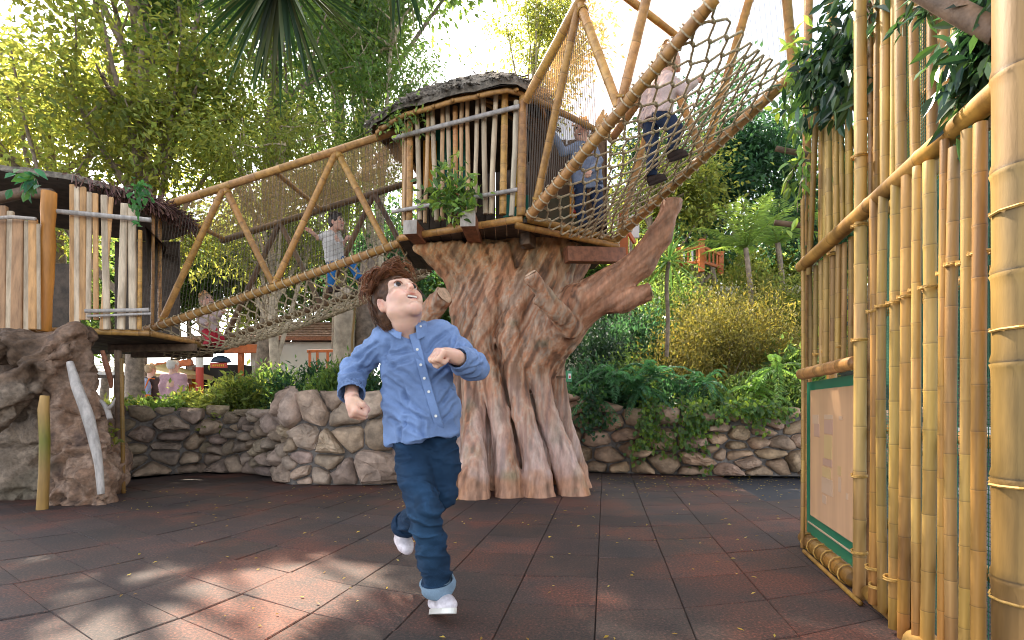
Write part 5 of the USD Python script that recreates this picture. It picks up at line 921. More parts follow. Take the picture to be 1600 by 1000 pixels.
# ferns over the right wall
def fern(name, label, base, n, L, seed, m='leaf_c', col=(1.2, 1.4, 1.3), elev=(-0.5, 0.9)):
    r = np.random.default_rng(seed); T = thing(name, label, 'fern', base); b = A(*base)
    for k in range(n):
        a = r.uniform(math.pi * 1.0, math.pi * 2.0) if k % 4 else r.uniform(0, math.pi); e = r.uniform(*elev); put('frond', frond_mesh(r, b, A(math.cos(a) * math.cos(e), math.sin(a) * math.cos(e), math.sin(e)), A(0, 0, 1), L * r.uniform(0.7, 1.2), 20, L * 0.20, L * 0.045, 0.15, 0.6, np.array(col) * r.uniform(0.7, 1.4)), M[m], T)
for k, (px, py, d, n, L, lab) in enumerate([(962, 590, 6.45, 16, 0.55, 'long fern drooping over the shaded end of the tan wall'), (1000, 610, 6.35, 14, 0.5, 'fern hanging left of the ivy'), (930, 625, 6.5, 12, 0.45, 'dark fern beside the trunk root'), (1025, 585, 6.4, 12, 0.5, 'blue green fern above the ivy'), (1215, 575, 6.3, 12, 0.5, 'pale fern nearest the bamboo tower'), (1178, 612, 6.3, 12, 0.42, 'fern on the wall top right of the ivy'), (1100, 600, 6.4, 12, 0.45, 'fern in the middle of the tan wall')]): fern('fern', lab, P(px, py, d), n, L, 110 + k, 'leaf_b' if k in (4, 5) else 'leaf_c')
# ivy trailing down the right wall
def ivy(name, label, px, d, top, bottoms, seed, m='leaf_b', L=0.055):
    r = np.random.default_rng(seed); T = thing(name, label, 'ivy', P(px, bottoms[0][1], d)); mb = MB(); pos = []; 
    for (x, y) in bottoms:
        a = P(px + r.normal() * 14, top, d + 0.25); q = np.linspace(0, 1, 14)[:, None]; b = P(x, y, d - 0.16); p = lerp(a, b, q); p[:, 1] = lerp(d + 0.25, d - 0.16, np.clip(q[:, 0] * 4, 0, 1)); p += r.normal(size=p.shape) * 0.02; mb.add(*tube(p, 0.004, 4))
        for z in p: pos += [z + r.normal(size=3) * A(0.06, 0.03, 0.05) for _ in range(9)]
    put('stem', mb, M['treebark'], T); pos = np.array(pos); n = len(pos); dd = r.normal(size=(n, 3)) * 0.5 + A(0, -0.3, -0.8); put('foliage', leaves(pos, dd, r.normal(size=(n, 3)) * 0.35 + A(0, -1, 0.5), L * r.uniform(0.6, 1.3, n), L * 0.85, pal(r, n, [(1, 1, 1), (1.6, 1.5, 0.8), (0.8, 1, 1)]), 0.15, 0.1, 6), M[m], T)
ivy('trailing_ivy', 'heart leaved ivy hanging to the foot of the tan wall', 1080, 6.22, 622, [(1050, 690), (1066, 712), (1082, 700), (1100, 735), (1095, 690), (1112, 668)], 131)
ivy('trailing_ivy', 'thin ivy strands hanging beside the fern', 1012, 6.30, 622, [(990, 716), (1006, 700), (1000, 672), (1040, 705)], 132)
ivy('trailing_ivy', 'ivy spreading along the top of the tan wall to the tower', 1150, 6.12, 628, [(1130, 650), (1160, 648), (1190, 660), (1215, 650), (1240, 646)], 133)
ivy('trailing_ivy', 'dark ivy on the shaded wall beside the trunk root', 930, 6.5, 600, [(905, 660), (925, 676), (948, 668)], 134, 'leaf_c')

# leafy sprays tied to the timber work
def spray(name, label, anchor, ends, n, L, Wd, m, seed, cols, cl=0.05, down=0.5, cat='foliage'):
    r = np.random.default_rng(seed); T = thing(name, label, cat, anchor); mb = MB(); pos = []; dirs = []; a = A(*anchor)
    for e in ends:
        q = np.linspace(0, 1, 7)[:, None]; p = lerp(a, e, q) + np.sin(q * 3.14) * A(0, 0, 0.04) + r.normal(size=(7, 3)) * 0.006; mb.add(*tube(p, np.linspace(0.006, 0.002, 7), 4))
        k = max(4, n // len(ends)); t = r.uniform(0.15, 1.0, k); c = np.column_stack([np.interp(t, q[:, 0], p[:, i]) for i in range(3)]); pos.append(c + r.normal(size=(k, 3)) * cl); dirs.append(unit(e - a) * 0.5 + r.normal(size=(k, 3)) * 0.6 + A(0, 0, -down))
    put('stem', mb, M['treebark'], T); pos, dirs = np.vstack(pos), np.vstack(dirs); n = len(pos); put('foliage', leaves(pos, dirs, r.normal(size=(n, 3)) + A(-0.2, -0.5, 0.9), L * r.uniform(0.65, 1.25, n), Wd * r.uniform(0.8, 1.2, n), pal(r, n, cols), 0.2, 0.12, 6), M[m], T)
FG = [(1, 1, 1), (1.5, 1.4, 0.9), (0.9, 1.1, 1.5), (2.6, 2.5, 2.0), (0.6, 0.7, 0.8), (1.8, 2.0, 2.2)]
d = 2.75; spray('leafy_bough', 'large glossy dark green bough hanging on the far corner of the bamboo tower', P(1330, 75, 2.6), [P(x, y, dd) for x, y, dd in ((1255, 95, 2.75), (1270, 150, 2.7), (1300, 160, 2.5), (1325, 170, 2.45), (1360, 140, 2.3), (1240, 130, 2.9), (1290, 110, 2.6), (1345, 110, 2.35), (1316, 130, 2.5), (1352, 60, 2.4), (1300, 60, 2.6), (1275, 185, 2.75), (1340, 195, 2.4), (1310, 205, 2.5), (1365, 105, 2.25), (1255, 150, 2.8), (1325, 140, 2.4))], 760, 0.090, 0.034, 'leaf_dark', 141, FG, 0.045)
spray('leafy_bough', 'yellow green sprig beyond the far corner of the bamboo tower', P(1262, 120, 3.1), [P(x, y, dd) for x, y, dd in ((1225, 170, 3.2), (1240, 210, 3.1), (1230, 120, 3.2), (1262, 190, 3.0), (1250, 60, 3.1))], 130, 0.085, 0.030, 'leaf_b', 142, FG, 0.045)
spray('leafy_bough', 'sprig of dark leaves at the top left of the bamboo tower', P(1352, 10, 2.3), [P(x, y, dd) for x, y, dd in ((1300, 5, 2.5), (1325, 25, 2.4), (1355, 50, 2.2), (1400, 8, 2.0), (1380, 30, 2.05))], 120, 0.08, 0.028, 'leaf_dark', 143, FG, 0.035)
spray('leafy_bough', 'bough of dark leaves hanging against the thick right corner post', P(1545, 60, 1.40), [P(x, y, dd) for x, y, dd in ((1500, 80, 1.45), (1515, 130, 1.42), (1490, 170, 1.46), (1530, 180, 1.40), (1512, 225, 1.42), (1555, 110, 1.36), (1485, 75, 1.5), (1575, 70, 1.32), (1525, 155, 1.40), (1500, 205, 1.44), (1540, 140, 1.38), (1478, 130, 1.48), (1560, 85, 1.34), (1520, 95, 1.41), (1535, 205, 1.39))], 400, 0.070, 0.026, 'leaf_dark', 144, FG, 0.024)
spray('leafy_bough', 'bluish leaves over the log at the top right corner', P(1570, 5, 1.30), [P(x, y, dd) for x, y, dd in ((1540, 8, 1.33), (1590, 30, 1.27), (1560, 40, 1.30), (1600, 60, 1.25), (1530, -10, 1.36))], 70, 0.066, 0.022, 'leaf_dark', 145, [(1, 1, 1.6), (1.5, 1.6, 1.8), (0.8, 1, 1)], 0.022)
spray('leafy_bough', 'thin leafy twig between the top canes of the bamboo tower', P(1460, 20, 1.62), [P(x, y, dd) for x, y, dd in ((1420, 30, 1.72), (1440, 22, 1.66), (1405, 45, 1.75))], 40, 0.06, 0.02, 'leaf_dark', 146, FG, 0.012)
spray('leafy_bough', 'leafy sprig down the far edge of the bamboo tower', P(1262, 250, 3.05), [P(x, y, dd) for x, y, dd in ((1225, 300, 3.1), (1245, 330, 3.05), (1240, 270, 3.1), (1270, 300, 3.0), (1255, 380, 3.0))], 90, 0.08, 0.028, 'leaf_b', 147, FG, 0.05)
spray('potted_bush', 'leafy green bush at the foot of the treehouse poles', P(712, 332, 4.50), [P(x, y, dd) for x, y, dd in ((690, 280, 4.5), (700, 250, 4.5), (722, 265, 4.48), (740, 295, 4.45), (672, 312, 4.5), (705, 300, 4.4), (728, 315, 4.4), (715, 340, 4.4), (660, 318, 4.55), (745, 310, 4.45), (706, 275, 4.45))], 330, 0.10, 0.036, 'leaf_b', 148, FG, 0.06, 0.0, 'bush')
spray('climbing_vine', 'small leaved vine on the left corner of the treehouse roof', P(640, 182, 4.85), [P(x, y, dd) for x, y, dd in ((592, 195, 4.95), (610, 175, 4.9), (655, 178, 4.8), (625, 215, 4.8), (650, 205, 4.75), (600, 190, 4.95))], 260, 0.055, 0.022, 'leaf_b', 149, FG, 0.06, 0.3, 'vine')
spray('climbing_vine', 'teal leaves tucked under the left end of the hut roof', P(45, 275, 4.35), [P(x, y, dd) for x, y, dd in ((28, 300, 4.3), (55, 285, 4.3), (40, 305, 4.25), (62, 298, 4.3))], 26, 0.12, 0.06, 'leaf_c', 150, [(1, 1.6, 1.6), (1.5, 1.5, 0.8)], 0.03, 0.4, 'vine')
spray('climbing_vine', 'green vine hanging from the shaggy edge of the hut roof', P(218, 288, 4.5), [P(x, y, dd) for x, y, dd in ((208, 310, 4.5), (220, 330, 4.5), (215, 350, 4.55), (226, 305, 4.5))], 70, 0.055, 0.035, 'leaf_c', 151, [(1, 1.5, 1), (1.3, 1.6, 1.0)], 0.03, 0.6, 'vine')
spray('seedling', 'small plant between the driftwood and the thin hut post', P(165, 700, 4.6), [P(x, y, dd) for x, y, dd in ((160, 675, 4.6), (172, 668, 4.6), (178, 690, 4.6), (166, 655, 4.6))], 46, 0.06, 0.03, 'leaf_a', 152, Y, 0.03, 0.0, 'plant')
# dead leaves on the paving
r = np.random.default_rng(160); pos = []
for k in range(560):
    t = r.random()
    if t < 0.45: px, py = r.uniform(930, 1250), 744 + abs(r.normal()) * 14
    elif t < 0.6: px, py = r.uniform(450, 720), 752 + abs(r.normal()) * 18
    else: px, py = r.uniform(180, 1250), r.uniform(770, 1000) if r.random() < 0.3 else 760 + abs(r.normal()) * 50
    x, y = gpt(px, py); pos.append((x, y, 0.006))
pos = np.array(pos); n = len(pos); a = r.uniform(0, 6.28, n); d = np.column_stack([np.cos(a), np.sin(a), r.normal(size=n) * 0.1])
put('fallen_leaves', leaves(pos, d, r.normal(size=(n, 3)) * 0.25 + A(0, 0, 1), r.uniform(0.012, 0.032, n), r.uniform(0.006, 0.013, n), pal(r, n, [(2.2, 1.7, 1.0), (3.0, 2.6, 1.8), (1.5, 1.0, 0.7), (3.5, 3.2, 3.0)])), M['leaf_gold'], '/World', kind='stuff', label='small dry yellow leaves scattered over the paving')
# ================================================================ people
def skinmat(name, col):
    return usdkit.material(stage, '/World/Looks/' + name, {'at': ('attribute', {'attribute': 'tint'}), 'm': ('mix_color', {'blend_type': 'multiply', 'fac': 1.0, 'a': col}), 'p': ('principled_bsdf', {'roughness': 0.48, 'subsurface_weight': 0.22, 'subsurface_radius': (1.0, 0.35, 0.2), 'subsurface_scale': 0.006, 'specular_ior_level': 0.35}), 'g': ('geometry', {}), 'nz': ('noise_texture', {'scale': 240.0, 'detail': 3.0}), 'b': ('bump', {'strength': 0.5, 'distance': 0.0008})},
        [('at.color', 'm.b'), ('m.result', 'p.base_color'), ('g.position', 'nz.vector'), ('nz.fac', 'b.height'), ('b.normal', 'p.normal')], surface='p.BSDF')
M['skin'] = skinmat('skin', (0.56, 0.335, 0.245))
M['eye'] = mat('eye', (1, 1, 1), 0.3, tint=True, spec=0.25); M['teeth'] = mat('teeth', (0.82, 0.78, 0.70), 0.25); M['mouth'] = mat('mouth', (0.10, 0.02, 0.02), 0.6)
M['hair_brown'] = mat('hair_brown', (0.082, 0.036, 0.016), 0.55, spec=0.25, tint=True, noise=(160, 0.6, 1.45), stretch=(1, 1, 0.4))
M['hair_dark'] = mat('hair_dark', (0.025, 0.018, 0.014), 0.5, tint=True); M['hair_blond'] = mat('hair_blond', (0.36, 0.24, 0.13), 0.5, tint=True); M['hair_white'] = mat('hair_white', (0.62, 0.58, 0.52), 0.6, tint=True)
def clothmat(name, col, weave=900, mott=(0.82, 1.15), rough=0.85, big=7):
    def ex(n, l):
        n['wv'] = ('noise_texture', {'scale': weave, 'detail': 2.0}); n['wr'] = ('rgb_ramp', {'ramp': [(0.35, (mott[0],) * 3), (0.65, (mott[1],) * 3)]}); n['wm'] = ('mix_color', {'blend_type': 'multiply', 'fac': 1.0})
        q = next(x for x in l if x[1] == 'p.base_color'); l.remove(q); l += [('g.position', 'wv.vector'), ('wv.fac', 'wr.fac'), (q[0], 'wm.a'), ('wr.color', 'wm.b'), ('wm.result', 'p.base_color')]
    return mat(name, col, rough, tint=True, noise=(big, 0.85, 1.15), bump=(weave * 0.6, 0.0009), spec=0.2, extra=ex)
M['chambray'] = clothmat('chambray', (0.165, 0.245, 0.43)); M['denim'] = clothmat('denim', (0.009, 0.027, 0.060), 700, (0.6, 1.5)); M['denim_light'] = clothmat('denim_light', (0.19, 0.27, 0.35), 700)
M['sneaker'] = mat('sneaker', (0.62, 0.57, 0.60), 0.6, noise=(60, 0.85, 1.1)); M['button'] = mat('button', (0.72, 0.70, 0.64), 0.3); M['cloth_white'] = clothmat('cloth_white', (0.66, 0.63, 0.60), 500); M['cloth_navy'] = clothmat('cloth_navy', (0.022, 0.035, 0.075), 500)
M['cloth_grey_blue'] = clothmat('cloth_grey_blue', (0.20, 0.25, 0.36), 500); M['cloth_pink'] = clothmat('cloth_pink', (0.50, 0.30, 0.33), 300); M['cloth_red'] = clothmat('cloth_red', (0.48, 0.03, 0.05), 400); M['cloth_blue'] = clothmat('cloth_blue', (0.03, 0.16, 0.42), 400); M['cloth_sky'] = clothmat('cloth_sky', (0.30, 0.38, 0.60), 300); M['cloth_brown'] = clothmat('cloth_brown', (0.06, 0.04, 0.035), 300); M['cloth_orange'] = clothmat('cloth_orange', (0.62, 0.16, 0.02), 300); M['cloth_pale'] = clothmat('cloth_pale', (0.60, 0.48, 0.47), 400)

class Head:
    def __init__(s, c, f, u, sc=1.0):
        s.c = A(*c); s.f = unit(A(*f)); u = A(*u); s.u = unit(u - s.f * (u @ s.f)); s.l = np.cross(s.u, s.f); s.k = sc; s.ax = np.array([s.l, s.f, s.u])
    def p(s, l, f, u): return s.c + (s.l * l + s.f * f + s.u * u) * s.k
    def loc(s, v): return (np.asarray(v) - s.c) @ s.ax.T / s.k
    def build(s, F, smile=True):
        k = s.k; F.ell(s.p(0, -0.012, 0.022), s.ax, A(0.070, 0.088, 0.080) * k, 0.02 * k); F.ell(s.p(0, 0.018, -0.034), s.ax, A(0.058, 0.066, 0.074) * k, 0.035 * k)
        for q in (-1, 1):
            F.cone(s.p(q * 0.044, 0.004, -0.058), s.p(q * 0.010, 0.064, -0.100), 0.020 * k, 0.016 * k, 0.022 * k); F.cone(s.p(q * 0.036, 0.056, -0.026), s.p(q * 0.030, 0.060, -0.046), 0.021 * k, 0.019 * k, 0.022 * k)
            F.cone(s.p(q * 0.012, 0.079, 0.026), s.p(q * 0.046, 0.064, 0.026), 0.011 * k, 0.010 * k, 0.018 * k); F.cone(s.p(q * 0.0095, 0.088, -0.030), s.p(q * 0.0095, 0.084, -0.028), 0.0066 * k, 0.006 * k, 0.008 * k)
        F.cone(s.p(0, 0.064, -0.104), s.p(0, 0.068, -0.096), 0.0165 * k, 0.016 * k, 0.016 * k)
        for q in (-1, 1): F.ell(s.p(q * 0.031, 0.092, 0.009), s.ax, A(0.0175, 0.014, 0.0072) * k, 0.012 * k, 'sub')
        F.chain([s.p(0, 0.083, 0.012), s.p(0, 0.094, -0.012), s.p(0, 0.098, -0.026)], [0.0064 * k, 0.0072 * k, 0.0082 * k], 0.012 * k)
        for q in (-1, 1): F.cone(s.p(q * 0.0055, 0.099, -0.038), s.p(q * 0.006, 0.095, -0.030), 0.0032 * k, 0.003 * k, 0.003 * k, 'sub')
        F.ell(s.p(0, 0.064, -0.058), s.ax, A(0.036, 0.022, 0.020) * k, 0.016 * k)
        a = np.linspace(-1, 1, 9); up = [s.p(0.030 * t, 0.0855 - 0.017 * t * t, -0.0485 + 0.011 * t * t) for t in a]; lo = [s.p(0.029 * t, 0.0835 - 0.017 * t * t, -0.0745 + 0.036 * t * t) for t in a]
        F.chain(up, list(0.0036 * k * (1 - 0.4 * a * a)), 0.005 * k); F.chain(lo, list(0.0046 * k * (1 - 0.45 * a * a)), 0.005 * k)
        if smile: F.ell(s.p(0, 0.088, -0.0600), s.ax, A(0.0270, 0.020, 0.0118) * k, 0.003 * k, 'sub')
        for q in (-1, 1):
            t = unit(s.l * q + s.f * -0.45); e = np.array([t, unit(np.cross(s.u, t)), s.u]); F.ell(s.p(q * 0.071, -0.014, -0.010), e, A(0.009, 0.019, 0.031) * k, 0.008 * k); F.cone(s.p(q * 0.070, -0.010, -0.034), s.p(q * 0.071, -0.010, -0.030), 0.010 * k, 0.010 * k, 0.006 * k); F.ell(s.p(q * 0.081, -0.008, -0.006), e, A(0.0085, 0.010, 0.018) * k, 0.005 * k, 'sub')
    def tint(s, v):
        q = s.loc(v); c = np.ones((len(v), 3)) * (0.90 + 0.2 * fbm(v, 90, 3, 5) + 0.10 * (fbm(v, 14, 2, 6) - 0.5))[:, None] * np.column_stack([np.ones(len(v)), 0.94 + 0.12 * fbm(v, 24, 2, 7), 0.92 + 0.14 * fbm(v, 30, 2, 8)]); near = np.linalg.norm(q, axis=1) < 0.14
        def blob(l, f, u, r, col, a): 
            nonlocal c; w = np.exp(-(((q - A(l, f, u)) / r) ** 2).sum(1)) * near * a; c = lerp(c, A(*col), w[:, None])
        for sg in (-1, 1): blob(sg * 0.036, 0.07, -0.028, A(0.022, 0.03, 0.018), (1.02, 0.72, 0.66), 0.6); blob(sg * 0.08, -0.01, -0.01, A(0.012, 0.03, 0.035), (1.05, 0.70, 0.62), 0.6)
        blob(0, 0.105, -0.026, A(0.014, 0.02, 0.012), (1.05, 0.76, 0.70), 0.5)
        arc = 0.012 * np.clip((q[:, 0] / 0.027) ** 2, 0, 1.5); mo = np.exp(-((q[:, 0] / 0.026) ** 4)) * (q[:, 1] > 0.06) * near
        w = np.exp(-(((q[:, 2] - (-0.0475 + arc)) / 0.0042) ** 2)) + np.exp(-(((q[:, 2] - (-0.0745 + 2.8 * arc)) / 0.0055) ** 2)); c = lerp(c, A(0.82, 0.40, 0.40), np.clip(w * mo, 0, 1)[:, None] * 0.75)
        d = np.exp(-(((q - A(0, 0.083, -0.060)) / A(0.021, 0.012, 0.008)) ** 2).sum(1) * 1.2) * near; return lerp(c, A(0.25, 0.08, 0.08), (d * 0.75)[:, None])
    def features(s, T, body, brow, gaze=None, iris=(0.05, 0.03, 0.02)):
        k = s.k; g = unit(gaze) if gaze is not None else s.f
        ico = trimesh.creation.icosphere(subdivisions=3); n = np.asarray(ico.vertices); cs = n @ g
        c = np.where((cs > 0.90)[:, None], A(0.01, 0.01, 0.01), np.where((cs > 0.66)[:, None], A(*iris), A(0.60, 0.55, 0.53)))
        for q in (-1, 1):
            put('eye', MB().add(n * 0.0135 * k + s.p(q * 0.031, 0.0715, 0.009), ico.faces, c), M['eye'], body, smooth=True)
            t = np.linspace(0, 1, 9); br = np.array([s.p(q * (0.012 + 0.038 * x), 0.0905 - 0.022 * x * x - 0.004 * x, 0.030 + 0.010 * math.sin(x * 2.6) - 0.004 * x) for x in t]); put('eyebrow', MB().add(*tube(br, 0.0040 * k * np.array([0.6, 1, 1.1, 1.1, 1, 0.9, 0.75, 0.55, 0.2]), 6)), brow, body, smooth=True)
            li = np.array([s.p(q * (0.031 + 0.0165 * math.cos(x)), 0.0855 - 0.005 * abs(math.cos(x)) ** 2 - (0.004 if math.cos(x) * 1 > 0.8 else 0), 0.009 + 0.0072 * math.sin(x)) for x in np.linspace(0.25, math.pi - 0.25, 9)]); put('eyelid', MB().add(*tube(li, 0.0022 * k, 6), A(0.35, 0.25, 0.22)), M['skin'], body, smooth=True)
        put('teeth', box(s.p(0, 0.0772, -0.0530), A(0.038, 0.008, 0.0085) * k, s.ax, 0.003 * k), M['teeth'], body); put('mouth', box(s.p(0, 0.074, -0.058), A(0.036, 0.010, 0.018) * k, s.ax, 0.004 * k), M['mouth'], body)

def hand(F, w, d, p, side, k=1.0, curl=1.0):
    """A hand rooted at the wrist: d towards the knuckles, p out of the palm, side +1 right hand, -1 left."""
    w, d = A(*w), unit(A(*d)); p = A(*p); p = unit(p - d * (p @ d)); s = np.cross(d, p) * side * k; d = d * k; p = p * k
    F.cone(w, w + d * 0.03, 0.021 * k, 0.020 * k, 0.015 * k)
    for i in range(4):
        kn = w + d * (0.060 - 0.003 * abs(i - 1)) + s * (0.0235 - 0.0157 * i); F.cone(w + d * 0.018 + s * (0.010 - 0.007 * i), kn, 0.0165 * k, 0.0108 * k, 0.012 * k)
        L = [1.0, 1.1, 1.03, 0.82][i]
        if curl > 0.5: a = kn + (d * 0.012 + p * 0.028) * L; b = a + (-d * 0.022 + p * 0.006) * L; c = b + (-d * 0.010 - p * 0.010) * L
        else: e = unit(d * 1.0 + p * 0.25) * k; a = kn + e * 0.026 * L; e = unit(d * 1.0 + p * 0.6) * k; b = a + e * 0.018 * L; e = unit(d + p * 0.9) * k; c = b + e * 0.013 * L
        F.chain([kn, a, b, c], [0.0100 * k, 0.0090 * k, 0.0080 * k, 0.0068 * k], 0.0035 * k)
    b0 = w + d * 0.016 + s * 0.018 + p * 0.006
    if curl > 0.5: F.chain([b0, w + d * 0.040 + s * 0.031 + p * 0.022, w + d * 0.052 + s * 0.016 + p * 0.040, w + d * 0.050 + s * 0.002 + p * 0.044], [0.0135 * k, 0.0105 * k, 0.0092 * k, 0.0075 * k], 0.005 * k)
    else: F.chain([b0, w + d * 0.040 + s * 0.040 + p * 0.012, w + d * 0.058 + s * 0.050 + p * 0.016], [0.0135 * k, 0.0100 * k, 0.0075 * k], 0.005 * k)

def wrinkle(v, f, amp, seed, scale=9, ax=None):
    n = vnormals(v, f); q = v if ax is None else v @ np.asarray(ax).T
    r = 1 - 2 * np.abs(fbm(q, scale, 3, seed) - 0.5) * 2; r2 = fbm(q, scale * 2.3, 3, seed + 5) - 0.5; return v + n * (amp * (r ** 3 - 0.45) + amp * 0.7 * r2)[:, None], np.clip(r, 0, 1)

# ---------------------------------------------------------------- the running boy
rng = np.random.default_rng(201)
yaw, pit = math.radians(41), math.radians(40)
f0 = A(math.cos(pit) * math.sin(yaw), -math.cos(pit) * math.cos(yaw), math.sin(pit)); u0 = A(-math.sin(pit) * math.sin(yaw), math.sin(pit) * math.cos(yaw), math.cos(pit))
BH = Head(P(623, 474, 1.95), f0, unit(u0 + 0.02 * A(-1, 0, 0)), 1.04)
J = dict(neck=P(640, 519, 1.985), shR=P(600, 532, 1.985), shL=P(693, 523, 2.0), elR=P(552, 580, 2.04), wrR=P(549, 618, 1.93), elL=P(739, 573, 1.93), wrL=P(713, 558, 1.80),
         hipR=P(640, 690, 2.0), hipL=P(684, 684, 2.03), knR=P(664, 803, 1.88), anR=P(686, 922, 1.965), knL=P(690, 772, 2.02), anL=P(630, 822, 2.27))
PB = thing('person', 'running boy in a blue button shirt and rolled jeans looking up', 'person', (J['anR'][0], 1.97, 0))
F = Field(P(505, 985, 2.0) * A(1, 0, 0) + A(-0.02, 1.66, -0.01), P(775, 400, 2.0) * A(1, 0, 0) + A(0.02, 2.42, 1.42), 0.0042)
F.chain([BH.p(0, -0.030, -0.055), BH.p(0, -0.022, -0.085), lerp(BH.p(0, -0.03, -0.08), J['neck'], 0.6), J['neck'] + A(0, 0.01, -0.03)], [0.043, 0.039, 0.041, 0.058], 0.010)
F.chain([J['neck'] - A(0, 0, 0.02), P(650, 570, 2.0), P(660, 675, 2.02)], [0.06, 0.07, 0.06], 0.03); F.cone(J['neck'], J['shR'], 0.04, 0.04, 0.02); F.cone(J['neck'], J['shL'], 0.04, 0.04, 0.02)
F.chain([J['shR'], J['elR'], J['wrR']], [0.038, 0.032, 0.023], 0.015); F.chain([J['shL'], J['elL'], J['wrL']], [0.038, 0.032, 0.023], 0.015)
for q in 'RL': F.chain([J['hip' + q], J['kn' + q], J['an' + q]], [0.052, 0.042, 0.034], 0.02)
BH.build(F)
hand(F, J['wrR'] + A(0.004, -0.006, -0.006), (0.22, -0.30, -0.93), (0.80, 0.55, 0.05), 1, 1.14); hand(F, J['wrL'], (-0.80, -0.52, 0.22), (-0.10, 0.10, -1.0), -1, 1.14)
v, f = F.mesh(); body = put('body', (v, f, BH.tint(v)), M['skin'], PB, smooth=True)
BH.features(PB, body, M['hair_brown'], BH.f * 1.0 + unit(A(0, 0, CAM_H) - BH.c) * 0.55)
# shirt
S = Field(P(505, 985, 2.0) * A(1, 0, 0) + A(-0.03, 1.70, 0.60), P(790, 400, 2.0) * A(1, 0, 0) + A(0.02, 2.30, 1.20), 0.0048)
S.chain([P(624, 534, 1.985), P(622, 580, 1.985), P(631, 640, 1.995), P(637, 712, 2.0)], [0.064, 0.067, 0.074, 0.086], 0.03); S.chain([P(676, 530, 1.99), P(680, 575, 1.985), P(688, 640, 2.0), P(690, 708, 2.01)], [0.064, 0.066, 0.072, 0.084], 0.03)
S.chain([P(648, 535, 1.975), P(651, 580, 1.965), P(660, 640, 1.97), P(664, 712, 1.965)], [0.058, 0.071, 0.078, 0.092], 0.04)
S.chain([J['neck'] + A(0, 0.01, -0.026), P(610, 531, 1.985), J['shR']], [0.046, 0.042, 0.050], 0.03); S.chain([J['neck'] + A(0, 0.01, -0.026), P(676, 524, 1.995), J['shL']], [0.046, 0.042, 0.050], 0.03)
S.chain([J['shR'], lerp(J['shR'], J['elR'], 0.55), J['elR'], lerp(J['elR'], J['wrR'], 0.5), lerp(J['elR'], J['wrR'], 0.98)], [0.053, 0.049, 0.048, 0.045, 0.052], 0.022)
S.chain([J['shL'], lerp(J['shL'], J['elL'], 0.55), J['elL'], lerp(J['elL'], J['wrL'], 0.6), lerp(J['elL'], J['wrL'], 0.95)], [0.054, 0.050, 0.050, 0.043, 0.041], 0.022)
hn = unit(A(0.15, -0.06, -1)); S.half(P(664, 688, 1.99), hn, P(660, 686, 1.99) - 0.26, P(660, 686, 1.99) + 0.26)
dR = unit(J['wrR'] - J['elR']); cR = J['wrR'] - dR * 0.004; S.half(cR, dR, cR - 0.09, cR + 0.09); dL = unit(J['wrL'] - J['elL']); cL = J['wrL'] - dL * 0.006; S.half(cL, dL, cL - 0.05, cL + 0.05)
S.cone(cR - dR * 0.035, cR + dR * 0.03, 0.044, 0.049, 0.003, 'sub'); S.cone(cL - dL * 0.03, cL + dL * 0.03, 0.033, 0.036, 0.003, 'sub')
S.cone(J['neck'] + A(0.0, -0.004, -0.004), J['neck'] + A(0.004, -0.014, 0.09), 0.053, 0.060, 0.006, 'sub')
v, f = S.mesh(); n = vnormals(v, f)
tor = np.clip(1 - np.abs((v[:, 0] - (-0.36)) / 0.20) ** 4, 0, 1)
rot = np.array([unit(A(0.85, 0, 0.55)), A(0, 0.6, 0), unit(A(-0.55, 0, 0.85)) * 0.22])  # folds running down to the right
v1, r1 = wrinkle(v, f, 0.016, 7, 10, np.array([unit(A(0.62, 0.1, 0.78)), A(0, 0.7, 0), unit(A(-0.78, 0, 0.62)) * 0.20]))
def armw(a, b): ab = b - a; t = np.clip(((v - a) @ ab) / (ab @ ab), -0.15, 1.1); return np.exp(-(np.linalg.norm(v - a - t[:, None] * ab, axis=1) / 0.062) ** 6), t
wt = np.zeros(len(v)); ring = np.zeros(len(v))
damp = np.clip(np.minimum(np.abs((v - cR) @ dR) + 3.0 * (np.linalg.norm(v - cR, axis=1) > 0.1), np.abs((v - cL) @ dL) + 3.0 * (np.linalg.norm(v - cL, axis=1) > 0.1)) / 0.045 - 0.15, 0, 1)
for a, b in ((J['shR'], J['elR']), (J['elR'], J['wrR']), (J['shL'], J['elL']), (J['elL'], J['wrL'])):
    w, t = armw(a, b); wob = fbm(v, 11, 3, 17); ring += w * (1 - 2 * np.abs(((t * 3.1 + wob * 1.7) % 1) - 0.5) * 2) * 0.5; wt = np.maximum(wt, w)
v = v + damp[:, None] * (v1 - v) * (1 - 0.5 * wt)[:, None] + damp[:, None] * n * (ring * 0.0105 * (0.5 + fbm(v, 9, 2, 3)))[:, None]
CR = [(600, 562, 662, 606), (603, 590, 668, 648), (607, 622, 676, 668), (612, 655, 668, 682), (708, 566, 668, 600), (713, 598, 680, 640), (716, 630, 690, 664), (652, 545, 606, 552), (694, 520, 664, 548), (700, 540, 680, 562), (640, 560, 612, 574), (627, 600, 642, 640), (632, 655, 625, 690), (655, 650, 662, 690), (584, 548, 566, 572), (572, 556, 545, 566), (580, 572, 536, 586), (575, 586, 530, 598), (566, 602, 530, 604), (722, 536, 712, 556), (738, 548, 722, 566), (752, 558, 730, 572), (757, 572, 724, 576), (716, 524, 704, 546), (606, 530, 600, 560), (588, 535, 560, 560)]
px_ = 800 + v[:, 0] / v[:, 1] * 800; py_ = 639 - (v[:, 2] - CAM_H) / v[:, 1] * 800; fr_ = np.clip(-n[:, 1] + 0.25, 0, 1); px_ = px_ + (fbm(v, 16, 2, 91) - 0.5) * 14; py_ = py_ + (fbm(v, 16, 2, 92) - 0.5) * 14
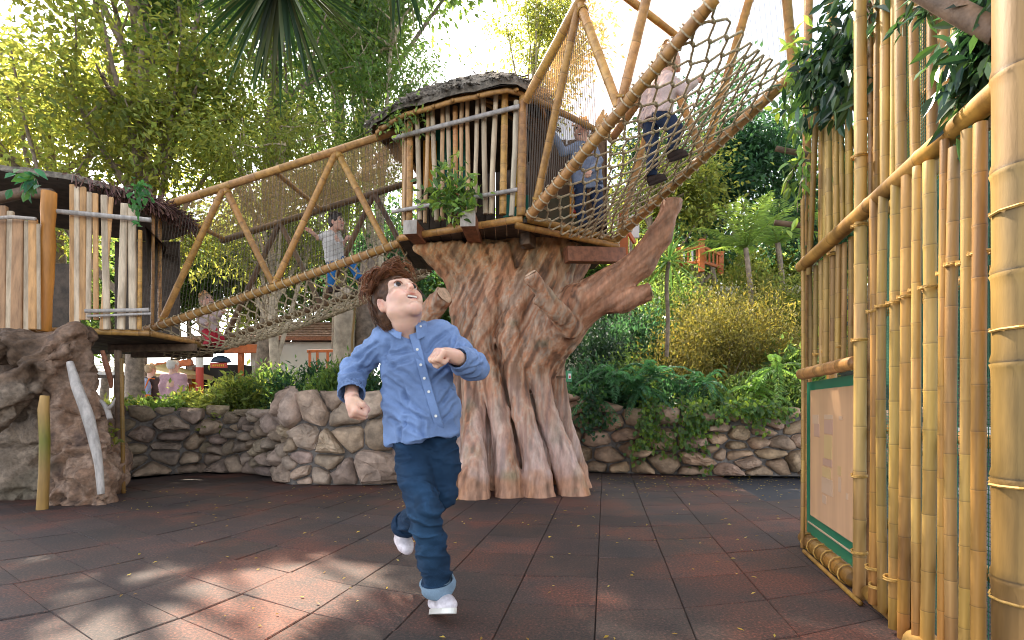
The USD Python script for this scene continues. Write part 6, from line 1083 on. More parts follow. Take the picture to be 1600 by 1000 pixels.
for i_, (x0, y0, x1, y1) in enumerate(CR):
    ab = A(x1 - x0, y1 - y0); t_ = np.clip(((px_ - x0) * ab[0] + (py_ - y0) * ab[1]) / (ab @ ab), 0, 1); dd = np.hypot(px_ - x0 - t_ * ab[0], py_ - y0 - t_ * ab[1]); v = v + n * (fr_ * damp * 0.0065 * np.sin(np.clip(t_, 0.08, 0.95) * math.pi) ** 0.5 * (0.9 * np.exp(-((dd - 6.0) / 3.6) ** 2) - 1.15 * np.exp(-(dd / 2.7) ** 2)))[:, None]
shirt = put('shirt', (v, f, np.ones((len(v), 3)) * (0.92 + 0.16 * fbm(v, 6, 3, 2))[:, None]), M['chambray'], PB, smooth=True)
def on_shirt(px, py, lift=0.0035): q = S.hit(px, py, 1.75, 2.05); q = P(px, py, 1.92) if q is None else q; return q + unit(A(0, 0, CAM_H) - q + A(0, 0, 0.0)) * lift
pl = [(645, 521), (650, 538), (655, 556), (659, 574), (664, 592), (669, 610), (675, 630), (681, 650), (687, 668), (691, 684)]
pc = np.array([on_shirt(*q, 0.0065) for q in pl]); tt = np.linspace(0, 1, len(pc)); q = np.linspace(0, 1, 40); pc = np.column_stack([np.interp(q, tt, pc[:, k]) for k in range(3)])
for _ in range(4): pc[1:-1] = (pc[:-2] + 2 * pc[1:-1] + pc[2:]) / 4
tg = unit(np.gradient(pc, axis=0)); sd = unit(np.cross(tg, A(0, -1, 0))); st = []
for w, h in ((-0.0165, -0.006), (-0.0155, 0.0), (-0.0135, -0.0010), (0.0135, -0.0010), (0.0155, 0.0), (0.0165, -0.006)): st.append(pc + sd * w + A(0, -1, 0) * h)
v = np.stack(st, 1).reshape(-1, 3); i, j = np.meshgrid(np.arange(39), np.arange(5), indexing='ij'); put('placket', (v, np.stack([i * 6 + j, i * 6 + j + 1, (i + 1) * 6 + j + 1, (i + 1) * 6 + j], -1).reshape(-1, 4), np.ones((len(v), 3)) * 1.12), M['chambray'], shirt, smooth=True)
for (x, y) in [(652, 546), (657.5, 570), (670, 612), (681, 650), (663, 591)]:
    c = on_shirt(x, y, 0.009); m = trimesh.creation.cylinder(0.0052, 0.003, sections=14); put('button', MB().add(np.asarray(m.vertices)[:, [0, 2, 1]] + c, m.faces), M['button'], shirt)
# collar
NC = J['neck'] + A(0.002, -0.008, 0.016); cu = unit(A(0.03, -0.22, 1)); cf = unit(A(0.16, -1, 0) - cu * (A(0.16, -1, 0) @ cu)); cl_ = np.cross(cu, cf)
for sgn in (-1, 1):
    th = np.linspace(0.30, math.pi + 0.05, 22) * sgn; fr = np.exp(-((np.abs(th) - 0.3) / 0.5) ** 2); rows = []
    for r0, h in ((0.052, -0.012), (0.053, 0.022), (0.058, 0.027), (0.069, 0.014), (0.083, -0.012)):
        r = r0 + 0.010 * fr * (r0 > 0.06); hh = h - 0.024 * fr * (r0 > 0.07) - 0.006 * fr * (h > 0.01); rows.append(NC + (np.cos(th)[:, None] * cf * 0.98 + np.sin(th)[:, None] * cl_ * 1.06) * r[:, None] if np.ndim(r) else 0); rows[-1] = rows[-1] + np.outer(hh, cu)
    v = np.stack(rows, 1).reshape(-1, 3); m = len(rows); i, j = np.meshgrid(np.arange(21), np.arange(m - 1), indexing='ij'); put('collar', (v, np.stack([i * m + j, i * m + j + 1, (i + 1) * m + j + 1, (i + 1) * m + j], -1).reshape(-1, 4), np.ones((len(v), 3)) * 1.08), M['chambray'], shirt, smooth=True)
    tip = v.reshape(22, m, 3)[2, 3] + A(0, -0.005, 0); mm = trimesh.creation.cylinder(0.004, 0.003, sections=12); put('button', MB().add(np.asarray(mm.vertices)[:, [0, 2, 1]] + tip, mm.faces), M['button'], shirt)
# jeans
D = Field(P(560, 985, 2.0) * A(1, 0, 0) + A(-0.02, 1.72, 0.02), P(760, 600, 2.0) * A(1, 0, 0) + A(0, 2.40, 0.80), 0.0048)
D.chain([P(641, 668, 2.0), J['hipR'], P(650, 748, 1.95), J['knR'], P(676, 868, 1.92), J['anR'] + A(0, 0, -0.004)], [0.048, 0.066, 0.069, 0.059, 0.056, 0.053], 0.02)
D.chain([P(660, 684, 2.02), P(663, 700, 2.02)], [0.055, 0.058], 0.03)
D.chain([P(683, 665, 2.02), J['hipL'], P(690, 728, 2.03), J['knL'], lerp(J['knL'], J['anL'], 0.55), J['anL']], [0.050, 0.070, 0.068, 0.057, 0.054, 0.050], 0.02)
dr = unit(J['anR'] - J['knR']); c = J['anR'] - dr * 0.006; D.half(c, dr, c - 0.09, c + 0.09); dl = unit(J['anL'] - J['knL']); c2 = J['anL']; D.half(c2, dl, c2 - 0.08, c2 + 0.08)
v, f = D.mesh(); n = vnormals(v, f); t = (v[:, 2] - 0.1) / 0.5; ringw = 1 - 2 * np.abs(((v[:, 2] * 13 + fbm(v, 7, 3, 8) * 2.6 + (v[:, 0]) * 4) % 1) - 0.5) * 2; kn = np.exp(-(np.linalg.norm(v - J['knR'] - A(0, 0, -0.01), axis=1) / 0.12) ** 2) + 0.7 * np.exp(-((v[:, 2] - 0.70) / 0.07) ** 2) + 0.55 * np.exp(-((v[:, 2] - 0.14) / 0.07) ** 2)
v2, r2 = wrinkle(v, f, 0.011, 21, 10, np.diag([0.7, 0.7, 1.3])); v = v2 + n * (0.011 * ringw * kn)[:, None]
fade = np.exp(-((v[:, 2] - 0.33) / 0.24) ** 2) * np.clip(-n[:, 1], 0, 1) * np.clip(fbm(v * A(1, 1, 0.5), 8, 3, 5) * 1.8 - 0.4, 0, 1); col = np.ones((len(v), 3)) * (0.80 + 0.4 * fbm(v, 9, 3, 4))[:, None]; col = col + A(1.6, 1.25, 0.85) * (fade * 0.85)[:, None]; seam = np.exp(-((ringw - 0.8) / 0.25) ** 2) * np.clip(kn, 0, 1); col = col * (1 + 0.5 * seam[:, None])
jeans = put('jeans', (v, f, col), M['denim'], PB, smooth=True)
def cuff(c, d, r0, r1, h, name='cuff'):
    d = unit(d); u = unit(np.cross(d, A(0.2, 0.1, 1))); w = np.cross(d, u); th = np.arange(28) * 2 * np.pi / 28; rows = []
    for hh, rr in ((-h, r0), (-h, r0 + 0.007), (-h * 0.5, r1 + 0.009), (-0.004, r1 + 0.008), (0.004, r1 + 0.003), (0.0, r1 - 0.006), (-h, r1 - 0.008)):
        rows.append(c + d * hh + (np.cos(th)[:, None] * u + np.sin(th)[:, None] * w) * (rr + 0.003 * np.sin(th * 3 + hh * 90))[:, None])
    v = np.vstack(rows); i, j = np.meshgrid(np.arange(6), np.arange(28), indexing='ij'); q = np.stack([i * 28 + j, i * 28 + (j + 1) % 28, (i + 1) * 28 + (j + 1) % 28, (i + 1) * 28 + j], -1).reshape(-1, 4); return v, q, np.ones((len(v), 3))
put('cuff', cuff(J['anR'], dr, 0.060, 0.058, 0.046), M['denim_light'], jeans, smooth=True); put('cuff', cuff(J['anL'], dl, 0.050, 0.050, 0.04), M['denim'], jeans, smooth=True)
def shoe(T, an, heel, toe, up, k, m, name='shoe'):
    up = unit(up); d = unit(toe - heel); S_ = Field(np.minimum(np.minimum(heel, toe), an) - 0.09 * k, np.maximum(np.maximum(heel, toe), an) + 0.09 * k, 0.0055 * max(k, 0.8)); L = np.linalg.norm(toe - heel)
    S_.chain([heel + up * 0.008, heel + d * L * 0.35 + up * 0.012, heel + d * L * 0.7 + up * 0.0, toe - up * 0.004], [0.031 * k, 0.031 * k, 0.033 * k, 0.026 * k], 0.02 * k); S_.cone(heel + d * 0.02 * k + up * 0.01, an + d * 0.01 * k, 0.033 * k, 0.032 * k, 0.02 * k)
    S_.half((heel + toe) / 2 - up * 0.024 * k, -up); v, f = S_.mesh(); q = put(name, (v, f), m, T, smooth=True)
    sd = np.cross(d, up); pts = []
    for t in np.linspace(0, 2 * math.pi, 28, endpoint=False): x = math.cos(t); pts.append(lerp(heel, toe, 0.5 + 0.5 * x * (1 + 0.44 * k * 0.06 / max(L, 1e-3) * 2.4)) + sd * math.sin(t) * 0.036 * k * (1 + 0.1 * x))
    pts = np.array(pts); v = np.vstack([pts - up * 0.035 * k, pts - up * 0.017 * k, pts * 0.97 + pts.mean(0) * 0.03 - up * 0.015 * k]); e = np.arange(28); e2 = (e + 1) % 28; f = np.vstack([np.stack([e, e2, e2 + 28, e + 28], 1), np.stack([e + 28, e2 + 28, e2 + 56, e + 56], 1)]); f = np.vstack([f[:, [0, 1, 2]], f[:, [0, 2, 3]], [[0, i + 1, i] for i in range(1, 27)], [[56, 56 + i, 57 + i] for i in range(1, 27)]]); put('sole', (v, f), M['button'] if m is M['sneaker'] else M['cloth_brown'], q); return q
shoe(PB, J['anR'] + A(0.006, 0, -0.02), P(681, 945, 1.985), P(704, 943, 1.885), A(0.10, 0.25, 1), 1.0, M['sneaker']); shoe(PB, J['anL'] + A(0, 0, -0.01), P(626, 838, 2.31), P(637, 858, 2.22), A(0.25, -0.85, 0.2), 0.95, M['sneaker'])
# hair: a cap under many wavy locks
def haircap(F, Hd, th=0.013):
    k = Hd.k; F.ell(Hd.p(0, -0.016, 0.026), Hd.ax, A(0.070 + th, 0.087 + th, 0.080 + th) * k, 0.02 * k); F.ell(Hd.p(0, -0.048, -0.030), Hd.ax, A(0.064 + th * 0.6, 0.045 + th, 0.060) * k, 0.03 * k)
def facecut(F, Hd):
    k = Hd.k; F.ell(Hd.p(0, 0.098, -0.028), Hd.ax, A(0.066, 0.074, 0.108) * k, 0.012 * k, 'sub')
    for q in (-1, 1): F.ell(Hd.p(q * 0.082, -0.006, -0.016), Hd.ax, A(0.022, 0.024, 0.030) * k, 0.006 * k, 'sub')
    F.ell(Hd.p(0, 0.050, -0.095), Hd.ax, A(0.09, 0.070, 0.075) * k, 0.006 * k, 'sub')
HF = Field(BH.c - 0.16, BH.c + 0.16, 0.0045); haircap(HF, BH, 0.010); facecut(HF, BH)
v, f = HF.mesh(); n = vnormals(v, f); v = v + n * ((fbm(v, 40, 3, 5) - 0.5) * 0.010)[:, None]; hair = put('hair', (v, f, np.ones((len(v), 3)) * (0.45 + 0.7 * fbm(v, 60, 2, 8))[:, None]), M['hair_brown'], body, smooth=True)
def locks(Hd, n, seed, m, parent, Lr=(0.045, 0.085), rad=0.0062, wave=0.013, name='hair_locks', bright=1.0, per=1, spread=0.0075):
    """Guide curls over the scalp, each carrying PER strands that gather towards the tip."""
    r = np.random.default_rng(seed); mb = MB(); k = Hd.k; c0 = A(0, -0.016, 0.026); R = A(0.076, 0.093, 0.086); tries = n * 40
    while n > 0 and tries > 0:
        tries -= 1; e = unit(r.normal(size=3)); q = c0 + e * R
        if q[2] < -0.088 or (q[2] < -0.02 and q[1] > -0.032) or (q[1] > 0.028 and q[2] < 0.080) or (q[1] > 0.010 and q[2] < 0.05) or (abs(q[0]) > 0.045 and q[1] > -0.030 and q[2] < 0.024): continue
        crown = A(0.01, -0.045, 0.10); g = q - crown; g = g - e * (g @ e); g = unit(g + A(0, 0, -0.02)); topw = float(np.clip((q[2] - 0.045) / 0.035, 0, 1)) * (q[1] > -0.05)
        if topw > 0: g = unit(g * (1 - topw) + (A(r.choice([-0.8, 0.7]) * r.uniform(0.4, 1), r.uniform(-0.1, 0.6), 0.15)) * topw); g = unit(g - e * (g @ e))
        L = r.uniform(*Lr) * (0.80 if q[2] < 0.02 and q[1] > -0.05 else 1.0); s = np.linspace(0, 1, 9); sd = unit(np.cross(g, e)); w = r.uniform(0.4, 1) * wave * r.choice([-1, 1]); ph = r.uniform(0, 6.28); lift = r.uniform(0.0, 0.09) + topw * r.uniform(0.20, 0.80)
        p = q - e * 0.004 + np.outer(s * L, g) + np.outer(np.sin(s * 2.7) * L * lift, e) + np.outer(np.sin(s * 5.8 + ph) * w * s, sd) + np.outer(-s ** 2 * L * 0.30, e); d = p - c0; nn = np.linalg.norm(d / R, axis=1, keepdims=True); p = np.where(nn < 1.0, c0 + d / nn * 1.0, p)
        if ((p[:, 1] > 0.004) & (p[:, 2] < 0.030)).any() or ((np.abs(p[:, 0]) > 0.045) & (p[:, 1] > -0.034) & (p[:, 2] < 0.018)).any() or (p[:, 2] < -0.125).any() or ((p[:, 1] > 0.056) & (p[:, 2] < 0.082)).any(): continue
        n -= 1; tone = r.uniform(0.5, 1.9) * bright
        for _ in range(per):
            o = (r.normal(size=3) * spread)[None] * (1 - 0.7 * s[:, None]) + np.outer(s ** 2, r.normal(size=3) * spread * 0.9); o *= 1 if per > 1 else 0; l = r.uniform(0.8, 1.0); pp = p + o; pp = np.column_stack([np.interp(s * l, s, pp[:, i]) for i in range(3)])
            W = np.array([Hd.p(*x) for x in pp]); W[:, 2] -= (s ** 2) * L * 0.15 * k; mb.add(*tube(W, rad * k * np.array([0.8, 1, 1.05, 1, 0.95, 0.85, 0.65, 0.4, 0.08]) * r.uniform(0.6, 1.2), 4, False), A(1 + 0.45 * topw, r.uniform(0.85, 1.05) * (1 + 0.25 * topw), r.uniform(0.75, 1.1)) * tone * r.uniform(0.8, 1.25))
    return put(name, mb, m, parent, smooth=True, kind='stuff')
locks(BH, 330, 7, M['hair_brown'], hair, (0.05, 0.10), 0.0019, 0.021, per=14)

# ---------------------------------------------------------------- everyone else, with one builder
def person(label, J, head, skin=None, hairm='hair_dark', shirtm='cloth_white', trousers='cloth_navy', shoem='cloth_brown', k=1.0, seed=0, res=0.009, curlR=1, curlL=1, sleeves=1.0, hd=None, group=None, name='person', bulk=1.0, locksn=90, shorts=False, extra=None):
    r = np.random.default_rng(seed); allp = np.array([J[q] for q in J if q not in ('handR', 'handL')] + [head.c]); lo, hi = allp.min(0) - 0.24 * k, allp.max(0) + 0.24 * k; T = thing(name, label, 'person', (*allp.mean(0)[:2], min(J['anR'][2], J['anL'][2]) - 0.05), group); F = Field(lo, hi, res)
    b = k * bulk; F.chain([head.p(0, -0.026, -0.06), J['neck'], lerp(J['neck'], (J['hipR'] + J['hipL']) / 2, 0.35), (J['hipR'] + J['hipL']) / 2], [0.045 * k, 0.05 * k, 0.085 * b, 0.08 * b], 0.03 * k)
    for q in 'RL':
        F.cone(J['neck'], J['sh' + q], 0.035 * k, 0.036 * k, 0.02 * k); F.chain([J['sh' + q], J['el' + q], J['wr' + q]], [0.034 * k, 0.029 * k, 0.021 * k], 0.012 * k); F.chain([J['hip' + q], J['kn' + q], J['an' + q]], [0.058 * k, 0.042 * k, 0.032 * k], 0.02 * k)
        dd, pp = J.get('hand' + q, (unit(J['wr' + q] - J['el' + q]), A(0.3, 0.8, -0.2))); hand(F, J['wr' + q], dd, pp, 1 if q == 'R' else -1, k * 0.95, curlR if q == 'R' else curlL)
    head.build(F); v, f = F.mesh(); body = put('body', (v, f, head.tint(v)), skin or M['skin'], T, smooth=True); head.features(T, body, M[hairm], iris=(0.06, 0.04, 0.03))
    S = Field(lo, hi, res); hp = (J['hipR'] + J['hipL']) / 2; dn = unit(hp - J['neck'])
    S.chain([J['neck'] - A(0, 0, 0.03) * k, lerp(J['neck'], hp, 0.45), hp + dn * 0.05 * k], [0.062 * b, 0.088 * b, 0.088 * b], 0.03 * k)
    for q in 'RL':
        S.chain([lerp(J['neck'], J['sh' + q], 0.55) - A(0, 0, 0.02) * k, lerp(J['sh' + q], J['hip' + q], 0.35), J['hip' + q] + dn * 0.05 * k], [0.062 * b, 0.080 * b, 0.085 * b], 0.03 * k); S.cone(J['neck'] - A(0, 0, 0.012) * k, J['sh' + q], 0.042 * k, 0.046 * k, 0.025 * k)
        e1 = lerp(J['el' + q], J['wr' + q], 0.9) if sleeves >= 1 else J['el' + q]; S.chain([J['sh' + q], lerp(J['sh' + q], J['el' + q], 0.95 if sleeves >= 1 else 0.75)] + ([e1] if sleeves >= 1 else []), [0.048 * b, 0.044 * k] + ([0.036 * k] if sleeves >= 1 else []), 0.02 * k)
    S.half(hp + dn * 0.06 * k, dn, hp - 0.22 * k, hp + 0.22 * k) if abs(dn[2]) > 0.8 else None; S.cone(J['neck'] + A(0, 0, 0.01) * k, head.p(0, -0.02, -0.07), 0.044 * k, 0.05 * k, 0.005, 'sub'); v, f = S.mesh(); v, _ = wrinkle(v, f, 0.008 * k, seed, 9 / k); put('shirt', (v, f, np.ones((len(v), 3)) * (0.85 + 0.3 * fbm(v, 6, 2, 4))[:, None]), M[shirtm], T, smooth=True)
    D = Field(lo, hi, res)
    for q in 'RL':
        an = J['an' + q]; kn = J['kn' + q]; D.chain([J['hip' + q] - dn * 0.03 * k, J['hip' + q], lerp(J['hip' + q], kn, 0.55), kn] + ([] if shorts else [an]), [0.072 * b, 0.076 * b, 0.066 * k, 0.056 * k] + ([] if shorts else [0.050 * k]), 0.025 * k)
        if not shorts: d = unit(an - kn); D.half(an, d, an - 0.07 * k, an + 0.07 * k)
    v, f = D.mesh(); v, _ = wrinkle(v, f, 0.007 * k, seed + 3, 9 / k); put('trousers', (v, f, np.ones((len(v), 3)) * (0.8 + 0.4 * fbm(v, 6, 2, 4))[:, None]), M[trousers], T, smooth=True)
    for q in 'RL':
        an = J['an' + q]; fw = J.get('foot' + q, head.f * A(1, 1, 0)); fw = unit(fw); up = unit(A(0, 0, 1) - fw * fw[2]); hl = an - up * 0.032 * k - fw * 0.02 * k; shoe(T, an, hl, hl + fw * 0.12 * k, up, k, M[shoem])
    H = Field(head.c - 0.17 * k, head.c + 0.17 * k, res * 0.8); haircap(H, head, 0.012); facecut(H, head); v, f = H.mesh(); hq = put('hair', (v, f, np.ones((len(v), 3))), M[hairm], body, smooth=True)
    if locksn: locks(head, locksn, seed, M[hairm], hq, (0.04, 0.07), 0.009, bright=1.0)
    return T
# child in a white shirt on the long bridge, seen in profile, reaching back
d = 6.0; hd_ = Head(P(526, 347, d), A(0.93, -0.30, 0.10), A(-0.08, 0, 1), 0.90)
person('child in a white shirt and blue jeans walking up the long rope bridge', dict(neck=P(519, 362, d), shR=P(511, 367, d - 0.10), shL=P(527, 366, d + 0.10), elR=P(497, 372, d - 0.16), wrR=P(489, 364, d - 0.22), elL=P(535, 384, d + 0.10), wrL=P(541, 374, d + 0.05), hipR=P(519, 408, d - 0.06), hipL=P(527, 406, d + 0.05), knR=P(518, 430, d - 0.08), anR=P(518, 449, d - 0.06), knL=P(550, 414, d + 0.05), anL=P(562, 436, d + 0.05), handR=(A(-0.8, -0.3, 0.5), A(0.2, -0.6, -0.6)), footR=A(0.9, -0.2, 0.1), footL=A(0.9, -0.2, 0.25)), hd_, hairm='hair_dark', shirtm='cloth_white', trousers='cloth_blue', k=0.86, seed=301, curlR=0, sleeves=0.5)
# child in red low on the same bridge
d = 6.05; hd_ = Head(P(323, 470, d), A(0.7, -0.4, 0.3), A(-0.1, 0, 1), 0.85)
person('small child in a pale top and red trousers low on the long rope bridge', dict(neck=P(322, 484, d), shR=P(315, 488, d - 0.1), shL=P(331, 487, d + 0.1), elR=P(312, 500, d - 0.2), wrR=P(322, 505, d - 0.3), elL=P(340, 496, d), wrL=P(346, 488, d - 0.05), hipR=P(322, 517, d - 0.06), hipL=P(331, 516, d + 0.06), knR=P(332, 531, d - 0.18), anR=P(322, 538, d - 0.02), knL=P(344, 530, d + 0.02), anL=P(338, 545, d + 0.02), footR=A(0.9, -0.2, 0.0), footL=A(0.9, -0.2, 0.1)), hd_, hairm='hair_blond', shirtm='cloth_pale', trousers='cloth_red', k=0.8, seed=302)
# blond child in a grey blue jumper at the treehouse doorway
d = 4.92; hd_ = Head(P(908, 205, d), A(-0.30, -0.92, -0.10), A(0.05, 0, 1), 0.90)
person('blond child in a grey blue jumper holding the netting at the treehouse doorway', dict(neck=P(911, 223, d), shR=P(897, 232, d - 0.03), shL=P(926, 231, d + 0.04), elR=P(880, 238, d - 0.12), wrR=P(864, 208, d - 0.20), elL=P(936, 252, d - 0.05), wrL=P(922, 268, d - 0.17), hipR=P(908, 290, d), hipL=P(930, 289, d + 0.03), knR=P(906, 322, d - 0.05), anR=P(912, 352, d), knL=P(934, 322, d - 0.03), anL=P(938, 352, d + 0.02), handR=(A(-0.2, -0.4, 0.8), A(0.3, -0.8, -0.2)), footR=A(-0.2, -1, 0), footL=A(0.3, -1, 0)), hd_, hairm='hair_blond', shirtm='cloth_grey_blue', trousers='cloth_navy', k=0.88, seed=303)
# child climbing inside the steep net bridge, seen from behind
d = 4.12; hd_ = Head(P(1046, 92, d), A(0.75, 0.35, 0.35), A(-0.25, -0.1, 1), 0.92)
person('child in a pale shirt and jeans climbing up inside the steep net bridge', dict(neck=P(1036, 114, d), shR=P(1046, 126, d - 0.12), shL=P(1018, 122, d + 0.10), elR=P(1070, 142, d - 0.16), wrR=P(1086, 128, d - 0.16), elL=P(1040, 150, d + 0.16), wrL=P(1062, 140, d + 0.10), hipR=P(1034, 180, d - 0.08), hipL=P(1014, 178, d + 0.08), knR=P(1056, 202, d - 0.10), anR=P(1050, 238, d - 0.12), knL=P(1020, 230, d + 0.02), anL=P(1018, 276, d + 0.05), footR=A(0.8, 0.1, 0.3), footL=A(0.8, 0.1, 0.3)), hd_, hairm='hair_blond', shirtm='cloth_pale', trousers='cloth_navy', k=0.92, seed=304)
# grown-ups on the path behind the bushes, seen from behind
def walker(label, px, py_head, d, k, shirtm, trousers, hairm, seed, sleeves=0.5, bulk=1.0, lean=0.0):
    h = P(px, py_head, d); s = k; z0 = 0.0; H = h[2]; X = h[0]; hd_ = Head(h, A(0.35, 0.93, 0.0), A(0, 0, 1), s * 0.92); g = lambda l, y, z: A(X + l * s, d + y * s, z)
    sh = H - 0.19 * s; hip = H * 0.53; kn = H * 0.29
    return person(label, dict(neck=g(0, 0, sh + 0.03), shR=g(0.155, 0, sh), shL=g(-0.155, 0, sh), elR=g(0.20, 0.02, sh - 0.26 * s), wrR=g(0.18, 0.12, sh - 0.42 * s), elL=g(-0.20, 0.02, sh - 0.26 * s), wrL=g(-0.19, 0.12, sh - 0.46 * s), hipR=g(0.08, 0, hip), hipL=g(-0.08, 0, hip), knR=g(0.085, 0.08, kn), knL=g(-0.085, -0.02, kn), anR=g(0.08, 0.02, 0.09), anL=g(-0.08, -0.12, 0.10), footR=A(0.2, 1, 0), footL=A(-0.1, 1, 0)), hd_, hairm=hairm, shirtm=shirtm, trousers=trousers, k=s, seed=seed, res=0.016, sleeves=sleeves, bulk=bulk, locksn=60)
walker('white haired man in a pink shirt seen from behind beyond the bushes', 271, 570, 10.0, 1.20, 'cloth_pink', 'cloth_brown', 'hair_white', 310, 0.5, 1.15)
W2 = walker('person in a dark jacket and bright blue trousers with a light blue backpack', 236, 577, 10.4, 1.08, 'cloth_brown', 'cloth_blue', 'hair_blond', 311, 1.0, 1.0)
h = P(236, 577, 10.4); bp = thing('backpack', 'light blue backpack on the person in bright blue trousers', 'backpack', (h[0] - 0.10, 10.2, 1.0)); m = trimesh.creation.icosphere(subdivisions=3); v = np.asarray(m.vertices); v = np.sign(v) * np.abs(v) ** 0.7 * A(0.19, 0.10, 0.25); put('bag', MB().add(v + A(h[0] - 0.10, 10.24, h[2] - 0.42), m.faces), M['cloth_sky'], bp, smooth=True); put('pocket', MB().add(np.asarray(m.vertices) * A(0.12, 0.05, 0.10) + A(h[0] - 0.10, 10.13, h[2] - 0.52), m.faces), M['cloth_white'], bp, smooth=True)
put('strap', tube([A(h[0] - 0.22, 10.24, h[2] - 0.25), A(h[0] - 0.16, 10.36, h[2] - 0.17), A(h[0] - 0.10, 10.42, h[2] - 0.25)], 0.018, 6), M['cloth_sky'], bp)
ob = thing('shoulder_bag', 'orange bag carried at the hip of the person with the backpack', 'bag', (h[0] + 0.05, 10.15, 0.8)); put('bag', MB().add(np.sign(np.asarray(m.vertices)) * np.abs(np.asarray(m.vertices)) ** 0.7 * A(0.16, 0.07, 0.15) + A(h[0] + 0.06, 10.12, h[2] - 0.66), m.faces), M['cloth_orange'], ob, smooth=True); put('strap', tube([A(h[0] + 0.0, 10.14, h[2] - 0.55), A(h[0] + 0.1, 10.2, h[2] - 0.2), A(h[0] + 0.14, 10.3, h[2] - 0.2)], 0.012, 6), M['cloth_orange'], ob)
walker('distant small person in an orange top and white cap near the red and white post', 299, 574, 13.5, 1.0, 'cloth_orange', 'cloth_navy', 'hair_white', 312, 0.5, 0.95)
# ================================================================ things beyond the bushes
M['plaster'] = mat('plaster', (0.70, 0.66, 0.58), 0.85, noise=(2, 0.92, 1.05), bump=(30, 0.002)); M['rooftile'] = mat('rooftile', (0.21, 0.12, 0.08), 0.85, tint=True, noise=(12, 0.6, 1.35), bump=(40, 0.01)); M['orange_paint'] = mat('orange_paint', (0.52, 0.13, 0.025), 0.5, noise=(8, 0.8, 1.15)); M['canvas'] = mat('canvas', (0.56, 0.42, 0.22), 0.8); M['white_paint'] = mat('white_paint', (0.75, 0.73, 0.70), 0.6); M['red_paint'] = mat('red_paint', (0.50, 0.06, 0.035), 0.5); M['dark_blue'] = mat('dark_blue', (0.02, 0.04, 0.09), 0.5); M['shop_dark'] = mat('shop_dark', (0.03, 0.025, 0.02), 0.7)
rng = np.random.default_rng(61)
HS_ = thing('white_building', 'low white building with a brown hipped tile roof beyond the bushes', 'building', (-6.1, 14.8, 0))
put('wall', box(A(-5.9, 15.6, 1.32), (2.6, 3.0, 2.66)), M['plaster'], HS_)
ev = [A(-7.6, 13.8, 2.72), A(-4.2, 13.8, 2.72), A(-4.2, 17.4, 2.72), A(-7.6, 17.4, 2.72)]; rg = [A(-6.5, 15.5, 3.42), A(-5.2, 15.5, 3.42)]
put('eave_board', box(A(-5.9, 13.80, 2.70), (3.4, 0.05, 0.10)), M['wood_red'], HS_)
for fc in ([ev[0], ev[1], rg[1], rg[0]], [ev[3], ev[0], rg[0], rg[0]], [ev[1], ev[2], rg[1], rg[1]], [ev[2], ev[3], rg[0], rg[1]]):
    mb = MB(); n = 9
    for k in range(n):
        t0, t1 = k / n, (k + 1.15) / n; a, b, c, d = lerp(fc[0], fc[3], t0), lerp(fc[1], fc[2], t0), lerp(fc[1], fc[2], min(1, t1)), lerp(fc[0], fc[3], min(1, t1)); nn = unit(np.cross(fc[1] - fc[0], fc[3] - fc[0])); nn = nn if nn[2] > 0 else -nn
        mb.add([a + nn * 0.05, b + nn * 0.05, c + nn * 0.012, d + nn * 0.012, a, b], [[0, 1, 2], [0, 2, 3], [4, 5, 1], [4, 1, 0]], A(1, 1, 1) * rng.uniform(0.8, 1.2))
    put('roof_slope', mb, M['rooftile'], HS_)
KS = thing('snack_kiosk', 'open orange beamed kiosk shaded by the net bridge', 'kiosk', (-8.2, 13.8, 0))
for x in (-9.8, -7.2): put('post', box(A(x, 13.6, 1.2), (0.11, 0.11, 2.4)), M['orange_paint'], KS)
put('beam', box(P(345, 545, 13.5), (2.3, 0.14, 0.22)), M['orange_paint'], KS); put('beam', beam(P(200, 578, 13.2), P(300, 566, 13.2), 0.10, 0.16), M['orange_paint'], KS); put('roof', beam(P(180, 545, 13.9), P(392, 533, 13.9), 2.0, 0.10), M['rooftile'], KS)
put('back_wall', box(A(-7.6, 15.0, 1.0), (3.2, 0.1, 2.0)), M['shop_dark'], KS); put('counter', box(P(345, 600, 14.0), (1.6, 0.5, 1.0)), M['shop_dark'], KS)
SGN = thing('kiosk_sign', 'small red sign with illegible yellow lettering under a dark dome', 'sign', P(342, 580, 13.0)); c = P(342, 571, 13.0); put('board', box(c, (0.42, 0.05, 0.13)), M['red_paint'], SGN)
for k in range(6): put('letter', box(c + A(-0.13 + k * 0.052, -0.028, 0.0), (0.032, 0.008, 0.05 + 0.012 * (k % 2)), bevel=0.002), M['yellow'], SGN)
m = trimesh.creation.icosphere(subdivisions=2); v = np.asarray(m.vertices) * A(0.24, 0.2, 0.17); v[:, 2] = np.maximum(v[:, 2], 0); put('dome', MB().add(v + c + A(0, 0.1, 0.09), m.faces), M['dark_blue'], SGN, smooth=True); put('stand', box(c * A(1, 1, 0) + A(0, 0.05, c[2] / 2 - 0.04), (0.06, 0.06, c[2] - 0.1)), M['shop_dark'], SGN)
PO = thing('painted_post', 'thick post painted white above and red below', 'post', P(312, 600, 12.5) * A(1, 1, 0)); x, y = P(312, 600, 12.5)[:2]; zt = P(312, 553, 12.5)[2]; zm = P(312, 574, 12.5)[2]
put('red_part', tube([A(x, y, 0), A(x, y, zm)], 0.085, 16), M['red_paint'], PO, smooth=False); put('white_part', tube([A(x, y, zm), A(x, y, zt)], 0.083, 16), M['white_paint'], PO)
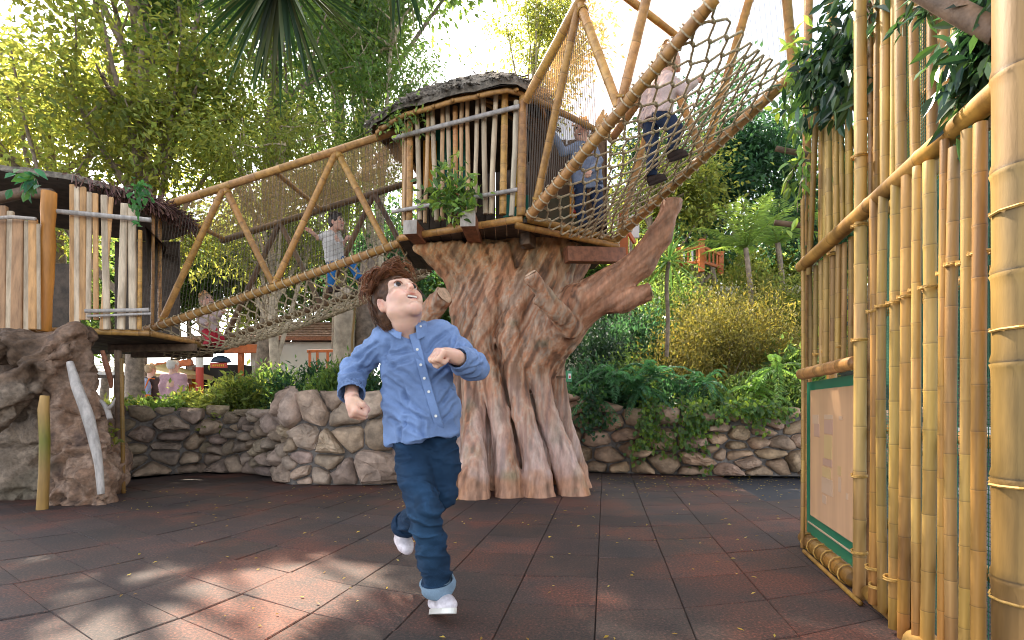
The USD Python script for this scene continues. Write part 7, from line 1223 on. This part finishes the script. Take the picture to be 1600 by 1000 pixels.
UM = thing('parasol', 'tan canvas parasol beside the kiosk', 'parasol', (-9.6, 13.0, 0)); c = A(P(260, 583, 13.0)[0], 13.0, P(260, 574, 13.0)[2]); a = np.arange(8) * math.pi / 4 + 0.2; rim = np.column_stack([c[0] + np.cos(a) * 1.1, c[1] + np.sin(a) * 1.1, np.full(8, c[2] - 0.22)]); v = np.vstack([rim, rim - A(0, 0, 0.10), [c + A(0, 0, 0.10)]]); e = np.arange(8); e2 = (e + 1) % 8; put('canopy', (v, np.vstack([np.stack([e, e2, np.full(8, 16)], 1), np.stack([e + 8, e2 + 8, e2], 1), np.stack([e + 8, e2, e], 1)])), M['canvas'], UM); put('pole', tube([A(c[0], c[1], 0), c + A(0, 0, 0.08)], 0.025, 8), M['wood_dark'], UM)
for k in range(8): put('rib', tube([c + A(0, 0, 0.06), rim[k] + A(0, 0, 0.01)], 0.008, 4), M['wood_dark'], UM)
x = P(199, 585, 12.0); UM2 = thing('parasol', 'pale grey parasol at the far left edge of the path', 'parasol', (x[0] - 0.2, 12, 0)); c = A(x[0] - 0.3, 12.0, x[2] + 0.32); rim = np.column_stack([c[0] + np.cos(a) * 0.9, c[1] + np.sin(a) * 0.9, np.full(8, c[2] - 0.3)]); v = np.vstack([rim, rim - A(0, 0, 0.08), [c]]); put('canopy', (v, np.vstack([np.stack([e, e2, np.full(8, 16)], 1), np.stack([e + 8, e2 + 8, e2], 1), np.stack([e + 8, e2, e], 1)])), M['white_paint'], UM2); put('pole', tube([A(c[0], c[1], 0), c], 0.022, 8), M['wood_dark'], UM2)
CH = thing('orange_railing', 'short orange wooden railing in front of the white building', 'railing', (P(507, 580, 11.5)[0], 11.5, 0.9))
for px in (484, 496, 512, 523): put('baluster', box(P(px, 563, 11.5), (0.05, 0.05, 0.40)), M['orange_paint'], CH)
put('top_rail', beam(P(480, 549, 11.5), P(526, 548, 11.5), 0.05, 0.06), M['orange_paint'], CH); put('top_rail', beam(P(484, 577, 11.5), P(523, 577, 11.5), 0.04, 0.04), M['orange_paint'], CH); put('leg', box(P(503, 610, 11.5) * A(1, 1, 0) + A(0, 0.1, 0.42), (0.9, 0.08, 0.84)), M['plaster'], CH)
# pale trunk columns standing behind the boy
def column(name, label, pts, rad, m, cat='tree trunk'):
    T = thing(name, label, cat, (pts[0][0], pts[0][1], 0)); p = np.array(pts); t = np.linspace(0, 1, len(p)); q = np.linspace(0, 1, 18); pp = np.column_stack([np.interp(q, t, p[:, k]) for k in range(3)]); rr = np.interp(q, t, rad); v, f = tube(pp, rr, 14); n = vnormals(v, f); v = v + n * ((fbm(v * A(1, 1, 0.4), 7, 3, 4) - 0.5) * 0.05)[:, None]; put('trunk', MB().add(v, f), M[m], T, smooth=True); return T
g0 = lambda px, d, z: A((px - 800) / 800 * d, d, z)
column('bare_trunk', 'thick pale bare trunk under the treehouse end of the long bridge', [g0(535, 7.7, 0.3), g0(536, 7.7, 1.4), g0(538, 7.7, 2.1), g0(534, 7.7, 2.6)], [0.17, 0.155, 0.15, 0.13], 'treebark_pale')
column('bare_trunk', 'second bare trunk in shade just left of the boy', [g0(566, 7.9, 0.3), g0(568, 7.9, 1.5), g0(572, 7.9, 2.3), g0(578, 7.9, 3.2)], [0.17, 0.15, 0.15, 0.13], 'treebark')
T = thing('creeper_vine', 'thin yellow creeper stem running up between the two bare trunks', 'creeper', g0(549, 7.45, 0.5)); put('stem', tube([g0(548, 7.45, 0.5), g0(551, 7.45, 1.2), g0(550, 7.45, 1.8), g0(556, 7.45, 2.4)], 0.018, 7), M['bamboo_gold'], T, smooth=True)
# red timber railing up the bank
RL = thing('red_railing', 'orange red timber railing on the slope under the palms', 'railing', (P(1110, 400, 9.8)[0], 9.8, 2.6))
def rp(px, py, d): return P(px, py, d)
for (px, d, pt, pb) in ((1096, 9.4, 377, 425), (1126, 10.0, 396, 430), (1062, 10.2, 390, 420)):
    a, b = rp(px, pb, d), rp(px, pt, d); b[:2] = a[:2]; put('post', beam(a, b, 0.09, 0.09, up=A(0, 1, 0)), M['orange_paint'], RL); put('post_cap', box(b + A(0, 0, 0.015), (0.11, 0.11, 0.03)), M['orange_paint'], RL)
for pa, pb in (((1062, 392, 10.2), (1096, 385, 9.4)), ((1096, 385, 9.4), (1126, 399, 10.0)), ((1062, 412, 10.2), (1096, 409, 9.4)), ((1096, 409, 9.4), (1126, 418, 10.0))): put('rail', beam(rp(*pa), rp(*pb), 0.05, 0.05), M['orange_paint'], RL)
for k in range(1, 5): t = k / 5; put('baluster', beam(lerp(rp(1062, 412, 10.2), rp(1096, 409, 9.4), t), lerp(rp(1062, 392, 10.2), rp(1096, 385, 9.4), t), 0.03, 0.03, up=A(0, 1, 0)), M['white_paint'] if k % 2 else M['orange_paint'], RL); put('baluster', beam(lerp(rp(1096, 409, 9.4), rp(1126, 418, 10.0), t), lerp(rp(1096, 385, 9.4), rp(1126, 399, 10.0), t), 0.03, 0.03, up=A(0, 1, 0)), M['orange_paint'], RL)
# wooden stair newel and white post at the right rear of the deck
DP = thing('deck_gate', 'small orange timber gate post and white board behind the deck corner', 'gate', P(972, 400, 5.6)); put('post', beam(P(973, 405, 5.6), P(973, 335, 5.6), 0.10, 0.10, up=A(0, 1, 0)), M['orange_paint'], DP); put('board', beam(P(992, 372, 5.7), P(992, 336, 5.7), 0.09, 0.03, up=A(0, 1, 0)), M['white_paint'], DP); put('rail', beam(P(974, 350, 5.6), P(992, 380, 5.65), 0.03, 0.04), M['orange_paint'], DP)
